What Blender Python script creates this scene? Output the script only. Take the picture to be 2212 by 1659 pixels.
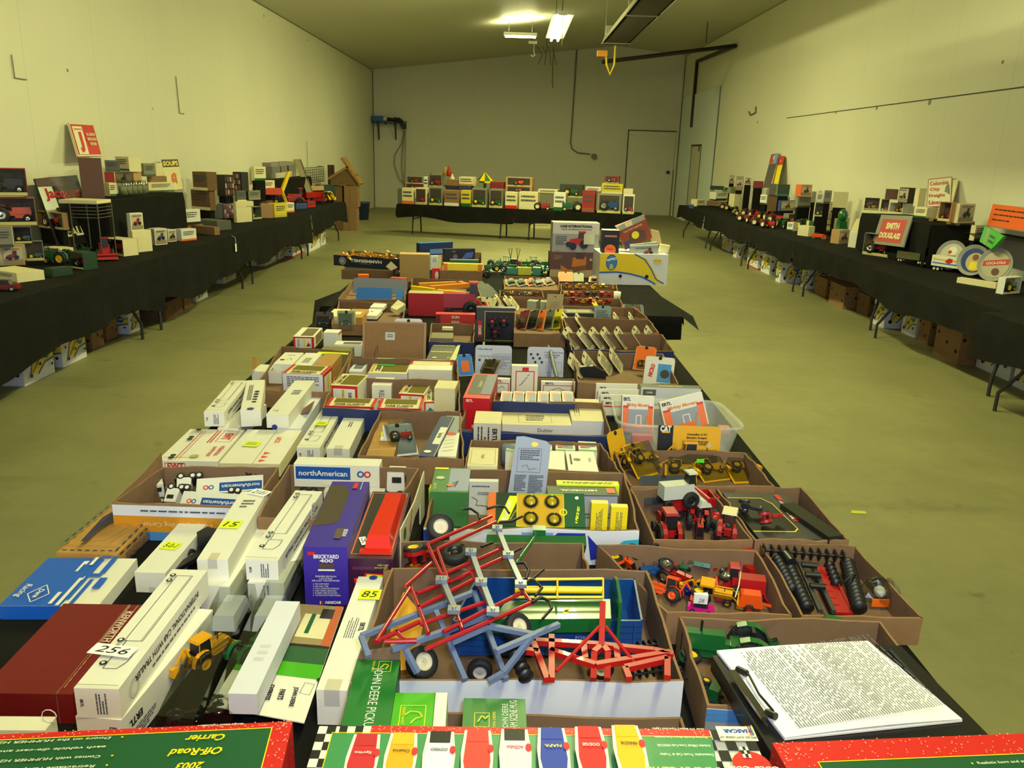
import bpy, math, random
from mathutils import Vector as V, Matrix
S=bpy.context.scene; COL=S.collection
for o in list(bpy.data.objects): bpy.data.objects.remove(o)
# ---------------------------------------------------------------- camera
W_,H_=2212,1659
FP=1740.0; CAM=V((0,0,1.72))
PIT=math.atan(499.5/FP); ROL=math.radians(1.8); YAW=math.radians(0.44)
def _basis():
    cy,sy,cp,sp=math.cos(YAW),math.sin(YAW),math.cos(PIT),math.sin(PIT)
    F=V((sy*cp,cy*cp,-sp)); R=V((cy,-sy,0)); U=V((sy*sp,cy*sp,cp)); c,s=math.cos(ROL),math.sin(ROL)
    return F,c*R+s*U,-s*R+c*U
CF,CR,CU=_basis()
cd=bpy.data.cameras.new('camera'); cam=bpy.data.objects.new('camera',cd); COL.objects.link(cam)
cd.sensor_fit='HORIZONTAL'; cd.sensor_width=36; cd.lens=FP/W_*36; cd.clip_start=.05; cd.clip_end=100
cam.matrix_world=Matrix(((CR.x,CU.x,-CF.x,CAM.x),(CR.y,CU.y,-CF.y,CAM.y),(CR.z,CU.z,-CF.z,CAM.z),(0,0,0,1)))
S.camera=cam
S.view_settings.view_transform='Standard'; S.view_settings.look='None'; S.view_settings.gamma=1; S.view_settings.use_curve_mapping=False
S.view_settings.exposure=-0.22
w=bpy.data.worlds.new('world'); S.world=w; w.use_nodes=True
w.node_tree.nodes['Background'].inputs[0].default_value=(.75,.8,.45,1); w.node_tree.nodes['Background'].inputs[1].default_value=.05
def area(name,loc,tgt,sx,sy,power,col):
    l=bpy.data.lights.new(name,'AREA'); l.shape='RECTANGLE'; l.size=sx; l.size_y=sy; l.energy=power; l.color=col
    o=bpy.data.objects.new(name,l); COL.objects.link(o); o.location=loc
    o.rotation_euler=(V(tgt)-V(loc)).to_track_quat('-Z','Y').to_euler(); return o
# added cool fill light behind the photographer; no door opening exists there
area('rear_fill_light',(0.3,-4.9,1.95),(0,4,1.0),3.6,2.8,170,(.62,.72,1.0))
# the camera's flash
fl=bpy.data.lights.new('camera_flash','SPOT'); fl.energy=95; fl.color=(.60,.68,1.0); fl.shadow_soft_size=.05; fl.spot_size=math.radians(100); fl.spot_blend=.8
flo=bpy.data.objects.new('camera_flash',fl); COL.objects.link(flo); flo.location=CAM+CR*.08+CU*.10-CF*.05
flo.rotation_euler=(CF+CU*.12).to_track_quat('-Z','Y').to_euler()

# ---------------------------------------------------------------- pixel helpers (a pixel of the 2212x1659 frame and a real plane give a point)
def ray(u,v): return CF+CR*((u-W_/2)/FP)-CU*((v-H_/2)/FP)
def P(u,v,z):
    d=ray(u,v); t=(z-CAM.z)/d.z; return CAM+d*t
def PX(u,v,x):
    d=ray(u,v); return CAM+d*((x-CAM.x)/d.x)
def PY(u,v,y):
    d=ray(u,v); return CAM+d*((y-CAM.y)/d.y)
def solve(u,p,d,horizontal=True):
    """point p+t*d whose image column (or row) is u"""
    q=p-CAM
    n=(CR*FP-CF*(u-W_/2)) if horizontal else (-CU*FP-CF*(u-H_/2))
    return p+d*(-(q.dot(n))/d.dot(n))
Z=V((0,0,1)); XX=V((1,0,0)); YY=V((0,1,0))
def zat(p,v): return solve(v,p,Z,False).z
# ---------------------------------------------------------------- materials
def lin(c):
    return tuple(((x/255)/12.92 if x/255<=.04045 else ((x/255+.055)/1.055)**2.4) for x in c[:3])
_m={}
def mat(name,col,rough=.6,metal=0.,var=.0,scale=20.,bump=0.,spec=.5,emit=None,estr=0,coat=0.):
    if name in _m: return _m[name]
    m=bpy.data.materials.new(name); m.use_nodes=True; nt=m.node_tree; b=nt.nodes['Principled BSDF']
    c=lin(col)
    b.inputs['Base Color'].default_value=(*c,1); b.inputs['Roughness'].default_value=rough; b.inputs['Metallic'].default_value=metal
    b.inputs['Specular IOR Level'].default_value=spec; b.inputs['Coat Weight'].default_value=coat
    if emit: b.inputs['Emission Color'].default_value=(*emit,1); b.inputs['Emission Strength'].default_value=estr
    if var or bump:
        tc=nt.nodes.new('ShaderNodeTexCoord'); n=nt.nodes.new('ShaderNodeTexNoise'); n.inputs['Scale'].default_value=scale; n.inputs['Detail'].default_value=4
        nt.links.new(tc.outputs['Object'],n.inputs['Vector'])
        if var:
            r=nt.nodes.new('ShaderNodeMapRange'); r.inputs[1].default_value=.3; r.inputs[2].default_value=.7; r.inputs[3].default_value=1-var; r.inputs[4].default_value=1+var
            nt.links.new(n.outputs['Fac'],r.inputs[0])
            x=nt.nodes.new('ShaderNodeMix'); x.data_type='RGBA'; x.blend_type='MULTIPLY'; x.inputs['Factor'].default_value=1
            x.inputs['A'].default_value=(*c,1); nt.links.new(r.outputs[0],x.inputs['B']); nt.links.new(x.outputs['Result'],b.inputs['Base Color'])
        if bump:
            bp=nt.nodes.new('ShaderNodeBump'); bp.inputs['Strength'].default_value=bump; bp.inputs['Distance'].default_value=.01
            nt.links.new(n.outputs['Fac'],bp.inputs['Height']); nt.links.new(bp.outputs['Normal'],b.inputs['Normal'])
    _m[name]=m; return m
def C(*c,r=.55,k=''):
    """plain printed / painted colour"""
    return mat('paint_%02x%02x%02x%s'%(c[0],c[1],c[2],k),c,r)
def clear(name,tint=(235,238,235),gloss=.35,rough=.08):
    if name in _m: return _m[name]
    m=bpy.data.materials.new(name); m.use_nodes=True; nt=m.node_tree; nt.nodes.clear()
    o=nt.nodes.new('ShaderNodeOutputMaterial'); t=nt.nodes.new('ShaderNodeBsdfTransparent'); t.inputs[0].default_value=(*lin(tint),1)
    g=nt.nodes.new('ShaderNodeBsdfGlossy'); g.inputs['Roughness'].default_value=rough
    lw=nt.nodes.new('ShaderNodeLayerWeight'); lw.inputs[0].default_value=.5; pw=nt.nodes.new('ShaderNodeMath'); pw.operation='POWER'; pw.inputs[1].default_value=2.6; ml=nt.nodes.new('ShaderNodeMath'); ml.operation='MULTIPLY_ADD'; ml.inputs[1].default_value=gloss*3; ml.inputs[2].default_value=.03; ml.use_clamp=True; mx=nt.nodes.new('ShaderNodeMixShader')
    nt.links.new(lw.outputs['Facing'],pw.inputs[0]); nt.links.new(pw.outputs[0],ml.inputs[0]); nt.links.new(ml.outputs[0],mx.inputs[0]); nt.links.new(t.outputs[0],mx.inputs[1]); nt.links.new(g.outputs[0],mx.inputs[2]); nt.links.new(mx.outputs[0],o.inputs[0])
    _m[name]=m; return m
K_=mat('kraft_board',(140,106,70),.85,var=.08,scale=30); KI=mat('kraft_board_inner',(124,96,68),.9,var=.06,scale=25)
KD=mat('kraft_board_old',(112,84,54),.9,var=.1,scale=18); KG=mat('kraft_gold_board',(176,132,62),.8,var=.08,scale=25)
WB=mat('white_box_board',(226,224,208),.6,var=.025,scale=12); WG=mat('white_board_cool',(214,216,222),.6,var=.02,scale=10); CRM=mat('cream_board',(222,212,165),.7,var=.03,scale=14)
PAP=mat('white_paper',(240,240,240),.7); NAVY=mat('navy_print',(22,40,92),.5); BLK=mat('black_print',(14,14,16),.5); INK=mat('ink_grey',(70,70,78),.7)
RED=mat('red_print',(205,32,28),.45); DRED=mat('dark_red_board',(110,14,18),.45,var=.04); GRN=mat('green_print',(24,112,42),.4); LGRN=mat('light_green_print',(70,170,20),.35); YEL=mat('yellow_print',(240,215,20),.45)
ORG=mat('orange_print',(240,110,20),.45); BLU=mat('blue_print',(16,72,170),.45); GRY=mat('grey_print',(150,150,152),.6); STK=mat('yellow_sticker',(226,240,10),.5); PUR=mat('purple_print',(58,40,150),.4)
TRED=mat('toy_red_paint',(170,18,20),.42,coat=.1); TGRN=mat('toy_green_paint',(22,96,44),.28,coat=.4); TYEL=mat('toy_yellow_paint',(240,200,10),.35); TORG=mat('toy_orange_paint',(232,82,20),.35)
TCAT=mat('toy_construction_yellow',(222,158,20),.35); TBLU=mat('toy_blue_paint',(18,68,130),.35,coat=.2); TGRY=mat('toy_grey_metal',(120,128,140),.35,metal=.3); TBLK=mat('toy_black_plastic',(22,22,24),.4); TWHT=mat('toy_white_plastic',(225,225,220),.4)
RUB=mat('tyre_rubber',(26,26,27),.65); CHR=mat('chrome',(220,220,220),.15,metal=1.); CLOTH=mat('black_tablecloth_fabric',(22,22,19),.95,var=.25,scale=6,bump=.15,spec=.15); STEEL=mat('dark_steel_leg',(60,60,62),.45,metal=.6)
def milky(name):
    m=bpy.data.materials.new(name); m.use_nodes=True; nt=m.node_tree; b=nt.nodes['Principled BSDF']; b.inputs['Base Color'].default_value=(.75,.77,.70,1); b.inputs['Roughness'].default_value=.25; b.inputs['Alpha'].default_value=.38; return m
WIN=clear('clear_window_plastic',(240,242,238),.12,.05); BLS=clear('clear_blister_plastic',(222,226,222),.35,.12); DARK=mat('dark_interior',(30,28,26),.9)
# ---------------------------------------------------------------- mesh builder
_txt={}
def textmesh(s,bold=.0,shear=0.):
    k=(s,bold,shear)
    if k in _txt: return _txt[k]
    c=bpy.data.curves.new('t','FONT'); c.body=s; c.align_x='CENTER'; c.align_y='CENTER'; c.resolution_u=2; c.offset=bold; c.shear=shear; c.fill_mode='FRONT'
    o=bpy.data.objects.new('t',c); me=o.to_mesh()
    vs=[v.co.copy() for v in me.vertices]; fs=[tuple(p.vertices) for p in me.polygons]
    o.to_mesh_clear(); bpy.data.objects.remove(o); bpy.data.curves.remove(c)
    if vs:
        x0=min(v.x for v in vs); x1=max(v.x for v in vs); y0=min(v.y for v in vs); y1=max(v.y for v in vs)
        vs=[V((v.x-(x0+x1)/2,v.y-(y0+y1)/2,0)) for v in vs]; r=(vs,fs,x1-x0,max(y1-y0,1e-3))
    else: r=([],[],1,1)
    _txt[k]=r; return r
class M:
    def __init__(s): s.v=[];s.f=[];s.mi=[];s.ms=[];s.x=Matrix();s.sm=[]
    def _mi(s,m):
        if m not in s.ms: s.ms.append(m)
        return s.ms.index(m)
    def add(s,vs,fs,m,smooth=False):
        b=len(s.v); k=s._mi(m); s.v+=[s.x@V(p) for p in vs]
        for f in fs: s.f.append(tuple(b+i for i in f)); s.mi.append(k); s.sm.append(smooth)
    def quad(s,a,b,c,d,m): s.add([a,b,c,d],[(0,1,2,3)],m)
    def box(s,x0,x1,y0,y1,z0,z1,m):
        s.add([(x,y,z) for z in (z0,z1) for y in (y0,y1) for x in (x0,x1)],[(0,2,3,1),(4,5,7,6),(0,1,5,4),(1,3,7,5),(3,2,6,7),(2,0,4,6)],m)
    def hexa(s,b,t,m): s.add(list(b)+list(t),[(3,2,1,0),(4,5,6,7),(0,1,5,4),(1,2,6,5),(2,3,7,6),(3,0,4,7)],m)
    def bar(s,a,b,w,m,h=None,up=Z):
        a=V(a);b=V(b);d=(b-a).normalized(); h=h or w
        r=d.cross(up)
        if r.length<1e-4: r=d.cross(XX)
        r.normalize(); n=r.cross(d); r=r*w/2; n=n*h/2
        s.hexa([a-r-n,a+r-n,a+r+n,a-r+n],[b-r-n,b+r-n,b+r+n,b-r+n],m)
    def tube(s,pts,r,m,n=8,cap=True):
        pts=[V(p) for p in pts]; vs=[];fs=[]; L=len(pts); pr=None
        for i,p in enumerate(pts):
            d=(pts[min(i+1,L-1)]-pts[max(i-1,0)]).normalized()
            if pr is None: a=d.cross(Z if abs(d.z)<.9 else XX).normalized()
            else: a=(pr-d*pr.dot(d)).normalized()
            pr=a; b=d.cross(a); rr=r[i] if isinstance(r,(list,tuple)) else r
            for k in range(n): t=2*math.pi*k/n; vs.append(p+(a*math.cos(t)+b*math.sin(t))*rr)
        for i in range(L-1):
            for k in range(n): fs.append((i*n+k,i*n+(k+1)%n,(i+1)*n+(k+1)%n,(i+1)*n+k))
        s.add(vs,fs,m,True)
        if cap: s.add(vs[:n],[tuple(range(n))],m); s.add(vs[-n:],[tuple(range(n))],m)
    def cyl(s,a,b,r,m,n=16,r2=None): s.tube([a,b],[r,r if r2 is None else r2],m,n)
    def prism(s,poly,fr,d,m):
        """poly in frame (o,u,v,n) extruded by d along n"""
        o,u,v,n=fr; a=[o+u*p[0]+v*p[1] for p in poly]; b=[q+n*d for q in a]; k=len(poly)
        s.add(a+b,[tuple(reversed(range(k))),tuple(range(k,2*k))]+[(i,(i+1)%k,k+(i+1)%k,k+i) for i in range(k)],m)
    def sphere(s,c,r,m,nu=12,nv=8,sc=(1,1,1)):
        c=V(c);vs=[];fs=[]
        for i in range(nv+1):
            a=math.pi*i/nv
            for j in range(nu): b=2*math.pi*j/nu; vs.append(c+V((r*sc[0]*math.sin(a)*math.cos(b),r*sc[1]*math.sin(a)*math.sin(b),r*sc[2]*math.cos(a))))
        for i in range(nv):
            for j in range(nu): fs.append((i*nu+j,(i+1)*nu+j,(i+1)*nu+(j+1)%nu,i*nu+(j+1)%nu))
        s.add(vs,fs,m,True)
    def build(s,name,parent=None,loc=None,rot=None):
        me=bpy.data.meshes.new(name); o=V((0,0,0))
        if loc is None and parent is None and s.v:
            zs=min(p.z for p in s.v); o=V((sum(p.x for p in s.v)/len(s.v),sum(p.y for p in s.v)/len(s.v),zs))
        me.from_pydata([tuple(p-o) for p in s.v],[],s.f)
        for m in s.ms: me.materials.append(m)
        me.polygons.foreach_set('material_index',s.mi); me.polygons.foreach_set('use_smooth',s.sm); me.update()
        ob=bpy.data.objects.new(name,me); COL.objects.link(ob); ob.location=o if loc is None else loc
        if rot: ob.rotation_euler=rot
        if parent: ob.parent=parent
        return ob
def T(o,label,cat,group=None):
    o['label']=label; o['category']=cat
    if group: o['group']=group
    return o
def ST(o): o['kind']='structure'; return o
def E(name,loc,rot=(0,0,0)):
    o=bpy.data.objects.new(name,None); COL.objects.link(o); o.location=loc; o.rotation_euler=rot; o.empty_display_size=.05; return o
class Face:
    """drawing surface on a mesh builder; coordinates 0..1, origin lower left as read"""
    def __init__(s,m,o,u,v,eps=.0005):
        s.m=m;s.o=V(o);s.U=V(u);s.Vv=V(v);s.w=s.U.length;s.h=s.Vv.length;s.n=s.U.cross(s.Vv).normalized();s.k=0;s.e=eps
    def pt(s,a,b,c=0): return s.o+s.U*a+s.Vv*b+s.n*(c+s.e*s.k)
    def rect(s,a0,b0,a1,b1,m): s.k+=1; s.m.quad(s.pt(a0,b0),s.pt(a1,b0),s.pt(a1,b1),s.pt(a0,b1),m)
    def poly(s,ps,m): s.k+=1; s.m.add([s.pt(*p) for p in ps],[tuple(range(len(ps)))],m)
    def frame(s,a0,b0,a1,b1,t,m):
        """border of thickness t metres"""
        s.k+=1; ta,tb=t/s.w,t/s.h
        for q in ((a0,b0,a1,b0+tb),(a0,b1-tb,a1,b1),(a0,b0+tb,a0+ta,b1-tb),(a1-ta,b0+tb,a1,b1-tb)):
            s.m.quad(s.pt(q[0],q[1]),s.pt(q[2],q[1]),s.pt(q[2],q[3]),s.pt(q[0],q[3]),m)
    def disc(s,a,b,r,m,n=18,ry=None,r0=0):
        s.k+=1; ry=ry or r; c=s.pt(a,b); u=s.U.normalized(); v=s.Vv.normalized()
        ps=[c+u*r*math.cos(2*math.pi*i/n)+v*ry*math.sin(2*math.pi*i/n) for i in range(n)]
        if r0:
            q=[c+u*(r-r0)*math.cos(2*math.pi*i/n)+v*(ry-r0)*math.sin(2*math.pi*i/n) for i in range(n)]
            s.m.add(ps+q,[(i,(i+1)%n,n+(i+1)%n,n+i) for i in range(n)],m)
        else: s.m.add(ps,[tuple(range(n))],m)
    def line(s,pts,t,m):
        s.k+=1; u=s.U.normalized(); v=s.Vv.normalized()
        for p,q in zip(pts,pts[1:]):
            dx=(q[0]-p[0])*s.w; dy=(q[1]-p[1])*s.h; L=math.hypot(dx,dy) or 1; n=(u*(-dy)+v*dx)*(t/2/L)
            s.m.quad(s.pt(*p)-n,s.pt(*q)-n,s.pt(*q)+n,s.pt(*p)+n,m)
    def text(s,t,a,b,h,m,rot=0,w=None,bold=0.,shear=0.):
        """h = glyph block height in metres, w = optional fitted width in metres"""
        s.k+=1; vs,fs,tw,th=textmesh(t,bold,shear)
        if not vs: return
        sy=h/th; sx=(w/tw) if w else sy; u=s.U.normalized(); v=s.Vv.normalized(); c=s.pt(a,b); r=math.radians(rot); co,si=math.cos(r),math.sin(r)
        s.m.add([c+u*(p.x*sx*co-p.y*sy*si)+v*(p.x*sx*si+p.y*sy*co) for p in vs],fs,m)
    def lines(s,a0,b0,a1,b1,n,m,seed=1,vert=False,fill=.5):
        """small print"""
        s.k+=1; R=random.Random(seed); 
        for i in range(n):
            x=0.; L=1. if R.random()<.7 else R.uniform(.5,.95)
            while x<L-.02:
                w=R.uniform(.04,.14); x1=min(L,x+w); y0=(i+.25)/n; y1=y0+fill/n
                if vert: q=(a0+(a1-a0)*y0,b0+(b1-b0)*x,a0+(a1-a0)*y1,b0+(b1-b0)*x1)
                else: q=(a0+(a1-a0)*x,b1-(b1-b0)*y1,a0+(a1-a0)*x1,b1-(b1-b0)*y0)
                s.m.quad(s.pt(q[0],q[1]),s.pt(q[2],q[1]),s.pt(q[2],q[3]),s.pt(q[0],q[3]),m); x=x1+.02
class Box:
    """closed box from its four base corners (near-left, near-right, far-right, far-left) and z0,z1"""
    def __init__(s,c,z0,z1,m=None,top=None,eps=.0005,taper=0):
        s.M=M(); s.c=[V((p.x,p.y,0)) for p in c]; s.z0=z0; s.z1=z1; s.m=m or WB
        b=[p+Z*z0 for p in s.c]; t=[p+Z*z1 for p in s.c]; s.b=b;s.t=t;s.eps=eps
        s.M.hexa(b,t,s.m); s._f={}
        if top: s.f('top').rect(0,0,1,1,top)
    def f(s,k):
        if k in s._f: return s._f[k]
        b,t=s.b,s.t
        d={'top':(t[0],t[1]-t[0],t[3]-t[0]),'front':(b[0],b[1]-b[0],t[0]-b[0]),'right':(b[1],b[2]-b[1],t[1]-b[1]),'left':(b[3],b[0]-b[3],t[3]-b[3]),'back':(b[2],b[3]-b[2],t[2]-b[2])}[k]
        s._f[k]=Face(s.M,*d,eps=s.eps); return s._f[k]
    def done(s,name,label,cat='box',group=None):
        s.o=T(s.M.build(name),label,cat,group); return s.o
def rectc(nl,nr,depth):
    """four base corners from near-left, near-right points and depth"""
    d=(nr-nl); d.z=0; p=V((-d.y,d.x,0)).normalized()*depth; return [nl,nr,nr+p,nl+p]
def tbox(nl,nr,fl,zt,zb,skew=False,**k):
    """top-face pixels near-left, near-right, far-left at height zt"""
    a,b,c=P(*nl,zt),P(*nr,zt),P(*fl,zt)
    if skew: q=[a,b,b+c-a,c]
    else:
        n=V((-(b-a).y,(b-a).x,0)).normalized(); q=rectc(a,b,(c-a).dot(n))
    return Box(q,zb,zt,**k)
def lbox(nl,fl,w,zt,zb,**k):
    """long box running away: near-left and far-left top pixels, width"""
    a,c=P(*nl,zt),P(*fl,zt); d=(c-a); n=V((d.y,-d.x,0)).normalized(); return Box([a,a+n*w,c+n*w,c],zb,zt,**k)
def fbox(bl,br,vt,far,zb,**k):
    """front-face bottom pixels on plane zb, top row vt above bl, far = depth in m or far-left pixel of the top"""
    a,b=P(*bl,zb),P(*br,zb); zt=zat(a,vt)
    if isinstance(far,tuple):
        c=P(*far,zt); n=V((-(b-a).y,(b-a).x,0)).normalized(); far=max(.02,(c-a).dot(n))
    return Box(rectc(a,b,far),zb,zt,**k)
def sticker(b,face,a,c,w,h,m=None,label=None,name='price_sticker',rot=0,writing=None):
    """thin label lying on a box face, a child of the box"""
    F=b.f(face); mm=M(); u=F.U.normalized(); v=F.Vv.normalized(); r=math.radians(rot); u2=u*math.cos(r)+v*math.sin(r); v2=v*math.cos(r)-u*math.sin(r)
    o=F.pt(a,c)+F.n*.001; mm.prism([(-w/2,-h/2),(w/2,-h/2),(w/2,h/2),(-w/2,h/2)],(o,u2,v2,F.n),.0006,m or STK)
    f=Face(mm,o-u2*w/2-v2*h/2+F.n*.0007,u2*w,v2*h,.0004)
    if writing: f.text(writing,.5,.5,h*.6,BLK,w=w*.75,shear=.2)
    else: f.lines(.15,.2,.85,.8,2,INK,fill=.3)
    ob=mm.build(name,None); ob.parent=b.o; ob.location=ob.location-b.o.location
    if label: ob['label']=label
    return ob
def child(m,name,parent,label=None):
    """a mesh built in world space becomes a part of parent"""
    ob=m.build(name,None); L=ob.location.copy()
    Rm=parent.rotation_euler.to_matrix().inverted(); ob.parent=parent; ob.location=Rm@(L-parent.location); ob.rotation_euler=Rm.to_euler()
    if label: ob['label']=label
    return ob
def carton(px4,zr,zb,label,out=None,inn=None,name='open_carton',t=.005,seed=1,jit=.004,cat='carton',fl=True):
    """open topped carton from four rim pixels nl,nr,fr,fl at rim height zr"""
    R=random.Random(seed); c=[P(*p,zr) if isinstance(p,tuple) else p for p in px4]; cen=(c[0]+c[1]+c[2]+c[3])/4
    out=out or K_; inn=inn or KI; m=M(); ins=[]
    for i in range(4):
        a=(c[i-1]-c[i]).normalized(); b=(c[(i+1)%4]-c[i]).normalized(); d=(a+b); s=abs(a.cross(b).z); ins.append(c[i]+d*(t/max(s,.3)))
    N=6
    for i in range(4):
        A,B=c[i],c[(i+1)%4]; a,b=ins[i],ins[(i+1)%4]; n=V(((B-A).y,-(B-A).x,0)).normalized()
        vo=[];vi=[];
        for k in range(N+1):
            s=k/N; dz=R.uniform(-jit,jit)*(1 if 0<k<N else .3); bow=math.sin(math.pi*s)*R.uniform(-1,1)*jit
            po=A.lerp(B,s); pi=a.lerp(b,s); vo.append((po.x,po.y,zb)); vo.append((po.x+n.x*bow,po.y+n.y*bow,zr+dz)); vi.append((pi.x,pi.y,zb+t)); vi.append((pi.x+n.x*bow,pi.y+n.y*bow,zr+dz))
        m.add(vo,[(2*k,2*k+2,2*k+3,2*k+1) for k in range(N)],out); m.add(vi,[(2*k+1,2*k+3,2*k+2,2*k) for k in range(N)],inn)
        m.add(vo+vi,[(2*k+1,2*k+3,2*N+2+2*k+3,2*N+2+2*k+1) for k in range(N)],K_)
    fl2=[V((p.x,p.y,zb+t)) for p in ins]; m.add(fl2,[(0,1,2,3)],inn); m.add([V((p.x,p.y,zb)) for p in c],[(3,2,1,0)],out)
    o=T(m.build(name),label,cat)
    return m,c,o
def cface(mats,c,i,zb,zr,eps=.002):
    """drawing face on outer side i (0 near,1 right,2 far,3 left) as its own builder"""
    A,B=c[i],c[(i+1)%4]; m=M(); return m,Face(m,V((A.x,A.y,zb)),V((B.x-A.x,B.y-A.y,0)),Z*(zr-zb),eps)
def rz(a): return Matrix.Rotation(math.radians(a),4,'Z')
def xf(loc,yaw=0,tilt=0,rollx=0,s=1): return Matrix.Translation(loc)@rz(yaw)@Matrix.Rotation(math.radians(tilt),4,'Y')@Matrix.Rotation(math.radians(rollx),4,'X')@Matrix.Scale(s,4)
# ================================================================ room
XL,XR,YB,Y0=-4.17,4.95,25.1,-5.2
ZL,ZRr,ZP,XP=3.90,4.56,4.78,2.9      # left eave, right eave, ridge height, ridge x
def wallmat(name,col,seam=1.22,axis='Y',grime=.06):
    m=bpy.data.materials.new(name); m.use_nodes=True; nt=m.node_tree; b=nt.nodes['Principled BSDF']; N=nt.nodes.new; L=nt.links.new
    b.inputs['Roughness'].default_value=.55; b.inputs['Specular IOR Level'].default_value=.35
    g=N('ShaderNodeNewGeometry'); n1=N('ShaderNodeTexNoise'); n1.inputs['Scale'].default_value=.7; n1.inputs['Detail'].default_value=5; L(g.outputs['Position'],n1.inputs['Vector'])
    sp=N('ShaderNodeSeparateXYZ'); L(g.outputs['Position'],sp.inputs[0])
    d=N('ShaderNodeMath'); d.operation='DIVIDE'; L(sp.outputs[axis],d.inputs[0]); d.inputs[1].default_value=seam
    fr=N('ShaderNodeMath'); fr.operation='FRACT'; L(d.outputs[0],fr.inputs[0])
    lt=N('ShaderNodeMath'); lt.operation='LESS_THAN'; L(fr.outputs[0],lt.inputs[0]); lt.inputs[1].default_value=.008
    r=N('ShaderNodeMapRange'); r.inputs[1].default_value=.3; r.inputs[2].default_value=.75; r.inputs[3].default_value=1; r.inputs[4].default_value=1-grime; L(n1.outputs['Fac'],r.inputs[0])
    s2=N('ShaderNodeMath'); s2.operation='MULTIPLY'; s2.inputs[1].default_value=.12; L(lt.outputs[0],s2.inputs[0])
    sb=N('ShaderNodeMath'); sb.operation='SUBTRACT'; L(r.outputs[0],sb.inputs[0]); L(s2.outputs[0],sb.inputs[1])
    mx=N('ShaderNodeMix'); mx.data_type='RGBA'; mx.blend_type='MULTIPLY'; mx.inputs['Factor'].default_value=1; mx.inputs['A'].default_value=(*lin(col),1); L(sb.outputs[0],mx.inputs['B']); L(mx.outputs['Result'],b.inputs['Base Color'])
    n2=N('ShaderNodeTexNoise'); n2.inputs['Scale'].default_value=60; L(g.outputs['Position'],n2.inputs['Vector']); bp=N('ShaderNodeBump'); bp.inputs['Strength'].default_value=.12; bp.inputs['Distance'].default_value=.004
    L(n2.outputs['Fac'],bp.inputs['Height']); L(bp.outputs['Normal'],b.inputs['Normal']); return m
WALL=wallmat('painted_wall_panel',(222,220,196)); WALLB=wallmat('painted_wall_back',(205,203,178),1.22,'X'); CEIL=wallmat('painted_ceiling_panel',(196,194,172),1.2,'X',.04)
def slab(name,pts,n,t,m):
    mm=M(); a=[V(p) for p in pts]; b=[p+V(n)*t for p in a]; k=len(a)
    mm.add(a+b,[tuple(range(k)),tuple(reversed(range(k,2*k)))]+[(i,k+i,k+(i+1)%k,(i+1)%k) for i in range(k)],m); return ST(mm.build(name))
slab('wall_left',[(XL,Y0,0),(XL,YB,0),(XL,YB,ZL),(XL,Y0,ZL)],(-1,0,0),.15,WALL)
slab('wall_right',[(XR,Y0,0),(XR,Y0,ZRr),(XR,YB,ZRr),(XR,YB,0)],(1,0,0),.15,WALL)
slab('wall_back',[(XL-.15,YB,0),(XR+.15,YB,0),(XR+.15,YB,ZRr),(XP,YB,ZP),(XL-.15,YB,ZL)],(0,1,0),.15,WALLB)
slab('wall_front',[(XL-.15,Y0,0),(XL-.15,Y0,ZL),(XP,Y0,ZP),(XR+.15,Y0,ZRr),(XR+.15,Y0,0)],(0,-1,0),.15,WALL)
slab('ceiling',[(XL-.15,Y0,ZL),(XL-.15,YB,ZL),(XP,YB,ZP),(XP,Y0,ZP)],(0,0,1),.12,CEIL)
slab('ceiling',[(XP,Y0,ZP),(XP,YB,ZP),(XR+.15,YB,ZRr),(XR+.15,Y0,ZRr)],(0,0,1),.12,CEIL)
def floormat():
    m=bpy.data.materials.new('concrete_floor'); m.use_nodes=True; nt=m.node_tree; b=nt.nodes['Principled BSDF']; N=nt.nodes.new; L=nt.links.new
    g=N('ShaderNodeNewGeometry')
    def noise(sc,det,stretch=(1,1,1)):
        mp=N('ShaderNodeMapping'); mp.inputs['Scale'].default_value=stretch; L(g.outputs['Position'],mp.inputs[0]); n=N('ShaderNodeTexNoise'); n.inputs['Scale'].default_value=sc; n.inputs['Detail'].default_value=det; n.inputs['Roughness'].default_value=.65; L(mp.outputs[0],n.inputs['Vector']); return n
    a=noise(1.3,8); c=noise(9,6); d=noise(.9,6,(.5,1.6,1)); e=noise(3.2,5)
    def rng(n,i0,i1,o0,o1):
        r=N('ShaderNodeMapRange'); r.inputs[1].default_value=i0; r.inputs[2].default_value=i1; r.inputs[3].default_value=o0; r.inputs[4].default_value=o1; L(n.outputs['Fac'],r.inputs[0]); return r
    cur=rng(a,.3,.7,.86,1.1)
    for x in (rng(c,.3,.7,.94,1.05),rng(d,.58,.74,1,.62),rng(e,.64,.72,1,.66)):
        mu=N('ShaderNodeMath'); mu.operation='MULTIPLY'; L(cur.outputs[0],mu.inputs[0]); L(x.outputs[0],mu.inputs[1]); cur=mu
    mx=N('ShaderNodeMix'); mx.data_type='RGBA'; mx.blend_type='MULTIPLY'; mx.inputs['Factor'].default_value=1; mx.inputs['A'].default_value=(*lin((132,130,88)),1); L(cur.outputs[0],mx.inputs['B']); L(mx.outputs['Result'],b.inputs['Base Color'])
    b.inputs['Roughness'].default_value=.5; b.inputs['Specular IOR Level'].default_value=.4
    bp=N('ShaderNodeBump'); bp.inputs['Strength'].default_value=.15; bp.inputs['Distance'].default_value=.01; L(c.outputs['Fac'],bp.inputs['Height']); L(bp.outputs['Normal'],b.inputs['Normal']); return m
slab('floor',[(XL-.15,Y0-.15,0),(XR+.15,Y0-.15,0),(XR+.15,YB+.15,0),(XL-.15,YB+.15,0)],(0,0,-1),.1,floormat())
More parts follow.
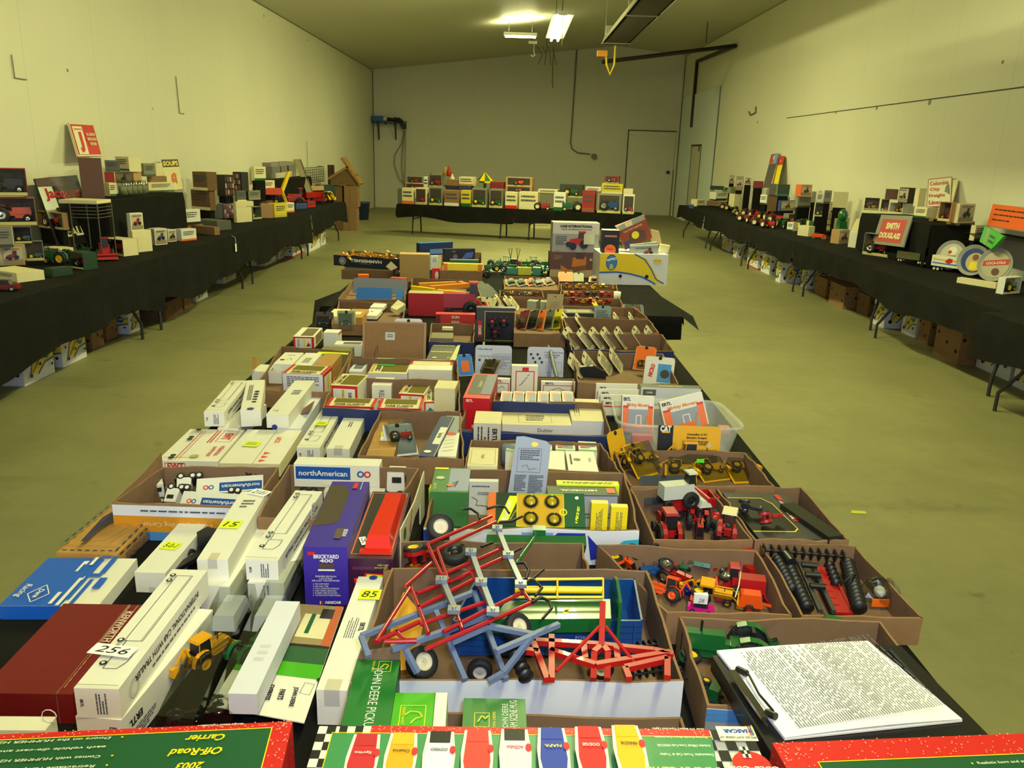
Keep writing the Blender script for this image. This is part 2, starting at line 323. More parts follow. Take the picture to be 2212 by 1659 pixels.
DRW=mat('painted_door_panel',(200,198,172),.5,var=.03,scale=3); SEAM=mat('dark_seam',(70,68,50),.8); CORR=mat('corrugated_metal_sheet',(196,204,192),.4,metal=.15)
# back wall door: panel, seams, handle
d0=PY(1357,280,YB); d1=PY(1446,470,YB); m=M(); m.box(d0.x+.03,d1.x-.02,YB-.03,YB,.02,d0.z-.03,DRW); dr=ST(m.build('door_1'))
m=M(); m.box(d0.x,d0.x+.025,YB-.035,YB,0,d0.z,SEAM); m.box(d0.x,d1.x,YB-.035,YB,d0.z-.03,d0.z,SEAM); m.box(d1.x-.02,d1.x,YB-.035,YB,0,d0.z*.55,SEAM); child(m,'door_seam',dr)
m=M(); h=PY(1442,372,YB); m.cyl((h.x,YB-.09,h.z),(h.x,YB-.03,h.z),.05,STEEL); child(m,'door_handle',dr)
# corrugated sheet on the right wall with the side door
c0=PX(1503,200,XR); c1=PX(1560,186,XR); y0c=c1.y; y1c=min(c0.y+1.5,YB-.35); zc=zat(V((XR,y0c,0)),186)
def corr(name,ya,yb,za,zb):
    m=M(); k=int((yb-ya)/.11)+1; vs=[]; fs=[]
    for i in range(k*2+1):
        y=ya+(yb-ya)*i/(2*k); x=XR-(.015 if i%2 else .05)
        vs+=[(x,y,za),(x,y,zb)]
    m.add(vs,[(2*i,2*i+1,2*i+3,2*i+2) for i in range(2*k)],CORR); m.box(XR-.012,XR,ya,yb,za,zb,CORR); return ST(m.build(name))
dy0=PX(1512,400,XR).y; dy1=PX(1490,400,XR).y; dz=PX(1512,312,XR).z
corr('trim_1',y0c,dy0,0,zc); corr('trim_2',dy0,y1c,dz,zc); corr('trim_3',dy1,y1c,0,dz)
m=M(); m.box(XR-.03,XR,dy0+.04,dy1,.02,dz-.04,DRW); dr2=ST(m.build('door_2'))
m=M(); m.box(XR-.06,XR,dy0,dy0+.04,0,dz,SEAM); m.box(XR-.06,XR,dy0,dy1,dz-.04,dz,SEAM); child(m,'door_seam',dr2)
m=M(); 
for zz in (.5,1.9): m.box(XR-.05,XR-.03,dy0+.3,dy0+.34,zz,zz+.16,STEEL)
child(m,'door_hinge',dr2)
# right wall horizontal tape line and sheathing seam, pock marks
m=M(); a=PX(2212,188,XR); b=PX(1700,255,XR); m.bar((XR-.003,a.y,a.z),(XR-.003,b.y,b.z),.006,SEAM,.012); ST(m.build('trim_4'))
m=M(); m.box(XR-.02,XR-.0,YB-.02,YB,0,ZRr,SEAM); ST(m.build('trim_5'))
m=M(); m.box(XL,XL+.02,YB-.02,YB,0,ZL,SEAM); ST(m.build('trim_6'))
PATCH=mat('wall_patch',(150,148,120),.8); BR=mat('rusty_wire',(110,85,50),.7)
for i,(u,v,r,s) in enumerate([(1806,243,.03,1),(1894,233,.035,1),(2008,221,.04,1),(1636,264,.035,1),(2166,134,.025,1),(146,152,.02,0),(570,34,.03,0),(665,87,.025,0),(330,235,.015,0)]):
    q=PX(u,v,XR if s else XL); m=M(); m.sphere(q,r,PATCH,8,6,(.2,1,.8)); T(m.build('wall_plug'),['grey round plug on the right wall below the tape line, third from the corrugated sheet','grey round plug on the right wall, fourth from the corrugated sheet','grey round plug on the right wall, fifth from the corrugated sheet','small grey plug nearest the corrugated sheet on the right wall','small dark speck high on the right wall, closest to the camera','dark speck on the left wall above the red J sign','olive plug high on the left wall near the ceiling edge','small plug on the left wall where the ceiling meets further back','small speck on the left wall right of the red J sign'][i],'plug','plugs and specks on the walls')
# bent wire hooks on walls
def wire(pts,r,mm,name,label,cat,n=6):
    m=M(); m.tube(pts,r,mm,n); return T(m.build(name),label,cat)
wire([PX(u,v,XR-.02) for u,v in ((1617,241),(1621,249),(1632,243),(1633,230))],.012,BR,'wire_hook','bent rusty wire hook sticking out of the right wall','hook')
wire([PX(u,v,XL+.012) for u,v in ((25,118),(32,168),(58,172))],.005,PATCH,'wire_hook','thin bent wire mark high on the left wall near the camera','hook')
wire([PX(u,v,XL+.012) for u,v in ((380,165),(388,244),(398,246))],.006,PATCH,'wire_hook','thin vertical wire on the left wall midway down the room','hook')
# conduit and outlet on the back wall
CON=mat('grey_conduit',(112,110,88),.6)
wire([PY(u,v,YB-.03) for u,v in ((1279,58),(1277,64),(1262,92),(1246,108),(1244,135),(1240,200),(1234,290),(1232,308),(1236,322),(1248,330),(1275,333))],.022,CON,'electrical_conduit','grey conduit running down the back wall to the round box','conduit')
q=PY(1283,338,YB); m=M(); m.cyl((q.x,YB-.1,q.z),(q.x,YB,q.z),.085,CON,14); T(m.build('junction_box'),'round grey junction box at the end of the conduit on the back wall','junction box')
wire([PY(u,v,YB-.5) for u,v in ((1196,100),(1195,130),(1193,180),(1195,190))],.015,CON,'pull_cord','thin dark cord hanging in front of the back wall','cord')
# blue reel heater and hoses left of the back wall
q0=PY(805,250,YB-.25); q1=PY(829,262,YB-.25); m=M(); m.box(q0.x,q1.x,YB-.38,YB-.12,q1.z,q0.z,mat('blue_machine_paint',(40,84,140),.4)); m.cyl((q1.x,YB-.25,(q0.z+q1.z)/2),(q1.x+.1,YB-.25,(q0.z+q1.z)/2),.08,mat('off_white_metal',(190,190,170),.5))
bx=T(m.build('blue_blower'),'blue motor unit on a shelf in the back left corner','motor'); m=M()
for u in (817,854):
    a=PY(u,256,YB-.12); m.bar((a.x,YB-.4,a.z-.1),(a.x,YB-.02,a.z-.1),.03,STEEL); m.bar((a.x,YB-.02,a.z-.1),(a.x,YB-.02,a.z-.6),.03,STEEL); m.bar((a.x,YB-.4,a.z-.1),(a.x,YB-.02,a.z-.6),.02,STEEL)
a=PY(805,262,YB-.2); b=PY(860,262,YB-.2); m.bar((a.x,YB-.25,a.z-.03),(b.x,YB-.25,a.z-.03),.3,STEEL,.03); T(m.build('wall_shelf'),'narrow steel bracket shelf under the blue motor unit','shelf')
m=M(); m.tube([PY(u,v,YB-.25) for u,v in ((832,257),(845,258),(860,260),(868,268),(872,278))],.05,TBLK,8); m.tube([PY(u,v,YB-.25) for u,v in ((850,257),(862,256),(870,262),(874,280))],.03,TBLK,8)
for u,v in ((833,252),(853,253),(866,256),(876,262)): q=PY(u,v,YB-.25); m.bar(q,q-Z*.22,.05,TBLK)
T(m.build('hose_bundle'),'tangle of black hoses and pipes right of the blue motor unit','hose')
hb=COL.objects['hose_bundle']
for k,pts in enumerate([((873,282),(868,310),(853,335),(852,355),(862,385),(875,400)),((875,282),(870,320),(868,360),(872,395),(876,412)),((876,280),(876,330),(875,380),(874,415))]):
    m=M(); m.tube([PY(u,v,YB-.1) for u,v in pts],.012,CON if k<2 else mat('pale_hose',(150,146,100),.6),6); child(m,'hanging_hose',hb)
# ---------------------------------------------------------------- fluorescent fixtures
TUBE=mat('lit_fluorescent_tube',(255,255,235),.5,emit=(1.0,.98,.62),estr=28)
FIX=mat('fixture_enamel',(205,205,190),.4)
def ceilz(x): return ZL+(ZP-ZL)*(x-XL)/(XP-XL) if x<XP else ZP+(ZRr-ZP)*(x-XP)/(XR-XP)
LCOL=(1.0,.985,.44)
def fixture(x,y,z,L,label,power,lit=True):
    r=E('fluorescent_light',(x,y,z)); T(r,label,'light fixture')
    m=M(); m.box(-.06,.06,-L/2,L/2,.035,.09,FIX); m.box(-.15,-.06,-L/2,L/2,.045,.05,FIX); m.box(.06,.15,-L/2,L/2,.045,.05,FIX); m.build('housing',r)
    for s in (-.055,.055):
        m=M(); m.cyl((s,-L/2+.03,.012),(s,L/2-.03,.012),.019,TUBE,12); m.build('lamp_tube',r)
    for s in (-1,1):
        m=M(); m.tube([(0,s*L*.4,.09),(0,s*L*.4,ceilz(x)-z)],.005,STEEL,5); m.build('hanger',r)
    m=M(); m.tube([(0,-L/2+.05,.03),(.0,-L/2+.05,-.35)],.006,mat('yellow_cord',(215,190,30),.6),5); m.build('pull_cord',r)
    return r
fx,fy,fz=.62,13.3,3.40
a=PY(1218,42,12.15); b=PY(1196,88,14.5); fz=(a.z+b.z)/2; fx=(a.x+b.x)/2
fixture(fx,13.3,fz,2.44,'lit twin tube fluorescent light hanging from the ceiling ahead',0)
for yy in (6.4,-.6): fixture(fx,yy,4.2,2.44,'lit twin tube fluorescent light hanging overhead, %s'%('halfway to the photographer' if yy>0 else 'above the photographer'),0)
for yy in (13.3,6.4,-.6):
    l=bpy.data.lights.new('tube_glow','AREA'); l.shape='RECTANGLE'; l.size=.16; l.size_y=2.3; l.energy=(130 if yy<0 else 245); l.color=LCOL; o=bpy.data.objects.new('tube_glow',l); COL.objects.link(o); o.location=(fx,yy,(fz if yy>7 else 4.2)-.03)
    # upper light of the open strip reaches the ceiling
    for s in (-1,1):
        l=bpy.data.lights.new('tube_glow_side','AREA'); l.shape='RECTANGLE'; l.size=.05; l.size_y=2.3; l.energy=(25 if yy<0 else 55); l.color=LCOL; o=bpy.data.objects.new('tube_glow_side',l); COL.objects.link(o); o.location=(fx+s*.17,yy,(fz if yy>7 else 4.2)+.03); o.rotation_euler=(0,s*math.radians(-100),0)
# strip seen across, left of the first; glow added to brighten the back wall
a=PY(1088,79,18.5); b=PY(1160,76,18.5); r=E('fluorescent_light',((a.x+b.x)/2,18.5,(a.z+b.z)/2)); T(r,'strip light hanging crosswise left of the lit fluorescent light','light fixture'); L=(b.x-a.x)/2
m=M(); m.box(-L,L,-.08,.08,0,.06,FIX); m.build('housing',r)
m=M(); m.cyl((-L+.03,0,-.02),(L-.03,0,-.02),.019,TUBE,10); m.build('lamp_tube',r)
for up,pw in ((0,150),(1,45)):
    l=bpy.data.lights.new('tube_glow','AREA'); l.shape='RECTANGLE'; l.size=2*L; l.size_y=.1; l.energy=pw; l.color=LCOL; o=bpy.data.objects.new('tube_glow',l); COL.objects.link(o); o.location=(r.location.x,18.5,r.location.z+(.09 if up else -.06)); o.rotation_euler=(math.pi*up,0,0)
for s in (-.7,.7):
    m=M(); m.tube([(s*L,0,.06),(s*L,0,ceilz(a.x)-a.z)],.005,STEEL,5); m.build('hanger',r)
# bare socket fixture
q=PY(1151,92,20); r=E('lamp_socket',q); T(r,'bare socket with small hook hanging from the ceiling behind the lights','light fixture')
m=M(); m.box(-.1,.1,-.05,.05,-.03,.03,FIX); m.build('socket',r); m=M(); m.tube([(0,0,.03),(0,0,ceilz(q.x)-q.z)],.008,STEEL,5); m.build('hanger',r)
m=M(); m.tube([(.03,0,-.03),(.03,0,-.2),(.06,0,-.27),(.0,0,-.3),(-.03,0,-.26)],.008,FIX,6); m.build('hook',r)
q=PY(1180,118,22); m=M()
for k in range(4): m.tube([q+V((-.25+.14*k,0,.2)),q+V((-.1+.1*k,0,0)),q+V((-.2+.16*k,0,-.25))],.012,CON,5)
m.tube([q,V((q.x,q.y,ceilz(q.x)))],.01,CON,5); T(m.build('wire_tangle'),'small tangle of wires hanging from the far ceiling','wires')
# ---------------------------------------------------------------- tube heater
HB=mat('heater_dark_sheet',(52,46,36),.6,metal=.3); HS=mat('heater_bright_reflector',(175,172,150),.3,metal=.7)
e0=PY(1328,94,15.6); r=E('tube_heater',(e0.x,15.6,e0.z)); T(r,'long dark infrared tube heater hung under the ceiling','heater')
Lh=13.0; m=M()
prof=[(-.24,-.02),(-.20,.10),(-.09,.20),(.09,.20),(.20,.10),(.24,-.02)]
for (p,q) in zip(prof,prof[1:]): m.add([(p[0],0,p[1]),(q[0],0,q[1]),(q[0],-Lh,q[1]),(p[0],-Lh,p[1])],[(0,1,2,3)],HS)
for (p,q) in zip(prof,prof[1:]): m.add([(p[0]*.97,0,p[1]-.006),(q[0]*.97,0,q[1]-.006),(q[0]*.97,-Lh,q[1]-.006),(p[0]*.97,-Lh,p[1]-.006)],[(3,2,1,0)],HB)
m.add([(x,0,z) for x,z in prof],[tuple(range(6))],HB); m.build('reflector',r)
m=M(); m.cyl((0,-.05,.03),(0,-Lh,.03),.05,HB,12); m.box(-.2,.2,-Lh,0,-.02,-.015,HB); m.build('burner_tube',r)
for k in range(5):
    m=M(); y=-.2-3.0*k; m.box(-.25,.25,y-.03,y+.03,-.03,-.02,HS); m.build('bracket',r)
    m=M(); m.tube([(-.2,y,.1),(-.2,y,ceilz(e0.x-.2)-e0.z)],.006,HS,5); m.tube([(.2,y,.1),(.2,y,ceilz(e0.x+.2)-e0.z)],.006,HS,5); m.build('hanger',r)
m=M(); m.box(-.16,.10,.02,.28,.05,.30,HS); m.build('control_box',r)
m=M(); m.box(-.30,-.12,.0,.12,-.22,-.12,mat('orange_connector',(215,140,20),.5)); m.tube([(-.14,.06,-.16),(-.12,.06,-.35),(-.05,.06,-.52),(.02,.06,-.35),(.02,.06,-.03)],.018,mat('yellow_cord',(215,190,30),.6),8); m.build('gas_hose',r)
PIPE=mat('black_pipe_paint',(34,30,24),.5)
q1=PY(1345,88,15.8); q2=PX(1588,99,XR-.06); q3=PX(1506,132,XR-.06); q4=PX(1494,275,XR-.06)
m=M(); m.tube([V((q1.x,q2.y,q1.z)),V((q2.x,q2.y,q2.z)),V((q3.x,q3.y,q3.z)),V((q3.x,q3.y,q4.z))],.045,PIPE,10); pp=T(m.build('gas_pipe'),'black pipe from the heater across to the right wall and down','pipe')
m=M(); q=PY(1525,92,q2.y); m.tube([q,V((q.x,q.y,ceilz(q.x)))],.01,PIPE,5); child(m,'hanger',pp)
# ================================================================ tables and cloths
def folding_table(x0,x1,y0,y1,z,label,wish=True,along='Y',skew=0):
    """along = long direction"""
    cx,cy=(x0+x1)/2,(y0+y1)/2; r=E('folding_table',(cx,cy,0),(0,0,math.radians(skew))); T(r,label,'table'); hx,hy=(x1-x0)/2,(y1-y0)/2
    m=M(); m.box(-hx,hx,-hy,hy,z-.045,z-.006,mat('table_top_plastic',(150,148,138),.6)); m.build('tabletop',r)
    for s in (-1,1):
        m=M()
        if along=='Y':
            yy=s*(hy-.28)
            for t in (-1,1): xx=t*(hx-.10); m.tube([(xx*.7,yy,z-.05),(xx*.75,yy,z*.55),(xx,yy+s*.1,z*.2),(xx,yy+s*.1,.0)],.014,STEEL,8)
            m.tube([(-hx*.55,yy,z*.5),(hx*.55,yy,z*.5)],.012,STEEL,8)
        else:
            xx=s*(hx-.28)
            for t in (-1,1): yy=t*(hy-.10); m.tube([(xx,yy*.8,z-.05),(xx,yy*.85,z*.55),(xx,yy,z*.2),(xx,yy,.0)],.016,STEEL,8)
            m.tube([(xx,-hy*.7,z*.5),(xx,hy*.7,z*.5)],.012,STEEL,8)
        m.build('leg_frame',r)
    return r
def cloth(x0,x1,y0,y1,z,drops,label,seed=1,skew=0,amp=.02,wav=1,mm=None):
    """tablecloth; drops = hang on -x,+x,-y,+y sides"""
    R=random.Random(seed); m=M(); N=22; cx,cy=(x0+x1)/2,(y0+y1)/2; c=[(x0,y0),(x1,y0),(x1,y1),(x0,y1)]; ds=[drops[2],drops[1],drops[3],drops[0]]
    m.add([(x0-cx,y0-cy,0),(x1-cx,y0-cy,0),(x1-cx,y1-cy,0),(x0-cx,y1-cy,0)],[(0,1,2,3)],mm or CLOTH)
    for i in range(4):
        d=ds[i]
        if not d: continue
        a=c[i];b=c[(i+1)%4]; L=math.hypot(b[0]-a[0],b[1]-a[1]); nx,ny=(b[1]-a[1])/L,-(b[0]-a[0])/L; n=max(8,int(L/.06)); ph=[R.uniform(0,6) for _ in range(4)]
        vs=[];rows=5
        for k in range(n+1):
            s=k/n; x=a[0]+(b[0]-a[0])*s-cx; y=a[1]+(b[1]-a[1])*s-cy; q=s*L
            w=math.sin(q*9+ph[0])*.5+math.sin(q*17+ph[1])*.3+math.sin(q*4+ph[2])*.5
            dd=d*(1+wav*(.12*math.sin(q*2.3+ph[3])+.06*math.sin(q*5+ph[1])))
            for j in range(rows+1):
                t=j/rows; off=amp*(1+w)*t+.012*min(1,j); vs.append((x+nx*off,y+ny*off,-dd*t-(0 if j else 0)))
        m.add(vs,[(k*(rows+1)+j,k*(rows+1)+j+1,(k+1)*(rows+1)+j+1,(k+1)*(rows+1)+j) for k in range(n) for j in range(rows)],mm or CLOTH,True)
    o=m.build('tablecloth',None,(cx,cy,z),(0,0,math.radians(skew))); T(o,label,'tablecloth'); return o
TZ=.74
# left row
ZLT=.715; XLF=-3.19
ys=[2.0,4.6,7.3,10.1,13.0,15.8]; ordn=['nearest','second','third','fourth','farthest']
for i in range(5):
    folding_table(XLF-.90,XLF,ys[i]+.02,ys[i+1]-.02,ZLT,'folding table under the %s black cloth along the left wall'%ordn[i])
    cloth(XLF-.92,XLF+.01,ys[i]-.005,ys[i+1]-.003,ZLT,(0,.42 if i<4 else .34,.3 if i==0 else 0,.3 if i==4 else 0),'%s black tablecloth of the row along the left wall'%ordn[i],i+3)
# right row
ZRT=.70; XRF=3.80
yr=[3.0,5.85,8.3,10.8,13.4,16.0,18.6]; ordr=['nearest','second','third','fourth','fifth','farthest']
for i in range(6):
    xo=XRF-(.30 if i==0 else .12 if i==1 else 0)
    folding_table(xo,xo+.76+(XRF-xo)+.28,yr[i]+.02,yr[i+1]-.02,ZRT,'folding table under the %s black cloth along the right wall'%ordr[i])
    cloth(xo-.01,XRF+1.06,yr[i]-.005,yr[i+1]-.003,ZRT,(.27 if i else .28,0,.2 if i==0 else 0,.2 if i==5 else 0),'%s black tablecloth of the row along the right wall'%ordr[i],i+13)
# back row
ZBT=.62
b0=P(858,440,ZBT); b1=P(1380,464,ZBT); sk=math.degrees(math.atan2(b1.y-b0.y,b1.x-b0.x)); dbx=(b1-b0).normalized(); nbx=V((-dbx.y,dbx.x,0)); LB=(b1-b0).length; BKC=b0
for i in range(2):
    c=b0+dbx*(LB*(.25+.5*i))+nbx*.38; hl=LB/4
    folding_table(c.x-hl+.02,c.x+hl-.02,c.y-.38,c.y+.38,ZBT,'%s folding table of the pair in front of the back wall'%('left','right')[i],along='X',skew=sk)
    cloth(c.x-hl+.002,c.x+hl-.002,c.y-.40,c.y+.40,ZBT,(.22 if i==0 else 0,.22 if i==1 else 0,.29,.24),'%s black tablecloth on the tables in front of the back wall'%('left','right')[i],i+30,skew=sk)
# ================================================================ toy builders (x forward, z up, ground at 0)
def lathe(m,c,ax,prof,mt,n=18,closed=False):
    c=V(c); ax=V(ax).normalized(); a=ax.cross(Z if abs(ax.z)<.9 else XX).normalized(); b=ax.cross(a); vs=[];fs=[]
    for r,h in prof:
        for k in range(n): t=2*math.pi*k/n; vs.append(c+ax*h+(a*math.cos(t)+b*math.sin(t))*r)
    for i in range(len(prof)-1):
        for k in range(n): fs.append((i*n+k,i*n+(k+1)%n,(i+1)*n+(k+1)%n,(i+1)*n+k))
    m.add(vs,fs,mt,True)
def wheel(m,c,r,w,hub,ax=(0,1,0),lugs=0,n=18,tyre=None):
    ty=tyre or RUB; h=w/2; lathe(m,c,ax,[(r*.55,-h*.9),(r*.9,-h),(r,-h*.6),(r,h*.6),(r*.9,h),(r*.55,h*.9)],ty,n)
    lathe(m,c,ax,[(.001,-h*.5),(r*.2,-h*.55),(r*.3,-h*.3),(r*.48,-h*.4),(r*.57,-h*.85)],hub,n); lathe(m,c,ax,[(.001,h*.5),(r*.2,h*.55),(r*.3,h*.3),(r*.48,h*.4),(r*.57,h*.85)],hub,n)
    if lugs:
        axv=V(ax).normalized(); a=axv.cross(Z if abs(axv.z)<.9 else XX).normalized(); b=axv.cross(a); c=V(c)
        for k in range(lugs):
            for s in (-1,1):
                t=2*math.pi*(k+(.5 if s>0 else 0))/lugs; d=a*math.cos(t)+b*math.sin(t); p=c+d*r*.97+axv*s*h*.45; q=c+d*r*.97+axv*s*h*.95
                m.bar(p,q,r*.1,ty,r*.1,up=d)
def hexb(m,x0,x1,y0,y1,z0,z1,mt,t=.85,f=1.):
    """tapered block: t = top y scale, f = top x scale"""
    yc=(y0+y1)/2;xc=(x0+x1)/2; hy=(y1-y0)/2; hx=(x1-x0)/2
    m.hexa([(x0,y0,z0),(x1,y0,z0),(x1,y1,z0),(x0,y1,z0)],[(xc-hx*f,yc-hy*t,z1),(xc+hx*f,yc-hy*t,z1),(xc+hx*f,yc+hy*t,z1),(xc-hx*f,yc+hy*t,z1)],mt)
def p_tractor(pt,hub,cab='seat',roof=None,engine=None,lugs=14,narrow=True):
    """unit length tractor"""
    eng=engine or pt; b=M(); hexb(b,.02,.52,-.085,.085,.25,.45,pt,.8); hexb(b,-.40,.10,-.08,.08,.20,.34,eng); hexb(b,.08,.50,-.055,.055,.13,.26,eng)
    b.box(.505,.53,-.075,.075,.20,.43,TBLK); b.box(-.38,-.05,-.12,.12,.33,.36,pt)
    for s in (-1,1):
        for k in range(5):
            a0=math.radians(60+k*24);a1=math.radians(84+k*24); c=V((-.27,s*.17,.24)); r=.27
            b.hexa([c+V((r*math.cos(a0),-.05,r*math.sin(a0))),c+V((r*math.cos(a0),.05,r*math.sin(a0))),c+V((r*math.cos(a1),.05,r*math.sin(a1))),c+V((r*math.cos(a1),-.05,r*math.sin(a1)))],
              [c+V(((r+.012)*math.cos(a0),-.05,(r+.012)*math.sin(a0))),c+V(((r+.012)*math.cos(a0),.05,(r+.012)*math.sin(a0))),c+V(((r+.012)*math.cos(a1),.05,(r+.012)*math.sin(a1))),c+V(((r+.012)*math.cos(a1),-.05,(r+.012)*math.sin(a1)))],pt)
    b.cyl((.3,.0,.44),(.3,0,.6),.014,TBLK,8); b.cyl((-.3,-.16,.24),(-.3,.16,.24),.03,eng,8)
    P_=[('body',b)]
    if cab=='cab':
        c=M(); hexb(c,-.36,.02,-.15,.15,.40,.72,TBLK,.85,.85); 
        for x in (-.35,.0):
            for y in (-.14,.14): c.bar((x,y,.38),(x*.85,y*.86,.73),.025,pt)
        r_=M(); hexb(r_,-.38,.04,-.16,.16,.72,.78,roof or pt,.85,.9); P_+=[('cab',c),('cab_roof',r_)]
    elif cab=='canopy':
        c=M()
        for x in (-.34,.0):
            for y in (-.13,.13): c.bar((x,y,.34),(x,y,.72),.02,TBLK)
        c.box(-.28,-.14,-.07,.07,.36,.40,TBLK); r_=M(); hexb(r_,-.39,.04,-.17,.17,.72,.76,roof or pt,.9,.9); P_+=[('canopy_frame',c),('cab_roof',r_)]
    else:
        c=M(); hexb(c,-.30,-.16,-.07,.07,.38,.42,TBLK); hexb(c,-.32,-.28,-.07,.07,.40,.54,TBLK); P_.append(('seat',c))
        c=M(); c.bar((.0,0,.42),(-.08,0,.52),.012,TBLK); lathe(c,(-.08,0,.52),(-.6,0,.8),[(.05,0),(.062,.006),(.062,-.006),(.05,0)],TBLK,12); P_.append(('steering_wheel',c))
    for s in (-1,1):
        c=M(); wheel(c,(-.28,s*.22,.24),.24,.12,hub,lugs=lugs); P_.append(('rear_wheel',c))
    for s in (-1,1):
        c=M(); y=.06 if narrow else .17; wheel(c,(.40,s*y,.12),.12,.07 if narrow else .09,hub); c.cyl((.40,0,.16),(.40,s*y,.13),.02,eng,6); P_.append(('front_wheel',c))
    return P_
def p_loader(pt):
    P_=p_tractor(pt,pt,'cab',pt,pt,8,False); c=M()
    for s in (-1,1): c.bar((-.05,s*.12,.42),(.5,s*.12,.45),.03,pt); c.bar((.5,s*.12,.45),(.68,s*.12,.16),.03,pt)
    c.hexa([(.66,-.22,.02),(.86,-.22,.02),(.86,.22,.02),(.66,.22,.02)],[(.66,-.22,.24),(.70,-.22,.24),(.70,.22,.24),(.66,.22,.24)],pt); P_.append(('loader_bucket',c))
    c=M(); c.bar((-.42,0,.3),(-.6,0,.72),.05,pt); c.bar((-.6,0,.72),(-.85,0,.45),.04,pt); hexb(c,-.98,-.82,-.08,.08,.22,.42,pt,.6); P_.append(('backhoe_arm',c)); return P_
def p_semi(cabm,trm,trim=None,decal=None):
    """unit length cab and trailer"""
    b=M(); hexb(b,.30,.46,-.085,.085,.07,.25,cabm,.92,.9); b.box(.27,.31,-.06,.06,.05,.10,TBLK); b.box(.20,.48,-.07,.07,.045,.075,TBLK); b.box(.462,.47,-.07,.07,.16,.22,DARK); b.box(.35,.43,-.088,.088,.16,.21,DARK); b.box(.47,.49,-.08,.08,.05,.08,CHR)
    t=M(); t.box(-.5,.24,-.085,.085,.10,.31,trm)
    for s in (-1,1):
        f=Face(t,V((-.5 if s<0 else .24,s*.085,.10)),V((.74 if s<0 else -.74,0,0)),V((0,0,.21)),.001)
        if trim: f.rect(0.02,.35,.66,.9,trim); f.text(decal or 'northAmerican',.34,.62,.05,WB,w=.42,bold=.02); f.disc(.78,.62,.03,BLU,r0=.012); f.disc(.86,.62,.03,RED,r0=.012)
    P_=[('cab',b),('trailer',t)]
    for x in (-.42,-.34,.22,.29,.42):
        for s in (-1,1): c=M(); wheel(c,(x,s*.07,.045),.045,.035,WB,n=14); P_.append(('wheel',c))
    return P_
def p_car(pt,win=None):
    b=M(); hexb(b,-.5,.5,-.2,.2,.1,.26,pt,.92,.96); hexb(b,-.25,.25,-.17,.17,.26,.4,win or TBLK,.8,.7)
    P_=[('body',b)]
    for x in (-.3,.3):
        for s in (-1,1): c=M(); wheel(c,(x,s*.19,.1),.1,.07,CHR,n=12); P_.append(('wheel',c))
    return P_
def p_wagon(pt,hub):
    b=M(); b.box(-.5,.5,-.22,.22,.2,.22,pt)
    for s in (-1,1): b.box(-.5,.5,s*.22-.01,s*.22+.01,.2,.42,pt); b.box(s*.5-.01,s*.5+.01,-.22,.22,.2,.42,pt)
    for k in range(7): x=-.45+.15*k; b.box(x-.01,x+.01,-.235,.235,.2,.41,pt)
    b.bar((.5,0,.12),(.85,0,.1),.03,pt); P_=[('wagon_box',b)]
    for x in (-.33,.33):
        for s in (-1,1): c=M(); wheel(c,(x,s*.2,.11),.11,.07,hub,n=16); P_.append(('wheel',c))
    return P_
def p_combine(pt,hub):
    b=M(); hexb(b,-.5,.25,-.18,.18,.22,.55,pt,.9); hexb(b,.12,.3,-.13,.13,.5,.78,TBLK,.85,.8); hexb(b,.1,.32,-.14,.14,.78,.82,pt); h=M(); hexb(h,.3,.62,-.4,.4,.06,.2,pt,.9,.5); h.cyl((.55,-.38,.22),(.55,.38,.22),.06,TRED,8); b.bar((.25,0,.35),(.42,0,.16),.16,pt)
    P_=[('body',b),('header',h)]
    for s in (-1,1):
        c=M(); wheel(c,(.15,s*.24,.2),.2,.11,hub); P_.append(('front_wheel',c)); c=M(); wheel(c,(-.38,s*.2,.11),.11,.07,hub); P_.append(('rear_wheel',c))
    return P_
def p_baler(pt,hub):
    b=M(); hexb(b,-.3,.25,-.15,.15,.14,.45,pt,.9,.8); hexb(b,-.1,.15,.15,.42,.1,.28,pt); b.bar((.2,0,.2),(.7,-.05,.15),.05,pt); b.cyl((.0,-.13,.3),(.0,.13,.3),.14,pt,14)
    P_=[('body',b)]
    for s in (-1,1): c=M(); wheel(c,(-.05,s*.2,.12),.12,.07,hub,n=14); P_.append(('wheel',c))
    return P_
def compact(m):
    ids=sorted({i for f in m.f for i in f}); mp={i:k for k,i in enumerate(ids)}; m.v=[m.v[i] for i in ids]; m.f=[tuple(mp[i] for i in f) for f in m.f]; return m
def toy(name,parts,label,cat,loc,L,yaw=0,tilt=0,rollx=0,merge=False,group=None,key=None):
    """put a toy down; merge=True gives one mesh for those too small to show parts"""
    rot=(math.radians(rollx),math.radians(tilt),math.radians(yaw)); loc=V(loc)
    Rm=Matrix.Rotation(rot[2],3,'Z')@Matrix.Rotation(rot[1],3,'Y')@Matrix.Rotation(rot[0],3,'X')
    zmin=min((Rm@(p*L)).z for _,m in parts for p in m.v); loc=loc-Z*zmin
    if merge:
        b=M()
        for _,m in parts:
            off=len(b.v); b.v+=[p*L for p in m.v]; b.f+=[tuple(off+i for i in f) for f in m.f]; b.mi+=[b._mi(m.ms[k]) for k in m.mi]; b.sm+=m.sm
        return T(b.build(name,None,loc,rot),label,cat,group)
    r=E(name,loc,rot); T(r,label,cat,group)
    for n,m in parts:
        m.v=[p*L for p in m.v]
        if 'wheel' in n and len(m.ms)>1 and 'steer' not in n:
            hb=M(); ty=M(); hb.v=list(m.v); ty.v=list(m.v)
            for f_,k_,sm_ in zip(m.f,m.mi,m.sm):
                d_=ty if k_==0 else hb; d_.f.append(f_); d_.mi.append(d_._mi(m.ms[k_])); d_.sm.append(sm_)
            w_=compact(ty).build(n,r); compact(hb).build('hub',w_)
        else: m.build(n,r)
    return r
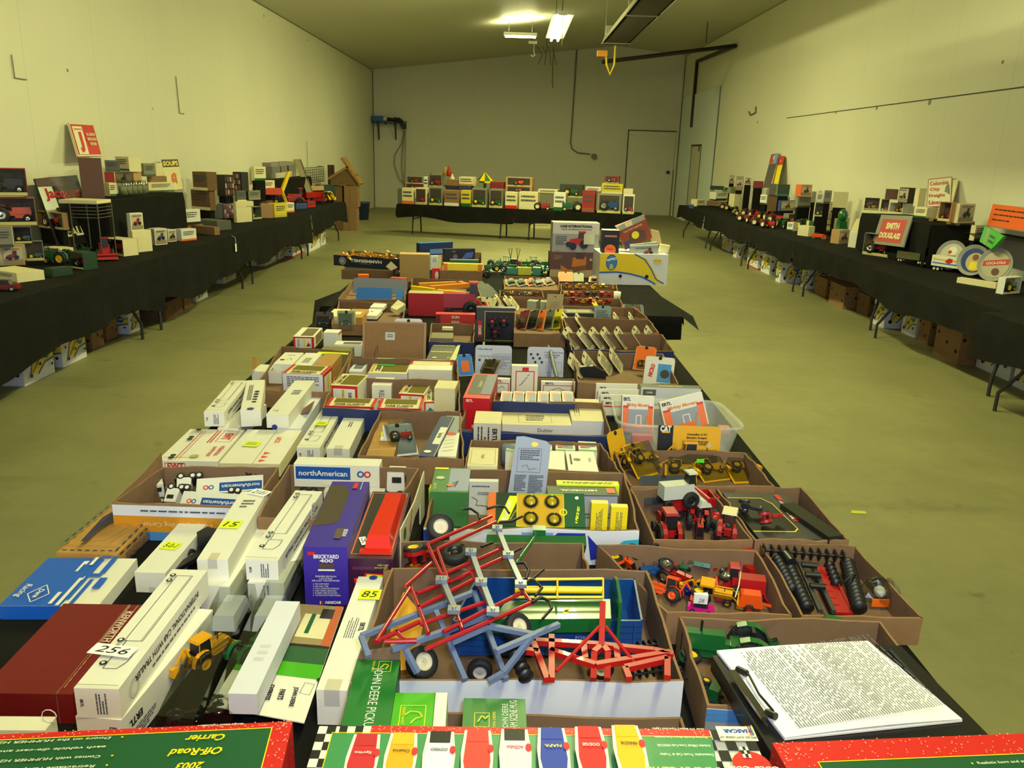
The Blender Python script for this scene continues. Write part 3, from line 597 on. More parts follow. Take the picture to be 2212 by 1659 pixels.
def frame3(c,yaw,lean,turn=0):
    """orientation of a standing card: u along width, v up, n facing"""
    Rm=Matrix.Rotation(math.radians(yaw),3,'Z')@Matrix.Rotation(math.radians(lean),3,'X')@Matrix.Rotation(math.radians(turn),3,'Y'); return Rm@XX,Rm@Z,Rm@(-YY)
def card(bc,w,h,yaw,lean,front,back,label,toym=None,seed=0,bub=(.5,.38,.6,.4),depth=.03,turn=0,name='blister_card',cat='blister pack',group=None,hook=True,title=None,tcol=None,facing=True,wrt=None):
    """blister pack standing on bottom centre bc; lean tips the top backward; the bubble is on the front (camera) side when facing"""
    u,v,n=frame3(bc,yaw,lean,turn); o=V(bc); r=E(name,o); T(r,label,cat,group); m=M(); c=.012; hw=w/2
    m.prism([(-hw,0),(hw,0),(hw,h-c),(hw-c,h),(-hw+c,h),(-hw,h-c)],(V((0,0,0)),u,v,n),.0012,back)
    sg=1 if facing else -1; fo=(n*.0014) if facing else -(n*.0003); f=Face(m,(u*-hw*sg)+fo,u*w*sg,v*h,.0004) 
    f.rect(.02,.02,.98,.98,front)
    if title: f.text(title,.5,.84,h*.1,tcol or WB,w=w*.7,bold=.02)
    if wrt: wrt(f)
    g=Face(m,(u*hw*sg)+((-n*.0004) if facing else (n*.0016)),-u*w*sg,v*h,.0004); g.lines(.12,.15,.88,.8,9,INK,seed)
    if hook: (f if facing else g).disc(.5,.94,.008,DARK,10)
    m.build('card',r)
    if toym:
        bm=M(); x,y,bw,bh=bub; cx=(x-.5)*w*sg; cy=y*h; nn=n*sg; a=[u*(cx+sx*bw*w/2)+v*(cy+sy*bh*h/2)+nn*.003 for sx,sy in ((-1,-1),(1,-1),(1,1),(-1,1))]
        t=[u*(cx+sx*bw*w*.44)+v*(cy+sy*bh*h*.42)+nn*(depth) for sx,sy in ((-1,-1),(1,-1),(1,1),(-1,1))]
        bm.hexa(a,t,BLS); bm.build('blister',r)
        parts=toym; b=M(); L=min(bw*w*.8,.12); 
        for _,mm in parts:
            off=len(b.v); b.v+=[u*(cx+p.x*L)+v*(cy+(p.z-.25)*L)+nn*(depth*.5)-nn*p.y*L*.55 for p in mm.v]; b.f+=[tuple(off+i for i in q) for q in mm.f]; b.mi+=[b._mi(mm.ms[k]) for k in mm.mi]; b.sm+=mm.sm
        b.build('packed_toy',r)
    return r
def tb(nl,nr,fl,vb,zb=TZ,ref=1,**k):
    """closed box from top pixels and the row where its near base edge would show"""
    r=nr if ref else nl; lo,hi=zb+.001,zb+.5
    for _ in range(40):
        mid=(lo+hi)/2; p=P(*r,mid); q=V((p.x,p.y,zb))-CAM; v=H_/2-FP*q.dot(CU)/q.dot(CF)
        if v<vb: lo=mid
        else: hi=mid
    return tbox(nl,nr,fl,lo,zb,**k)
def edgelines(b):
    """carton seam and creases on a plain box"""
    f=b.f('top'); f.line([(0,.004),(1,.004)],.0012,INK)
def truckart(f,rot=0,a0=.08,a1=.95,c=.5,mt=None):
    """line drawing of a cab with trailer along the long side of a face"""
    k=mt or BLK; n=16
    if f.h>f.w:   # runs away from the viewer
        q=lambda s,t:(t,a0+(a1-a0)*s)
    else: q=lambda s,t:(a0+(a1-a0)*s,t)
    f.line([q(.30,.28),q(.30,.72),q(.98,.72),q(.98,.28),q(.30,.28)],.0012,k); f.line([q(.30,.68),q(.98,.68)],.0009,k)
    f.line([q(.06,.30),q(.06,.62),q(.12,.74),q(.20,.74),q(.20,.30),q(.06,.30)],.0012,k); f.line([q(.20,.34),q(.30,.34)],.0012,k)
    R=min(f.w,f.h)*.085
    for s in (.10,.235,.29,.90,.955):
        x,y=q(s,.22); f.disc(x,y,R,k,14); f.disc(x,y,R*.5,WB,10)
# ================================================================ centre tables
ctab=[(-1.06,-.10,.92,3.0),(-.09,.87,.92,3.0),(-1.13,-.13,3.02,5.1),(-.12,.87,3.02,5.1)]
cn=['near left','near right','far left','far right']
for (x0,x1,y0,y1),n in zip(ctab,cn):
    folding_table(x0+.01,x1-.01,y0+.01,y1-.01,TZ-.004,'folding table at the %s of the centre block'%n)
    cloth(x0,x1,y0,y1-.002,TZ-.002,(.45 if 'left' in n else 0,.45 if 'right' in n else 0,.5 if 'near' in n else 0,0),'black tablecloth at the %s of the centre block'%n,len(n),amp=.008)
folding_table(-1.18,1.10,5.12,5.97,TZ-.012,'near one of two folding tables set crosswise at the far end',along='X'); folding_table(-1.18,1.10,6.01,6.86,TZ-.012,'rear one of two folding tables set crosswise at the far end',along='X')
o=cloth(-1.20,1.12,5.105,6.88,TZ-.002,(.12,.06,.17,.3),'black tablecloth on the crosswise table at the far end',5,amp=.012)
m=M(); m.add([(1.12,5.1,TZ-.003),(1.12,5.9,TZ-.003),(1.34,5.75,TZ-.12),(1.25,5.15,TZ-.10)],[(0,1,2,3)],CLOTH); child(m,'cloth_corner',o)
m=M(); m.add([(-1.20,5.1,TZ-.003),(-1.20,5.7,TZ-.003),(-1.36,5.6,TZ-.06),(-1.26,5.05,TZ-.18)],[(3,2,1,0)],CLOTH); child(m,'cloth_corner',o)
# ---------------- near edge: three big picture boxes
def spark(f,a0,b0,a1,b1,n,seed):
    R=random.Random(seed)
    f.k+=1
    for _ in range(n): x=R.uniform(a0,a1); y=R.uniform(b0,b1); s=.0009; f.m.quad(f.pt(x-s/f.w,y-s/f.h),f.pt(x+s/f.w,y-s/f.h),f.pt(x+s/f.w,y+s/f.h),f.pt(x-s/f.w,y+s/f.h),C(255,170,140))
zt=.90
a=P(-60,1589,zt); b_=P(632,1558,zt); d=(b_-a).normalized(); n=V((-d.y,d.x,0)); nr=b_-n*.15; nl=nr-d*.62
B1=Box([nl,nr,b_,b_-d*.62],.74,zt,RED); f=B1.f('top'); f.rect(0,0,.955,.915,mat('picture_box_green',(24,86,50),.4)); f.frame(-.02,-.05,.957,.918,.0016,YEL)
spark(f,0,.92,1,1,160,1); spark(f,.96,0,1,1,60,2)
Wd=f.w; 
for t,cx,cy,h in (('Carrier',.81,.80,.0135),('Off-Road',.80,.615,.0145),('2003',.80,.43,.0135)): f.text(t,cx,cy,h,YEL,rot=180,bold=.025,shear=.25)
f.text('Coca-Cola',.77,.2,.022,WB,rot=180,bold=.02,shear=.35); f.text('Limited Edition Collectible',.84,.957,.004,WB,rot=180,bold=.01)
for i,t in enumerate(['Doors on the HUMMER H2 vehicles open','each vehicle die-cast and friction powered','Comes with HUMMER H2 2003 vehicles - one SUV and one pickup','Retractable ramp with HUMMER H2 and Coke trailer','Working headlights, taillights and trailer lights','Detachable cab and trailer']):
    wd=[.225,.245,.33,.30,.30,.2][i]; f.text(t,.60-wd/Wd/2,.845-.128*i,.0066,WB,rot=180,w=wd,bold=.012,shear=.15); 
    if i!=1: f.disc(.625,.84-.128*i,.0016,YEL)
f=B1.f('right'); spark(f,0,0,1,1,90,4); f.line([(.75,1),(.45,.0)],.0012,DRED)
B1.done('toy_truck_box','red and green box reading 2003 Off-Road Carrier at the near left corner','box')
# middle box
a=P(690,1569,zt); b_=P(1622,1580,zt); L=(b_-a).length; d=(b_-a).normalized(); n=V((-d.y,d.x,0))
B2=Box([a-n*.15,b_-n*.15,b_,a],.74,zt,WB); f=B2.f('top'); f.rect(.0,.0,1,1,WB)
def checker(f,a0,b0,a1,b1,na,nb):
    f.k+=1
    for i in range(na):
        for j in range(nb):
            if (i+j)%2: x0=a0+(a1-a0)*i/na;x1=a0+(a1-a0)*(i+1)/na;y0=b0+(b1-b0)*j/nb;y1=b0+(b1-b0)*(j+1)/nb; f.m.quad(f.pt(x0,y0),f.pt(x1,y0),f.pt(x1,y1),f.pt(x0,y1),BLK)
checker(f,0,0,.04,1,2,9); checker(f,.03,.9,.12,1,5,1); checker(f,.88,.0,1,1,5,7)
f.rect(.12,.90,.90,1,RED); spark(f,.12,.91,.9,1,120,7)
f.poly([(.035,0),(.035,.88),(.90,.88),(.875,.0)],mat('picture_box_green_light',(60,140,80),.4)); f.line([(.035,0),(.035,.885),(.90,.885)],.0013,YEL)
suits=[(C(200,30,45),'Sprite',WB),(C(240,165,20),'Cheerios',BLK),(C(225,225,230),'GOODWRENCH',BLK),(C(225,60,50),'',WB),(C(205,205,212),'ACDelco',RED),(C(30,60,160),'NAPA',YEL),(C(205,20,30),'DODGE',WB),(C(240,180,20),'PENNZOIL',BLK)]
SK=C(190,120,85)
for i,(cm,t,tc) in enumerate(suits):
    cx=.115+.083*i; w=.031; f.poly([(cx-w,.10),(cx-w*1.15,.55),(cx-w*.95,.86),(cx+w*.95,.86),(cx+w*1.15,.55),(cx+w,.10)],WB)
    f.poly([(cx-w*.8,.30),(cx-w*.95,.45),(cx-w*.75,.86),(cx+w*.75,.86),(cx+w*.95,.45),(cx+w*.8,.30),(cx+w*.3,.22),(cx-w*.3,.22)],cm)
    f.poly([(cx-w*.75,.70),(cx-w*.75,.86),(cx+w*.75,.86),(cx+w*.72,.70)],[C(190,30,40),C(240,180,30),BLK,C(225,60,50),BLK,C(30,60,160),C(205,20,30),C(240,180,20)][i])
    f.disc(cx,.13,.010,SK,14,.012); f.disc(cx+w*.95,.60,.0045,C(200,40,40),10,.008)
    if t: f.text(t,cx,.60,.006,tc,rot=180,w=w*L*1.2,bold=.02)
for i,t in enumerate(['Over 270 Battery Operated Lights','Racing Family Race Car Inside','Includes Official Coca-Cola NASCAR','Detachable Truck Cab & Trailer']): f.text(t,.815,.80-.12*i,.0048,WB,rot=180,w=.075,bold=.015)
f.text('NASCAR Carrier',.80,.24,.012,YEL,rot=180,w=.115,bold=.03)
f.rect(.90,.62,.985,.82,WB); f.text('NASCAR',.945,.75,.008,BLU,rot=180,w=.04,bold=.05)
for k,cm in enumerate((YEL,RED,BLU,YEL)): f.rect(.968+.004*k,.68,.970+.004*k,.82,cm)
f.text('OFFICIAL SOFT DRINK OF',.943,.645,.004,BLK,rot=180,w=.055,bold=.02); f.text('Limited Edition Collectible',.93,.95,.004,BLK,rot=180)
f.disc(.945,.28,.026,RED,24); f.text('Coca-Cola',.945,.22,.012,WB,rot=180,shear=.3,bold=.02); f.rect(.932,.36,.95,.5,WB); checker(f,.932,.36,.95,.5,3,3)
B2.done('toy_truck_box','checkered and green box with race drivers reading NASCAR Carrier at the near edge','box')
# right box
a=P(1668,1605,zt); b_=P(2240,1583,zt); d=(b_-a).normalized(); n=V((-d.y,d.x,0)); b_=a+d*.6
B3=Box([a-n*.15,b_-n*.15,b_,a],.74,zt,RED); f=B3.f('top'); f.rect(.085,0,1,.72,mat('picture_box_green',(24,86,50),.4)); f.frame(.082,-.1,1.1,.725,.0016,YEL); spark(f,0,.73,1,1,170,9); spark(f,0,0,.08,1,60,10)
f.text('Celebrate',.20,.56,.0075,WB,w=.052,shear=.3,bold=.015); f.text('MICKEY',.235,.40,.014,RED,w=.09,bold=.08)
for i,t in enumerate(['Realistic horn and engine sounds','Detachable cab and trailer','Working headlights, taillights &']): f.text(t,.56+.015*i,.60-.14*i,.0066,WB,w=[.115,.09,.12][i],bold=.012); f.disc(.45+.03*i,.60-.14*i,.0016,YEL)
f=B3.f('left'); spark(f,0,0,1,1,60,12)
B3.done('toy_truck_box','red and green box reading Celebrate at the near right corner','box')
# ---------------- left column of boxes
b=tb((-48,1497),(156,1500),(156,1304),1564,m=DRED); f=b.f('top'); f.line([(.83,0),(.83,1)],.0014,C(150,110,70)); f.line([(.835,0),(.835,1)],.0008,C(150,110,70))
f.text('KENWORTH',.915,.72,.017,C(215,190,170),rot=-90,w=.105,bold=.03); f.lines(.86,.55,.875,.97,1,C(190,150,120),4,True); f.lines(.86,.05,.88,.45,1,C(190,150,120),5,True); f.line([(.965,.5),(.965,.98)],.001,C(215,190,170)); f.line([(.86,.5),(.86,.98)],.001,C(215,190,170)); b.f('front').line([(.83,0),(.83,1)],.0014,C(120,80,60))
b.done('book_box','dark red book shaped box with KENWORTH lettering at the left table edge')
b=tb((-3,1309),(212,1309),(120,1206),1338,m=WB); f=b.f('top'); BL=mat('bright_blue_print',(20,92,200),.4); f.rect(0,0,.62,1,BL); b.f('front').rect(0,0,.62,1,BL); b.f('left').rect(0,0,1,1,BL)
for q in ((.44,.70,.47,.93),(.47,.85,.50,.93),(.56,.0,.60,.55),(.60,.5,.66,.58),(.48,.02,.52,.25),(.54,.82,.58,1)): f.rect(*q,WB)
for q in ((.62,.1,.66,.95),(.70,.0,.74,.5),(.66,.55,.78,.62),(.74,.62,.80,1),(.80,.30,.88,.52),(.62,.95,.72,1)): f.rect(*q,BL)
f.line([(.20,.18),(.31,.36),(.42,.18),(.31,.02),(.20,.18)],.0022,WB); f.text('Dana',.31,.19,.012,WB,rot=-90,w=.035,bold=.02,shear=.2); f.text('Racing',.12,.24,.020,WB,rot=-90,w=.055,shear=.3,bold=.01)
b.done('toy_box','flat blue and white box with Racing script at the left table edge')
b=tb((121,1193),(253,1198),(239,1098),1230,m=KG); f=b.f('top'); NV=C(52,50,78)
for q in ((.06,.05,.94,.05),(.94,.05,.94,.95),(.94,.95,.06,.95),(.06,.95,.06,.05)):
    for k in range(7): s=k/7; e=s+.08; f.line([(q[0]+(q[2]-q[0])*s,q[1]+(q[3]-q[1])*s),(q[0]+(q[2]-q[0])*e,q[1]+(q[3]-q[1])*e)],.0045,NV)
f.frame(.04,.03,.96,.97,.0008,NV); f.poly([(.3,.12),(.38,.14),(.36,.4),(.42,.6),(.5,.72),(.44,.9),(.3,.88),(.2,.66),(.25,.4)],NV); f.line([(.42,.12),(.7,.16),(.85,.5),(.62,.52),(.42,.3)],.0012,NV); f.disc(.62,.74,.014,NV,r0=.003); f.lines(.55,.82,.9,.9,3,NV,3)
g=b.f('right'); [g.line([(.05+.13*k,.85),(.13+.13*k,.85)],.005,NV) for k in range(7)]; [g.line([(.05+.13*k,.12),(.13+.13*k,.12)],.005,NV) for k in range(7)]; g.lines(.1,.25,.9,.75,5,NV,8)
b.done('toy_box','kraft brown box with dark blue line drawing of a driver at the left table edge')
def shift(c,x,y): return [p+V((x,y,0)) for p in c]
def ertlbox(b,label,txt='INTERNATIONAL CAB WITH TRAILER',art=True,side=True,front=True):
    if art: truckart(b.f('top'))
    if side:
        g=b.f('right'); g.text(txt,.5,.62,g.h*.22,BLK,rot=180,w=g.w*.72,bold=.03); g.lines(.3,.22,.8,.38,1,INK,7); g.disc(.12,.45,g.h*.3,BLK,r0=.0008); g.disc(.12,.45,g.h*.22,INK,r0=.0006)
    if front:
        g=b.f('front'); g.text('ERTL',.14,.5,g.w*.07,BLK,rot=-90,bold=.04); g.lines(.45,.15,.72,.85,4,INK,9,True)
    b.f('top').line([(0,.0),(1,.0)],.001,INK); return b.done('long_truck_box',label)
def tape(b,w=.3):
    f=b.f('top'); f.rect(.5-w/2,0,.5+w/2,min(.12,.03/f.h),C(200,190,160,k='t')); g=b.f('front'); g.rect(.5-w/2,.55,.5+w/2,1,C(190,186,178,k='t'))
b=tb((290,1236),(357,1238),(407,1112),1281); b.f('front').rect(.42,.0,.62,.28,C(200,196,180)); b.f('top').rect(.55,.86,.9,.93,C(40,60,130)); b.done('long_truck_box','plain long white box with yellow sticker beside the kraft box'); sticker(b,'top',.45,.42,.042,.035,rot=-8,writing='5-0-1')
zs=.808
tbox((430,1264),(496,1266),(566,1120),zs,TZ).done('long_truck_box','long white box underneath the stickered box left of the truck drawing box')
b=tb((425,1209),(492,1209),(566,1062),1252,zs); tape(b); b.f('top').lines(.3,.72,.75,.86,3,INK,5); b.done('long_truck_box','long white box with yellow sticker and tag 2101, on another white box'); sticker(b,'top',.42,.46,.045,.04,rot=-5,writing='15'); sticker(b,'top',.75,.97,.05,.035,m=PAP,name='lot_tag',rot=-25,writing='2101')
b=tbox((535,1258),(613,1260),(632,1100),zs,TZ); g=b.f('right'); g.text('INTERNATIONAL CAB WITH TRAILER',.5,.6,g.h*.2,BLK,rot=180,w=g.w*.7,bold=.03); g.disc(.1,.45,g.h*.3,BLK,r0=.001); b.f('front').lines(.4,.1,.7,.9,3,INK,5,True); b.done('long_truck_box','long white box underneath the truck drawing box beside the purple box')
b=tb((530,1209),(600,1212),(610,1058),1255,zs); ertlbox(b,'long white box with truck drawing and tag 2102, on another white box'); sticker(b,'right',.72,.75,.05,.028,m=PAP,name='lot_tag',rot=80,writing='2102')
b=Box(shift(rectc(P(163,1547,zs),P(262,1556,zs),.335),0,0),TZ,zs); b.f('front').text('ERTL',.8,.5,.012,BLK,rot=-90); g=b.f('right'); g.text('ERTL',.12,.6,.014,BLK,rot=180,bold=.04); g.lines(.02,.1,.3,.4,4,INK,4); b.done('long_truck_box','long white box underneath the nearest truck drawing box')
b=tb((159,1486),(256,1489),(394,1230),1553,zs); ertlbox(b,'long white box with truck drawing and tag 256, nearest of the white boxes'); sticker(b,'top',.28,.235,.078,.03,m=PAP,name='lot_tag',rot=-8,writing='256')
tbox((-45,1577),(98,1578),(-20,1547),.80,TZ).done('long_truck_box','white box end at the near left corner behind the 2003 Off-Road Carrier box')
m=M(); m.tube([P(108,1560,.802)+V((.012*math.cos(t/10*6.28),.0,.012+.012*math.sin(t/10*6.28))) for t in range(11)],.0009,TWHT,5)
T(m.build('string_loop'),'thin white string loop on the white box at the near left corner','string')
# toy truck between the white boxes
tk=[('chassis',M())]; tk[0][1].bar((-.5,0,.13),(.4,0,.13),.10,TBLK,.05); tk[0][1].box(.25,.42,-.13,.13,.10,.34,TBLK)
for x in (-.42,-.30,.12,.33):
    for s_ in (-1,1): c=M(); wheel(c,(x,s_*.13,.09),.09,.06,C(190,160,90),n=14); tk.append(('wheel',c))
toy('toy_truck',tk,'black toy truck chassis between long white boxes','toy truck',P(402,1232,TZ)+V((.012,0,0)),.21,yaw=66)
b=tb((683,1490),(750,1492),(764,1245),1567); tape(b,.5); b.f('top').text('ERTL',.80,.50,.010,BLK,rot=-90,bold=.04); b.f('top').lines(.25,.40,.65,.58,5,INK,6,True,.35); b.f('top').disc(.62,.985,.009,C(30,60,150)); b.done('long_truck_box','long white box with yellow sticker standing against the large white sided carton'); sticker(b,'top',.72,.80,.045,.04,writing='85')
# ---------------- parts card and clear packs beside the white boxes
zc=TZ+.045; q=[P(452,1524,zc),P(657,1562,zc),P(742,1312,zc),P(598,1302,zc)]; m=M(); m.hexa([p-Z*.0015 for p in q],q,WB); f=Face(m,q[0]+Z*.0005,q[1]-q[0],q[3]-q[0]); f.m.quad(*[p+Z*.0005 for p in q],WB)
def qp(a,b_,h=.001): return q[0].lerp(q[1],a).lerp(q[3].lerp(q[2],a),b_)+Z*h
def qq(a0,b0,a1,b1,mt,h,s_=0): m.quad(qp(a0,b0,h),qp(a1,b0+s_,h),qp(a1,b1+s_,h),qp(a0,b1,h),mt)
PHB=C(150,130,84); qq(0,.52,1,1,PHB,.0012); qq(0,.30,1,.42,LGRN,.0012,.02); qq(0,.42,1,.56,C(24,84,40),.0014,.02); qq(0,.56,1,.585,BLK,.0016,.02); qq(.5,.66,.92,.9,CRM,.0016); qq(.6,.7,.66,.9,TGRN,.002); qq(.72,.86,.9,.96,C(40,36,30),.002); qq(0,.60,.35,.8,C(80,76,50),.0016); qq(.88,.6,1,1,C(190,90,40),.0018)
for i,t in enumerate(('JOHN DEERE','PARTS','EXPRESS')):
    f=Face(m,qp(.5,.26-.0*i,.0022),q[1]-q[0],q[3]-q[0]); f.text(t,.30-.13*i,-.10,.011,BLK,rot=-82,w=(.052,.028,.042)[i],bold=.04)
f=Face(m,q[0]+Z*.0022,q[1]-q[0],q[3]-q[0]); f.lines(.22,.04,.34,.22,3,INK,3,True); f.frame(.82,.2,.93,.29,.0008,C(60,110,60)); f.disc(.96,.33,.006,BLK,10)
T(m.build('blister_card'),'white and green card lettered JOHN DEERE PARTS EXPRESS lying at the front','card')
b=lbox((492,1498),(596,1298),.048,TZ+.10,TZ+.06,m=WG); b.f('top').lines(.3,.3,.7,.5,3,C(200,200,196),4); b.done('toy_box','long white tray box inside a clear sleeve on the green parts card')
def clearpack(q,z0,z1,lb,toys_):
    pts=[P(*p,z1) for p in q]; ce=(pts[0]+pts[2])/2; m=M(); lo=[V((p.x,p.y,z0)) for p in pts]; hi=[V((ce.x+(p.x-ce.x)*.86,ce.y+(p.y-ce.y)*.93,z1)) for p in pts]; m.add(lo+hi,[(4,5,6,7),(0,1,5,4),(1,2,6,5),(2,3,7,6),(3,0,4,7)],BLS)
    o=E('clear_pack',V((ce.x,ce.y,z0))); T(o,lb,'blister pack'); child(m,'clear_shell',o)
    for n_,mm in toys_(pts,z0): child(mm,n_,o)
    return o
def tk_(pts,z0,parts,s_,t_,L,yaw,nm):
    b=M(); ce=pts[0].lerp(pts[1],s_).lerp(pts[3].lerp(pts[2],s_),t_); X=Matrix.Translation(V((ce.x,ce.y,z0+.006)))@rz(yaw)@Matrix.Scale(L,4)
    for _,mm in parts: off=len(b.v); b.v+=[X@p for p in mm.v]; b.f+=[tuple(off+i for i in f_) for f_ in mm.f]; b.mi+=[b._mi(mm.ms[k]) for k in mm.mi]; b.sm+=mm.sm
    return (nm,b)
def foam(pts,z0,s_,t_):
    m=M(); ce=pts[0].lerp(pts[1],s_).lerp(pts[3].lerp(pts[2],s_),t_); hexb(m,ce.x-.025,ce.x+.025,ce.y-.05,ce.y+.05,z0+.004,z0+.034,mat('white_foam',(225,226,235),.7),.8,.8); return ('foam_block',m)
clearpack([(325,1562),(420,1572),(575,1215),(487,1228)],TZ+.02,TZ+.065,'clear pack with a yellow toy backhoe right of the white box tagged 256',lambda p,z:[tk_(p,z,p_loader(TCAT),.45,.42,.085,62,'packed_backhoe'),foam(p,z,.5,.72),tk_(p,z,p_tractor(TBLK,CHR,'seat',lugs=0),.5,.1,.05,20,'packed_tractor')])
clearpack([(428,1560),(500,1545),(655,1200),(590,1212)],TZ+.02,TZ+.07,'clear pack with green toy tractor and white block, left of the green parts card',lambda p,z:[tk_(p,z,p_tractor(TGRN,TBLK,'seat',lugs=0),.45,.42,.085,62,'packed_tractor'),foam(p,z,.5,.68),tk_(p,z,p_tractor(TBLK,CHR,'seat',lugs=0),.4,.15,.05,20,'packed_tractor')])
# ---------------- Brickyard box
b=tb((654,1181),(750,1182),(737,1040),1307,m=PUR); f=b.f('top'); DK=mat('window_box_brown_inside',(88,70,58),.7); f.poly([(.02,.28),(.02,.92),(.42,.92),(.58,.80),(.58,.34),(.30,.30)],DK); f.k+=1; f.poly([(.02,.28),(.02,.92),(.42,.92),(.58,.80),(.58,.34),(.30,.30)],WIN)
g=b.f('left'); g.rect(.08,.12,.70,1,DK); f.text('BRICKYARD 400',.84,.18,.010,WB,rot=-90,w=.035,bold=.03); f.poly([(.62,.10),(.78,.10),(.78,.24),(.62,.24)],C(90,70,50)); f.rect(.62,.86,.74,.96,RED); f.lines(.82,.84,.86,.98,1,WB,3,True)
g=b.f('front'); g.rect(.10,.86,.26,.92,RED); g.text('BRICKYARD',.52,.84,.010,WB,w=.055,bold=.03); g.text('400',.52,.77,.009,WB,w=.03,bold=.03); g.poly([(.32,.73),(.72,.73),(.66,.64),(.38,.64)],C(80,62,50)); g.rect(.33,.60,.71,.63,WB)
g.frame(.15,.22,.92,.54,.0006,C(80,60,110)); 
for i,t in enumerate(['PREMIER EDITION','1:64 SCALE','DIE CAST TRANSPORTER']): g.text(t,.5,.51-.035*i,.0038,WB,w=(.045,.028,.060)[i])
for i,t in enumerate(['DIE CAST BODY','DIE CAST CAB','FULLY DETAILED INTERIOR','100% TAMPO GRAPHICS','RUBBER TIRES MOUNTED','ON RACING STYLED WHEELS']): g.text(t,.26+(.030,.028,.052,.046,.048,.056)[i]/2/g.w,.385-.035*i,.0036,WB,w=(.030,.028,.052,.046,.048,.056)[i]); g.disc(.22,.385-.035*i,.0011,WB)
g.text('NASCAR',.66,.09,.007,WB,w=.035,bold=.05,shear=.2)
for k,cm in enumerate((YEL,RED,BLU)): g.rect(.36+.04*k,.06,.385+.04*k,.115,cm)
b.done('window_box','purple Brickyard 400 window box standing upright beside the long white boxes')
# red tray pack
b=tb((751,1206),(849,1208),(818,1062),1300,m=mat('plum_print',(60,16,50),.4)); f=b.f('top'); f.rect(.05,.06,.92,.96,TBLK); f.frame(.03,.05,.94,.97,.0025,ORG); g=b.f('front')
g.text('GRAND RAPIDS',.35,.78,.008,C(130,60,120),w=.05); g.text('AGES 4 & UP',.78,.86,.0035,STK,w=.025); g.text('DIE CAST METAL',.75,.80,.0035,STK,w=.03); g.poly([(.15,.42),(.12,.55),(.35,.60),(.38,.68),(.88,.66),(.9,.58),(1,.56),(.98,.40)],RED); g.poly([(.2,.45),(.18,.53),(.4,.57),(.42,.65),(.84,.63),(.86,.55),(.94,.53),(.92,.43)],STK); g.text('ROAD CHAMPS',.55,.52,.012,BLK,w=.062,bold=.05)
b.done('window_box','plum window box holding a red tray, behind the long white box with sticker'); c=b.t; mm=M(); u=(c[1]-c[0]); v=(c[3]-c[0]); o=c[0]
q=lambda a,bb,h:o+u*a+v*bb+Z*h
RT=mat('red_clear_tray',(225,40,24),.15,coat=.6); mm.hexa([q(.30,.10,.001),q(.92,.10,.001),q(.95,.90,.001),q(.38,.90,.001)],[q(.36,.15,.030),q(.84,.15,.030),q(.86,.80,.030),q(.46,.80,.030)],RT); mm.hexa([q(.22,.06,.001),q(.95,.06,.001),q(.95,.10,.001),q(.22,.10,.001)],[q(.22,.06,.006),q(.95,.06,.006),q(.95,.10,.006),q(.22,.10,.006)],RT)
child(mm,'red_tray',b.o,'glossy red plastic tray'); sticker(b,'top',.22,.22,.016,.04,m=PAP,name='lot_tag',rot=20,writing='54')
# tall card with cut window
a=P(864,1226,.765); e=P(915,1112,.765); hh=zat(a,1144); u=(e-a); m=M(); n=V((-u.y,u.x,0)).normalized(); CR_=mat('card_box_cream',(205,198,160),.6)
pr=[(0,0),(0,1),(.55,1.0),(.99,1.30),(1,.0),(.80,0),(.80,.62),(.55,.55),(.30,.25),(.25,0)]; H0=hh-.765
m.prism([(x*u.length,y*H0) for x,y in pr],(a,u.normalized(),Z,n),-.003,CR_); f=Face(m,a-n*.0035,u,Z*H0,.0004) if False else None
o=T(m.build('cut_out_card'),'tall cream window card with red lettering behind the plum window box','card')
m=M(); f=Face(m,a+n*.0005,-u*-1,Z*H0,.0004); f.n=-f.n if f.n.dot(V((a-CAM)))>0 else f.n; f.o=a+ (f.n*.004); f.text('MERRICK',.38,.72,.014,RED,rot=65,w=.06,bold=.03); f.disc(.13,.72,.012,C(60,80,30),ry=.016); f.text('GREAT VALUE',.52,.62,.006,BLK,rot=65,w=.05); child(m,'lettering',o,'red and black lettering')
# ---------------- cartons and what is in them
def ct(px4,label,h=.085,out=None,inn=None,seed=1,zr=None,**k):
    zr=zr or TZ+h; m,c,o=carton(px4,zr,TZ,label,out,inn,seed=seed,**k); return c,o,zr
def side(c,i,zr,fn,o,name='printed_side',label=None):
    """printing on an outer side of a carton: shallow skin kept as part of the carton"""
    A,B=c[i],c[(i+1)%4]; n=V(((B-A).y,-(B-A).x,0)).normalized(); m=M(); m.hexa([A+n*.001+Z*(TZ-zr),B+n*.001+Z*(TZ-zr),B+n*.002+Z*(TZ-zr),A+n*.002+Z*(TZ-zr)],[A+n*.001+Z*-.004,B+n*.001+Z*-.004,B+n*.002+Z*-.004,A+n*.002+Z*-.004],WG)
    f=Face(m,A+n*.0022+Z*(TZ-zr),B-A,Z*(zr-TZ-.004),.0004); fn(f); return child(m,name,o,label)
TF=TZ+.006
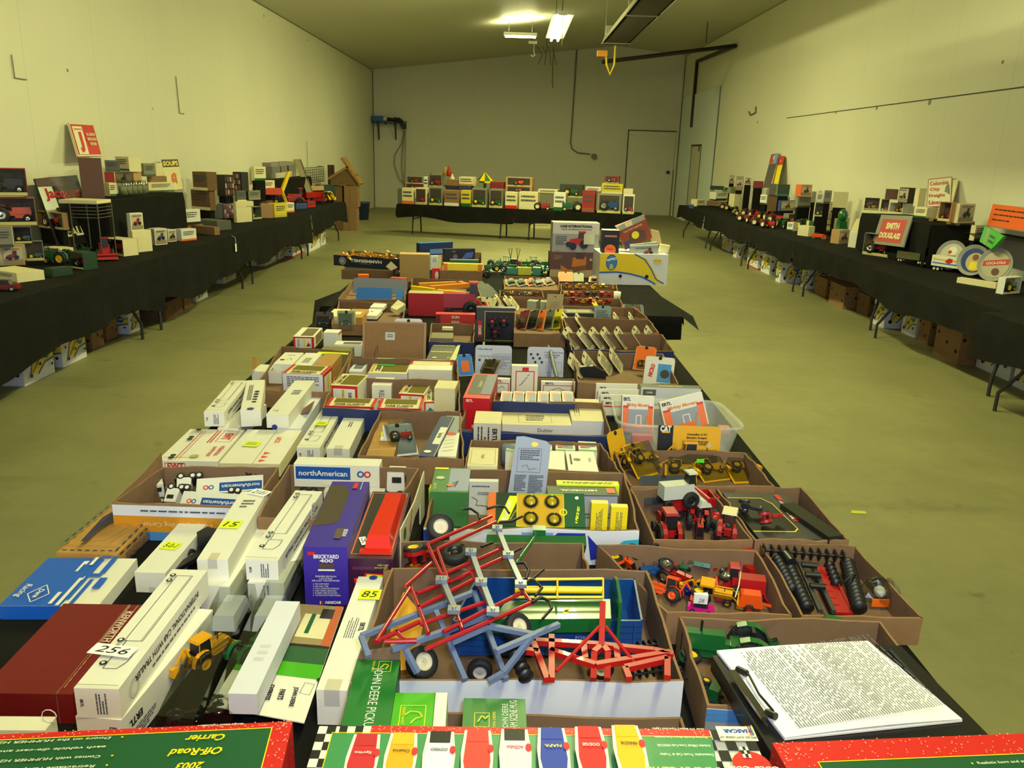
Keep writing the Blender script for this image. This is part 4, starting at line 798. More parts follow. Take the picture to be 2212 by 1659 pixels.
# G: near left northAmerican carton
c,o,zr=ct([(242,1086),(548,1096),(602,1008),(352,1010)],'open carton of moving van toys with white and gold front at the left edge',.10,seed=2)
GOLD=mat('gold_print',(205,140,30),.45)
def fg(f): f.rect(0,0,1,.70,GOLD); f.rect(0,0,1,.25,C(70,130,190)); f.text('Everyday Folding Carton',.45,.48,f.h*.18,C(230,200,150),rot=180,w=f.w*.5); f.rect(.78,.40,.88,.56,C(70,60,70)); f.lines(.2,.82,.8,.9,1,INK,3)
side(c,0,zr,fg,o,label='white, gold and blue printed front')
m=M(); A=c[3];B=c[0]; m.prism([(0,0),((A-B).length,0),((A-B).length*1.0,.045),((A-B).length*.6,.02)],(B,(A-B).normalized(),Z,V((-1,0,0))),.003,K_); child(m,'side_flap',o)
NA=lambda:p_semi(WB,WB,mat('mover_blue',(20,80,160),.4))
toy('toy_semi_truck',NA(),'northAmerican toy semi truck tipped over at the back of the left carton','toy truck',P(478,1066,TF+.01),.24,yaw=194,rollx=-125)
toy('toy_semi_truck',NA(),'blue and white northAmerican toy semi truck nearest the front of the left carton','toy truck',P(452,1096,TF+.01),.22,yaw=176,rollx=-130)
cb=[(n,q) for n,q in NA() if n!='trailer' and max(v.x for v in q.v)>.15]
for n,q in cb: q.v=[v-V((.38,0,0)) for v in q.v]
toy('toy_truck',cb,'white and blue toy truck cab at the left end of the moving van carton','toy truck',P(338,1082,TF),.26,yaw=30,rollx=15)
# H
c,o,zr=ct([(556,1118),(838,1128),(906,1012),(624,1004)],'open carton behind the purple window box with a northAmerican trailer',.10,seed=3)
toy('toy_semi_truck',NA(),'northAmerican toy semi truck with navy panel standing in the carton behind the purple box','toy truck',P(765,1068,TF),.33,yaw=0)
fbox((700,1088),(830,1090),1062,.03,TF,m=WB).done('toy_box','white box edge lying under the toy truck in the carton behind the purple box')
# I J EWT and plain box
b=tb((339,995),(470,997),(427,927),1022); f=b.f('top'); RD=C(200,50,35)
f.line([(.05,.10),(.55,.10)],.002,RD); f.text('EWT',.80,.76,.030,RD,rot=-90,w=.06,bold=.04); f.frame(.66,.58,.93,.95,.002,RD); f.lines(.52,.55,.62,.95,2,RD,3,True); f.text('INTERNATIONAL',.88,.30,.014,RD,rot=-90,w=.085,bold=.03); f.text('CAB WITH TRAILER',.76,.28,.012,RD,rot=-90,w=.085,bold=.03)
f.disc(.55,.12,.014,C(170,170,110)); f.line([(.28,.03),(.28,.9)],.002,RD); f.line([(.34,.03),(.34,.9)],.0015,RD)
for y in (.06,.12,.62,.68,.92): f.disc(.20,y,.009,BLK)
g=b.f('front'); g.text('EWT',.3,.55,.022,RD,w=.05,bold=.04); g.frame(.12,.25,.46,.85,.002,RD); g.text('INTERNATIONAL CAB WITH TRAILER',.75,.5,.009,RD,w=.08,bold=.03)
b.done('toy_box','white box with red EWT lettering and truck drawing behind the left carton')
b=tb((473,1001),(604,1003),(540,928),1030,m=CRM); f=b.f('top'); f.rect(0,0,1,1,WB); f.line([(.55,0),(.55,1)],.0015,C(120,90,60)); f.text('LaRCOS',.70,.68,.018,C(225,90,50),rot=-90,w=.055,bold=.02); [f.poly([(.62,.05+.1*k),(.74,.08+.1*k),(.62,.11+.1*k)],C(235,80,40)) for k in range(3)]
b.done('toy_box','cream white box with orange LaRCOS lettering and yellow sticker beside the EWT box'); sticker(b,'top',.30,.52,.05,.045,rot=-6)
# K row of long white boxes
zs=TZ+.045
tbox((470,924),(515,926),(552,872),zs,TZ).done('long_truck_box','long white box flat under the first long box of the left rear row')
tbox((590,925),(650,926),(690,850),zs,TZ,m=WG).done('long_truck_box','long white box with blue band beneath the rightmost box of the left rear row')
zs+=.001
b=tb((440,890),(484,890),(522,822),921,zs); ertlbox(b,'long white box with truck drawing, leftmost of the three at the left table edge')
b=tb((519,887),(563,885),(580,820),920,zs); f=b.f('top'); [f.disc(.6+.02*k,.25+.08*k,.009,BLK,12) for k in range(5)]; f.lines(.2,.3,.45,.8,3,INK,3,True); f.disc(.5,.02,.012,C(30,60,150),12); b.done('long_truck_box','long white box with truck picture and blue tape, middle of three, left edge')
b=tb((575,895),(623,896),(642,822),925,zs); f=b.f('top'); f.text('15',.30,.10,.016,BLK,rot=-15); f.lines(.35,.55,.75,.7,3,INK,3); b.f('front').disc(.35,.06,.010,C(25,50,120),12); b.done('long_truck_box','long white box marked in pen, rightmost of the three at the left table edge')
b=tb((641,966),(691,967),(705,879),1001); ertlbox(b,'long white box with drawing and yellow sticker, left of the sticker pair'); sticker(b,'top',.5,.5,.04,.038,rot=-4)
b=tb((705,969),(755,970),(760,881),1001); tape(b,.36); b.f('top').lines(.4,.5,.6,.62,2,INK,3,True); b.f('top').disc(.5,.97,.010,C(25,60,150),12); b.done('long_truck_box','plain long white box, right of the pair by the tractor trailer carton')
# tractor-trailer carton
c,o,zr=ct([(772,985),(1003,993),(996,890),(821,888)],'open brown carton holding the tractor trailer box and blister packs',.085,seed=5)
b=tbox((790,985),(850,986),(828,905),zr-.03,TF,m=KG); b.f('top').line([(0,.15),(1,.18)],.002,WB); b.f('top').rect(.3,.38,.95,.62,PAP); b.done('toy_box','gold kraft box with yellow sticker in the tractor trailer carton'); sticker(b,'top',.55,.56,.05,.04,rot=5)
b=tbox((905,985),(938,987),(925,897),zr+.005,TF,m=NAVY); f=b.f('top'); f.rect(.42,.28,.92,.70,WB); f.text('Tractor-Trailer',.67,.49,.014,BLK,rot=-90,w=.05,bold=.03); f.disc(.4,.1,.012,WB); f.line([(.97,0),(.97,1)],.0015,WB); b.done('toy_box','narrow navy box reading Tractor-Trailer')
b=tbox((945,985),(985,986),(953,898),zr-.004,TF,m=WB); f=b.f('top'); f.rect(.0,.55,1,1,C(140,148,150)); f.disc(.45,.52,.022,C(200,60,40),20,.014); [f.line([(.2,.1+.08*k),(.8,.14+.08*k)],.002,C(60,80,90)) for k in range(5)]; b.done('toy_box','white box with red oval right of the narrow navy box')
card(P(872,985,TF+.01),.10,.13,20,-55,WG,WG,'clear blister pack with red tractor and lot tag in the tractor trailer carton',p_tractor(TRED,CHR),bub=(.5,.5,.9,.9),depth=.04)
# FARM CLASSICS carton
def fclass(b,win='top',word='FARM CLASSICS'):
    f=b.f('top'); OL=mat('olive_window',(120,108,40),.3); f.rect(0,0,1,1,CRM)
    if f.w>f.h: f.rect(.12,.40,.86,.95,OL); f.text(word,.48,.22,f.h*.20,BLK,w=f.w*.62,bold=.03); f.rect(.16,.03,.7,.09,C(200,160,40)); f.rect(0,0,.07,1,RED); f.rect(.93,0,1,1,RED)
    else: f.rect(.30,.1,.95,.92,OL); f.text(word,.2,.5,f.w*.13,BLK,rot=-90,w=f.h*.7,bold=.03); f.rect(.03,.1,.10,.8,C(200,160,40))
    g=b.f('front'); g.rect(0,0,1,1,RED); g.rect(.09,.0,.91,.86,WB); g.rect(.42,.05,.50,.82,C(200,160,40)); g.poly([(.14,.1),(.25,.45),(.38,.1)],C(60,120,130)); g.text('CLASSICS',.72,.45,g.w*.12,BLK,rot=90,w=g.h*.5,bold=.03)
c,o,zr=ct([(696,881),(994,889),(993,822),(722,815)],'open carton of FARM CLASSICS boxes left of the centre',.085,out=NAVY,seed=6)
m=M(); A=c[0]; m.prism([(0,0),(.10,0),(.085,.05),(.02,.06)],(A+V((-.045,.02,-.015)),(c[3]-c[0]).normalized(),V((-.75,0,-.5)).normalized(),V((-.5,0,.8)).normalized()),.003,KI); child(m,'side_flap',o)
b=tb((714,832),(772,835),(735,807),880,zb=TF); fclass(b); b.done('window_box','red and cream FARM CLASSICS window box standing at the left of its carton')
b=tbox((703,876),(808,879),(718,859),zr-.004,TF+.02); fclass(b); b.done('window_box','flat FARM CLASSICS window box across the near left of its carton')
b=tbox((815,881),(911,883),(820,861),zr-.006,TF+.02); fclass(b); b.done('window_box','flat olive window FARM CLASSICS box at the near middle of its carton')
b=tb((803,832),(845,833),(812,815),866,zb=TF); b.f('front').text('RELI',.5,.4,.02,BLK,rot=-90,w=.035); b.done('toy_box','white box with black lettering turned sideways between the FARM CLASSICS boxes')
b=tb((861,850),(916,853),(880,826),882,zb=TF); fclass(b); b.done('window_box','FARM CLASSICS window box leaning behind the near right one')
b=tb((914,868),(975,868),(925,840),889,zb=TF); fclass(b); b.done('window_box','FARM CLASSICS window box at the right end of its carton')
tbox((938,838),(983,840),(941,821),zr+.02,TF,m=CRM).done('toy_box','cream box with small print at the far right of the FARM CLASSICS carton')
# navy Paper for Life carton
c,o,zr=ct([(990,929),(1321,941),(1303,870),(1012,862)],'navy open carton reading Paper for Life',.085,out=NAVY,seed=7)
side(c,0,zr,lambda f:(f.rect(0,0,1,1,NAVY),f.text('Paper for Life',.62,.6,f.h*.25,C(150,170,210),rot=180,w=f.w*.3)),o)
b=tb((1085,917),(1236,920),(1078,889),942,zb=TF,m=WG); f=b.f('top'); f.rect(0,0,1,1,CRM); f.frame(.24,.15,.72,.85,.001,INK); f.lines(.35,.3,.62,.75,3,INK,4); b.f('front').text('Dubler',.62,.5,.014,BLK); b.done('toy_box','long white box with framed label lying in the Paper for Life carton')
b=tb((1236,909),(1310,911),(1230,861),942,zb=TF,m=WG); f=b.f('top'); f.rect(0,0,1,1,CRM); f.disc(.55,.62,.012,BLK,7); f.lines(.1,.35,.3,.75,3,INK,4,True); f.frame(.12,.2,.26,.32,.0008,INK); b.done('toy_box','white box with small printed drawing at the right of the Paper for Life carton')
b=fbox((1022,986),(1080,988),914,(1030,888),TF,m=C(196,190,178)); b.f('top').rect(0,0,1,1,CRM); g=b.f('front'); g.text('ERTL',.78,.66,.016,BLK,rot=-90,w=.045,bold=.04); g.lines(.12,.2,.62,.9,4,BLK,5,True,.4); b.done('toy_box','cardboard box with sideways ERTL print in front of the Paper for Life carton')
b=fbox((999,928),(1056,931),859,(1016,806),TF,m=mat('crimson_print',(190,10,26),.4)); f=b.f('top'); f.rect(0,0,1,1,C(215,40,30)); f.rect(.10,.14,.60,.95,C(70,66,58)); f.text('MX SPRINTER',.45,.55,.012,C(190,190,180),rot=-90,w=.08,bold=.03); f.rect(.60,.14,1,.95,C(110,115,140)); g=b.f('front'); g.text('ERTL',.25,.92,.010,WB,w=.024,bold=.03); g.text('MX220',.62,.26,.013,WB,w=.03,bold=.04); g.text('SPRINTER',.6,.12,.013,WB,w=.05,bold=.04)
b.done('toy_box','tall red MX Sprinter box beside the FARM CLASSICS carton')
# carton of small white boxes below
c,o,zr=ct([(1003,1012),(1343,1021),(1298,957),(1018,950)],'open brown carton of small white boxes in front of Paper for Life',.085,seed=8)
for i,(x0,x1) in enumerate([(1092,1122),(1150,1192),(1200,1243),(1250,1290)]):
    b=tbox((x0,975),(x1,977),(x0+2,953),zr-.008,TF,m=WB); f=b.f('top'); f.rect(0,0,1,.2,C(60,140,70)); f.lines(.15,.3,.9,.85,4,INK,i); f.rect(.1,.35,.35,.5,C(190,60,50)); b.done('small_toy_box','green striped small box, %s of four at the back of its carton'%['leftmost','second from the left','third from the left','rightmost'][i],group='small green striped boxes')
b=tbox((1009,1006),(1074,1008),(1012,966),zr+.02,TF,m=CRM); f=b.f('top'); f.frame(.08,.08,.92,.92,.001,INK); f.text('Precision',.5,.5,.012,INK,rot=-90,w=.03,shear=.2); b.done('toy_box','cream box with framed label at the near left of the small box carton')
b=tbox((1228,1016),(1293,1018),(1226,974),zr+.002,TF); f=b.f('top'); f.disc(.35,.55,.012,BLK,7); f.text('Precision',.8,.55,.010,INK,rot=-90,w=.03); f.lines(.08,.3,.2,.8,1,INK,3,True); b.done('toy_box','white box with printed drawing at the near right of the small box carton')
tbox((1170,1014),(1222,1016),(1176,973),zr-.001,TF).done('toy_box','plain white box left of the one with a printed drawing')
m=M(); q=P(1098,1010,TF); lathe(m,q+V((.02,.02,.02)),Z,[(.001,.055),(.04,.053),(.045,.04),(.045,0)],C(120,130,150),20); T(m.build('round_tin'),'grey round plastic tub half hidden behind the grey card','tub')
# Versa carton
c,o,zr=ct([(915,1139),(1381,1146),(1350,1022),(942,1012)],'white carton with blue triangles printed on its front',.075,out=WG,seed=9,zr=.835)
def fv(f):
    CY=C(50,170,205); DB=C(24,40,150)
    f.poly([(.45,.95),(.60,.95),(.57,.25),(.50,.2)],C(120,150,210)); f.poly([(.62,.95),(.75,.95),(.73,.45),(.56,.62)],DB); f.poly([(.76,.9),(.86,.25),(.78,.15)],DB); f.poly([(.80,.1),(.93,.75),(1,.80),(1,.0),(.9,.0)],CY); f.poly([(.88,.35),(.93,.6),(.96,.15)],WG); f.text('VERSO.',.32,.3,f.h*.33,C(30,30,120),rot=180,w=f.w*.16,bold=.03); f.rect(0,0,.12,1,C(30,50,140))
side(c,0,zr,fv,o,label='white front with blue and turquoise triangles')
b=fbox((926,1108),(1003,1112),1056,.03,TF+.02,m=YEL); b.f('front')
f=b.f('front'); f.rect(0,0,1,1,C(205,200,20)); f.frame(.07,.02,.80,.84,.001,BLK); f.text("Wayne Gas Pump",.5,.92,.006,BLK,w=.05); [f.disc(.16,.75-.11*k,.0016,BLK) for k in range(7)]
for i,t in enumerate(['Heavy Die-Cast','Metal','Rubber Fuel Hose','Detailed Tampo','Graphics','Visible Fuel Tank']): f.text(t,.48,.76-.10*i,.005,BLK,w=[.032,.014,.037,.035,.02,.038][i])
g=b.f('top'); g.rect(0,0,.35,1,C(200,190,30)); [g.rect(.4,.15*k,1,.15*k+.07,C(60,140,50)) for k in range(7)]
b.done('toy_box','yellow box with black bullet list standing at the left of the white triangle carton')
a=P(929,1062,.85); e=P(1011,1064,.85); bb=Box(rectc(a,e,.17),.75,.85,m=C(60,120,60)); f=bb.f('top'); f.rect(.45,.05,1,.97,C(140,150,175)); f.rect(.0,.92,.38,1,YEL); f.disc(.2,.55,.012,C(190,195,160)); f.text('GAS PUMP',.10,.2,.008,YEL,rot=90,w=.04); f.disc(.5,.25,.009,ORG); f.line([(.55,.3),(.7,.4),(.62,.2)],.003,INK); bb.done('window_box','green and yellow window box with grey lining behind the yellow gas pump box')
b=fbox((1012,1112),(1075,1113),1040,.02,TF,m=C(205,204,190)); g=b.f('front'); g.lines(.1,.82,.7,.9,1,INK,3); g.lines(.3,.6,.85,.7,2,INK,4); g.line([(.1,.55),(.3,.45),(.25,.3),(.6,.28),(.8,.15)],.0015,BLK); g.disc(.7,.22,.007,BLK,r0=.0015); b.done('toy_box','white box with line drawing of farm equipment behind the cultivator')
# six piece set leaning back
a=P(1052,1142,.832)+V((0,.014,0)); e=P(1266,1146,.832)+V((0,.014,0)); L=(e-a).length; m=M(); u=(e-a).normalized(); vv=(Z*.55+YY*.83).normalized(); n=u.cross(vv); hh=.098
o6=a+Z*.0; m.prism([(0,-.05),(L,-.05),(L,hh),(0,hh)],(o6,u,vv,n),-.035,TGRN); f=Face(m,o6+n*.0005,u*L,vv*hh)
f.rect(0,0,.10,1,C(220,110,40)); f.rect(.08,0,.30,1,C(20,50,30)); f.poly([(.10,.1),(.22,.9),(.30,.9),(.30,.75),(.2,.1)],STK); f.text('FARM TOYS',.2,.45,.012,WB,rot=75,w=.06,bold=.05); f.rect(.30,.0,.78,.94,mat('yellow_tray',(205,160,30),.4)); f.rect(.78,0,1,1,mat('deere_green_print',(18,82,48),.4)); f.frame(.295,-.02,.785,.96,.0014,STK); f.disc(.775,.42,.010,YEL,r0=.003); f.text('6 PIECE SET',.92,.35,.007,STK,rot=80,w=.05,bold=.04); f.disc(.92,.85,.005,WB); f.text('Special Edition',.27,.35,.006,YEL,rot=60,w=.04)
o=T(m.build('window_box'),'green and yellow window box reading 6 PIECE SET leaning in the triangle carton','box')
for i,(x,y) in enumerate(((.44,.72),(.66,.72),(.44,.22),(.68,.2))):
    m=M(); q=o6+u*(x*L)+vv*(y*hh)+n*.001; lathe(m,q,n,[(.021,0),(.021,.004),(.016,.012),(.012,.014),(.001,.014)],BLS,16); lathe(m,q,n,[(.017,.001),(.018,.006),(.013,.008)],RUB,16); lathe(m,q,n,[(.012,.003),(.011,.009),(.001,.010)],TYEL,14); child(m,'packed_wheel',o,'yellow toy wheel under a clear bubble')
b=tbox((1184,1068),(1336,1070),(1188,1050),.84,TF,m=GRY); f=b.f('top'); f.rect(0,0,1,1,C(40,70,50)); f.text('HISTORICAL',.45,.5,.012,C(215,220,200),rot=180,w=.10,bold=.05); f.rect(.85,.2,.97,.8,C(210,90,50)); g=b.f('front'); g.rect(0,0,1,1,C(160,165,180)); g.text('HISTORICAL',.28,.7,.007,BLK,w=.045,bold=.03); g.lines(.5,.25,.95,.45,2,INK,4); g.frame(0,-.1,1,1,.002,C(40,60,70)); b.done('toy_box','green topped box reading HISTORICAL at the right of the triangle carton')
b=tbox((1203,1046),(1338,1049),(1204,1037),.845,TF+.03,m=STK); b.f('top').lines(.1,.2,.9,.7,2,INK,4); b.done('toy_box','long yellow box behind the HISTORICAL box')
for i,(x0,x1,v0,v1) in enumerate(((1276,1312,1143,1087),(1319,1355,1144,1095))):
    a_=P(x0,v0,.825)+V((0,.012,0)); e_=P(x1,v0+1,.825)+V((0,.012,0)); b=Box(rectc(a_,e_,.02),TF,zat(a_,v1),m=YEL); b.f('front').lines(.3,.4,.7,.9,5,INK,i,True); b.done('small_toy_box',['upright yellow box, left of the two beside the 6 PIECE SET','upright yellow box, right of the two beside the 6 PIECE SET'][i])
# grey instruction card
m=M(); a=P(1096,1070,.80); e=P(1178,1073,.80); u=(e-a).normalized(); L=(e-a).length; vv=(Z*.93+YY*.28+XX*.06).normalized(); n=u.cross(vv).normalized(); GC=mat('grey_card_board',(158,166,184),.6)
hh=(zat(a+YY*.03,949)-.80)/.93
m.prism([(0,0),(L,0),(L*1.02,hh*.86),(L*.9,hh*.93),(L*.3,hh*1.0),(L*.1,hh*.99)],(a,u,vv,n),-.0015,GC); f=Face(m,a+n*.0005,u*L,vv*hh); f.disc(.60,.87,.010,YEL,10,.007); f.frame(.18,.40,.80,.80,.0008,INK); f.lines(.24,.6,.75,.78,5,INK,3); f.lines(.15,.08,.45,.36,10,INK,4); f.lines(.52,.05,.9,.36,12,INK,5); f.line([(.3,.5),(.45,.52),(.5,.45),(.7,.47)],.001,INK)
T(m.build('blister_card'),'tall grey hang card with printed instructions standing in the middle','card')
# ---------------- big white-fronted carton of implements
U7=lambda x,y,z:P(780+x/3.16,1080+y/3.16,z)
c,o,zr=ct([(757,1472),(1477,1472),(1398,1232),(846,1226)],'large open carton with white front piled with farm implements',.10,out=WG,seed=10,zr=.845)
QC=c
c2=[V((QC[3].x-.02,QC[3].y+.01,0)),V((P(1261,1173,.83).x,QC[2].y+.01,0)),V((P(1261,1173,.83).x,P(1261,1173,.83).y,0)),V((P(855,1170,.83).x,P(855,1170,.83).y,0))]
ct(c2,'open brown carton of small toys behind the implement carton',.09,seed=11)
toy('toy_tractor',p_tractor(TRED,TYEL),'red toy tractor with yellow hubs on its side behind the implements','toy tractor',P(905,1215,.78),.10,yaw=40,rollx=80)
toy('toy_tractor',p_tractor(TGRY,TYEL,'canopy'),'tiny grey and yellow toy tractor in the carton behind the implements','toy tractor',P(1153,1218,.75),.05,yaw=-90,merge=True)
toy('toy_implement',p_baler(TRED,CHR),'tiny red toy implement in the carton behind the implements','toy implement',P(1212,1222,.75),.07,yaw=10,merge=True)
c2=[V((P(700,1545,.80).x,0,0)),V((P(1472,1546,.80).x,0,0)),V((P(1472,1546,.80).x,0,0)),V((P(760,1545,.80).x,0,0))]
yq=QC[0].y-.012; yn=P(690,1569,.90).y+.006; c2=[V((c2[0].x+.13,yn,0)),V((c2[1].x,yn,0)),V((c2[1].x,yq,0)),V((c2[0].x+.13,yq,0))]
ct(c2,'shallow open brown carton in front of the white sided one',.06,seed=12)
b0_=Box([p for p in rectc(P(842,1575,.872),P(962,1575,.872),.085)],TF+.01,.872,m=LGRN); f=b0_.f('top'); f.rect(0,0,1,1,LGRN); f.rect(.77,0,1,1,WB); f.line([(.765,0),(.765,1)],.001,C(30,80,20)); f.frame(.14,.02,.62,.62,.0012,YEL); f.line([(.24,.35),(.34,.45),(.5,.42),(.56,.3),(.44,.25),(.36,.12)],.002,YEL); f.text('JOHN DEERE',.22,.32,.006,YEL,rot=90,w=.04); b0_.f('right').rect(0,0,1,1,WB)
b0_.done('book_box','light green box with yellow leaping deer emblem and white edge')
b=tbox((735,1575),(841,1575),(766,1425),.872,TF+.01,m=GRN); f=b.f('top'); f.text('JOHN DEERE PICKUP',.52,.42,.020,WB,rot=-90,w=.155,bold=.0); f.frame(.52,.80,.82,.97,.001,YEL); f.line([(.58,.86),(.66,.92),(.76,.90),(.70,.84)],.002,YEL); f.text('JOHN DEERE',.42,.88,.005,YEL,rot=90,w=.03); b.f('right').rect(0,0,1,1,C(26,76,40)); 
o=b.done('toy_box','dark green box lettered JOHN DEERE PICKUP'); m=M(); t=b.t; m.quad(t[3],t[2],t[2]+V((0,.0,.028)),t[3]+V((.005,.012,.010)),KI); child(m,'end_flap',o)
b=tbox((998,1575),(1138,1577),(1006,1508),.862,TF+.01,m=GRN); f=b.f('top'); f.text('JOHN DEERE',.68,.42,.012,WB,rot=90,w=.06); f.text('FARM SCENE MUG',.80,.42,.012,WB,rot=90,w=.075); f.frame(.18,.05,.42,.50,.001,YEL); f.line([(.24,.2),(.3,.4),(.36,.3),(.4,.4)],.002,YEL); f.text('JOHN DEERE',.50,.25,.006,YEL,rot=90,w=.04); b.done('toy_box','green box lettered DEERE SCENE MUG near the front')
# blue wagon
zw=.835
cw=[P(976,1342,zw),P(1389,1341,zw),P(1372,1250,zw),P(1030,1246,zw)]; m=M(); DB_=TBLU
for i in range(4):
    A,B=cw[i],cw[(i+1)%4]; n=V((-(B-A).y,(B-A).x,0)).normalized(); m.hexa([A-Z*.078,B-Z*.078,B+n*.004-Z*.078,A+n*.004-Z*.078],[A,B,B+n*.004,A+n*.004],DB_)
    if i in (0,2): 
        for k in range(7): q=A.lerp(B,.04+.153*k); m.bar(q-n*.002-Z*.076,q-n*.002-Z*.003,.004,DB_)
        for k in range(5): m.bar(A-n*.001-Z*(.012+.014*k),B-n*.001-Z*(.012+.014*k),.0015,C(14,52,100))
m.add([q-Z*.074 for q in cw],[(0,1,2,3)],DB_)
o=E('toy_wagon',((cw[0].x+cw[1].x)/2,cw[0].y+.09,TF+.004)); T(o,'large blue toy barge wagon lying in the implement carton','toy wagon'); child(m,'wagon_box',o)
for x,y in ((1036,1462),(1302,1456)):
    m=M(); q=P(x,y,TF+.02); wheel(m,q+V((0,.02,0)),.024,.018,C(190,185,170),lugs=0); child(m,'wheel',o)
m=M(); f=Face(m,P(1210,1386,zw-.03)+V((0,-.004,0)),V((.05,0,0)),Z*.01); a=cw[0].lerp(cw[1],.62); f.o=a+V((0,-.0035,-.04)); f.text('FORD',.5,.5,.008,C(200,205,215)); child(m,'lettering',o)
# green header with yellow reel
o=E('toy_combine_header',P(1200,1320,.80)); T(o,'green toy combine header with yellow reel inside the blue wagon','toy implement'); m=M(); zt_=.868
q=[P(1060,1338,zt_),P(1320,1336,zt_),P(1318,1294,zt_),P(1095,1298,zt_)]; m.hexa([p-Z*.03 for p in q],q,TGRN); f=Face(m,q[0],q[1]-q[0],q[3]-q[0]); f.rect(.56,.25,.60,.55,YEL); f.lines(.565,.3,.595,.5,1,BLK,1); child(m,'header_deck',o)
m=M(); e1=P(1306,1226,.905); e2=P(1322,1338,.84); m.prism([(0,-.05),(.09,-.05),(.115,-.01),(.09,.035),(.06,.045),(.0,.03)],(V((e2.x+.004,q[1].y-.004,.875)),YY,Z,XX),.006,TGRN); child(m,'end_plate',o)
for nm,(a,b_),r in (('reel_bar',((1141,1252),(1303,1250)),.0028),('reel_drum',((1112,1273),(1303,1275)),.0075),('reel_bar',((1108,1290),(1303,1290)),.0028)):
    m=M(); m.tube([P(*a,.895 if nm=='reel_bar' and a[1]<1260 else .885),P(*b_,.895 if a[1]<1260 else .885)],r,TYEL,8); child(m,nm,o)
for x in (1204,1303):
    m=M(); m.tube([P(x,1250,.896),P(x,1292,.886)],.0022,TYEL,6); child(m,'reel_arm',o)
# cultivator
RM=mat('toy_red_glossy_frame',(165,14,30),.2,coat=.7); OC=o=E('toy_cultivator',U7(700,600,.80)); T(o,'large red toy field cultivator with grey clamps lying across the carton','toy implement')
def tubes(par,name,segs,r,mt,z,k=U7,n=6,sq=False):
    for s in segs:
        m=M(); pts=[k(p[0],p[1],p[2] if len(p)>2 else z) for p in s]
        if sq:
            for a,b_ in zip(pts,pts[1:]): m.bar(a,b_,r*2,mt)
        else: m.tube(pts,r,mt,n)
        child(m,name,par)
tubes(o,'frame_tube',[[(455,300),(890,112)],[(455,300),(550,515)],[(520,335),(920,150)],[(520,335),(600,560)],[(545,515),(965,330)],[(600,560),(1000,380)],[(300,590),(480,430)],[(380,640),(700,520)],[(385,740),(760,545)],[(340,590),(460,910)],[(400,850),(870,690)],[(440,1020),(1165,700)],[(100,970),(340,590)],[(110,965),(400,830)],[(160,965),(380,960)],[(240,900),(300,960)],[(560,900),(1080,640)],[(640,740),(690,880)],[(1060,560),(1165,705)],[(740,470),(900,760)]],.0042,RM,.925)
tubes(o,'clamp_bar',[[(930,190),(1000,370),(1090,570)],[(750,350),(820,550),(900,760)],[(550,540),(640,750)]],.005,TGRY,.938,sq=True)
for x,y in ((930,190),(750,350),(1005,370),(550,540),(820,555),(1090,570),(635,745),(900,755)):
    m=M(); q=U7(x,y,.945); m.box(q.x-.011,q.x+.011,q.y-.009,q.y+.009,q.z-.005,q.z+.003,TGRY); m.cyl(q+Z*.003,q+Z*.006,.004,CHR,10); child(m,'clamp',o)
tubes(o,'spring_tine',[[(1170,700),(1225,662),(1285,690),(1300,740),(1240,810)],[(1090,560),(1180,545),(1235,600),(1190,655)],[(1050,430),(1115,430),(1145,480),(1125,540)],[(685,62),(750,60),(800,95),(810,130)],[(940,150),(1030,145),(1100,112)],[(860,60),(930,40),(985,50),(1010,90)],[(1245,475),(1170,540),(1100,580)],[(820,320),(900,290)],[(1030,360),(1090,330)]],.003,TBLK,.935)
for x,y,r,h in ((540,185,.031,C(215,205,175)),(640,370,.030,TBLK)):
    m=M(); wheel(m,U7(x,y,.90),r,.022,h,ax=(.2,-.75,.6) if h!=TBLK else (0,-.15,1)); child(m,'wheel',o)
tubes(o,'hitch_arm',[[(1210,220),(1060,430)]],.005,TGRN,.92); m=M(); q=U7(1215,215,.925); m.box(q.x-.014,q.x+.014,q.y-.01,q.y+.014,q.z-.006,q.z+.008,TGRN); child(m,'hitch_head',o)
# grey frame
GB=mat('grey_cast_frame',(98,112,142),.5); o=E('toy_implement',U7(700,1000,.86)); T(o,'pale blue grey toy implement frame on top of the cultivator','toy implement')
tubes(o,'frame_bar',[[(0,930),(770,630)],[(770,630),(990,1225,.87)],[(0,930),(50,1070,.90)],[(210,1020),(560,900),(860,790)],[(510,760),(710,1230,.87)],[(300,1020),(385,1180,.88)],[(620,970),(870,860),(1180,920),(1350,850)],[(920,1035),(1190,920)],[(975,1180,.88),(1160,940)],[(870,1240,.87),(985,1175,.88)]],.0044,GB,.915,sq=True)
# red disc harrow
o=E('toy_disc_harrow',U7(1600,1100,.80)); T(o,'red toy disc harrow with A-shaped mast at the near right of the carton','toy implement')
tubes(o,'frame_bar',[[(1170,965),(1600,990),(2000,1030)],[(1290,1030),(1600,1130),(2110,1045)],[(1170,965),(1270,1230)],[(1300,930),(1300,1230)],[(1800,1150),(2090,1085)],[(2090,1085),(2090,1215)],[(1800,1150),(1830,1225)],[(1130,1030),(1210,1040)],[(1520,1000),(1530,1090)],[(1740,1010),(1750,1090)],[(2000,1030),(2130,1060)]],.0052,TRED,.885,sq=True)
tubes(o,'mast',[[(1650,700,.93),(1640,1000)],[(1640,1000),(1590,1045),(1585,1225,.87)],[(1650,1000),(1685,1045),(1680,1225,.87)]],.0052,TRED,.89,sq=True)
tubes(o,'brace',[[(1625,865,.91),(1330,1170)],[(1670,865,.91),(1865,1110)]],.0034,TRED,.885)
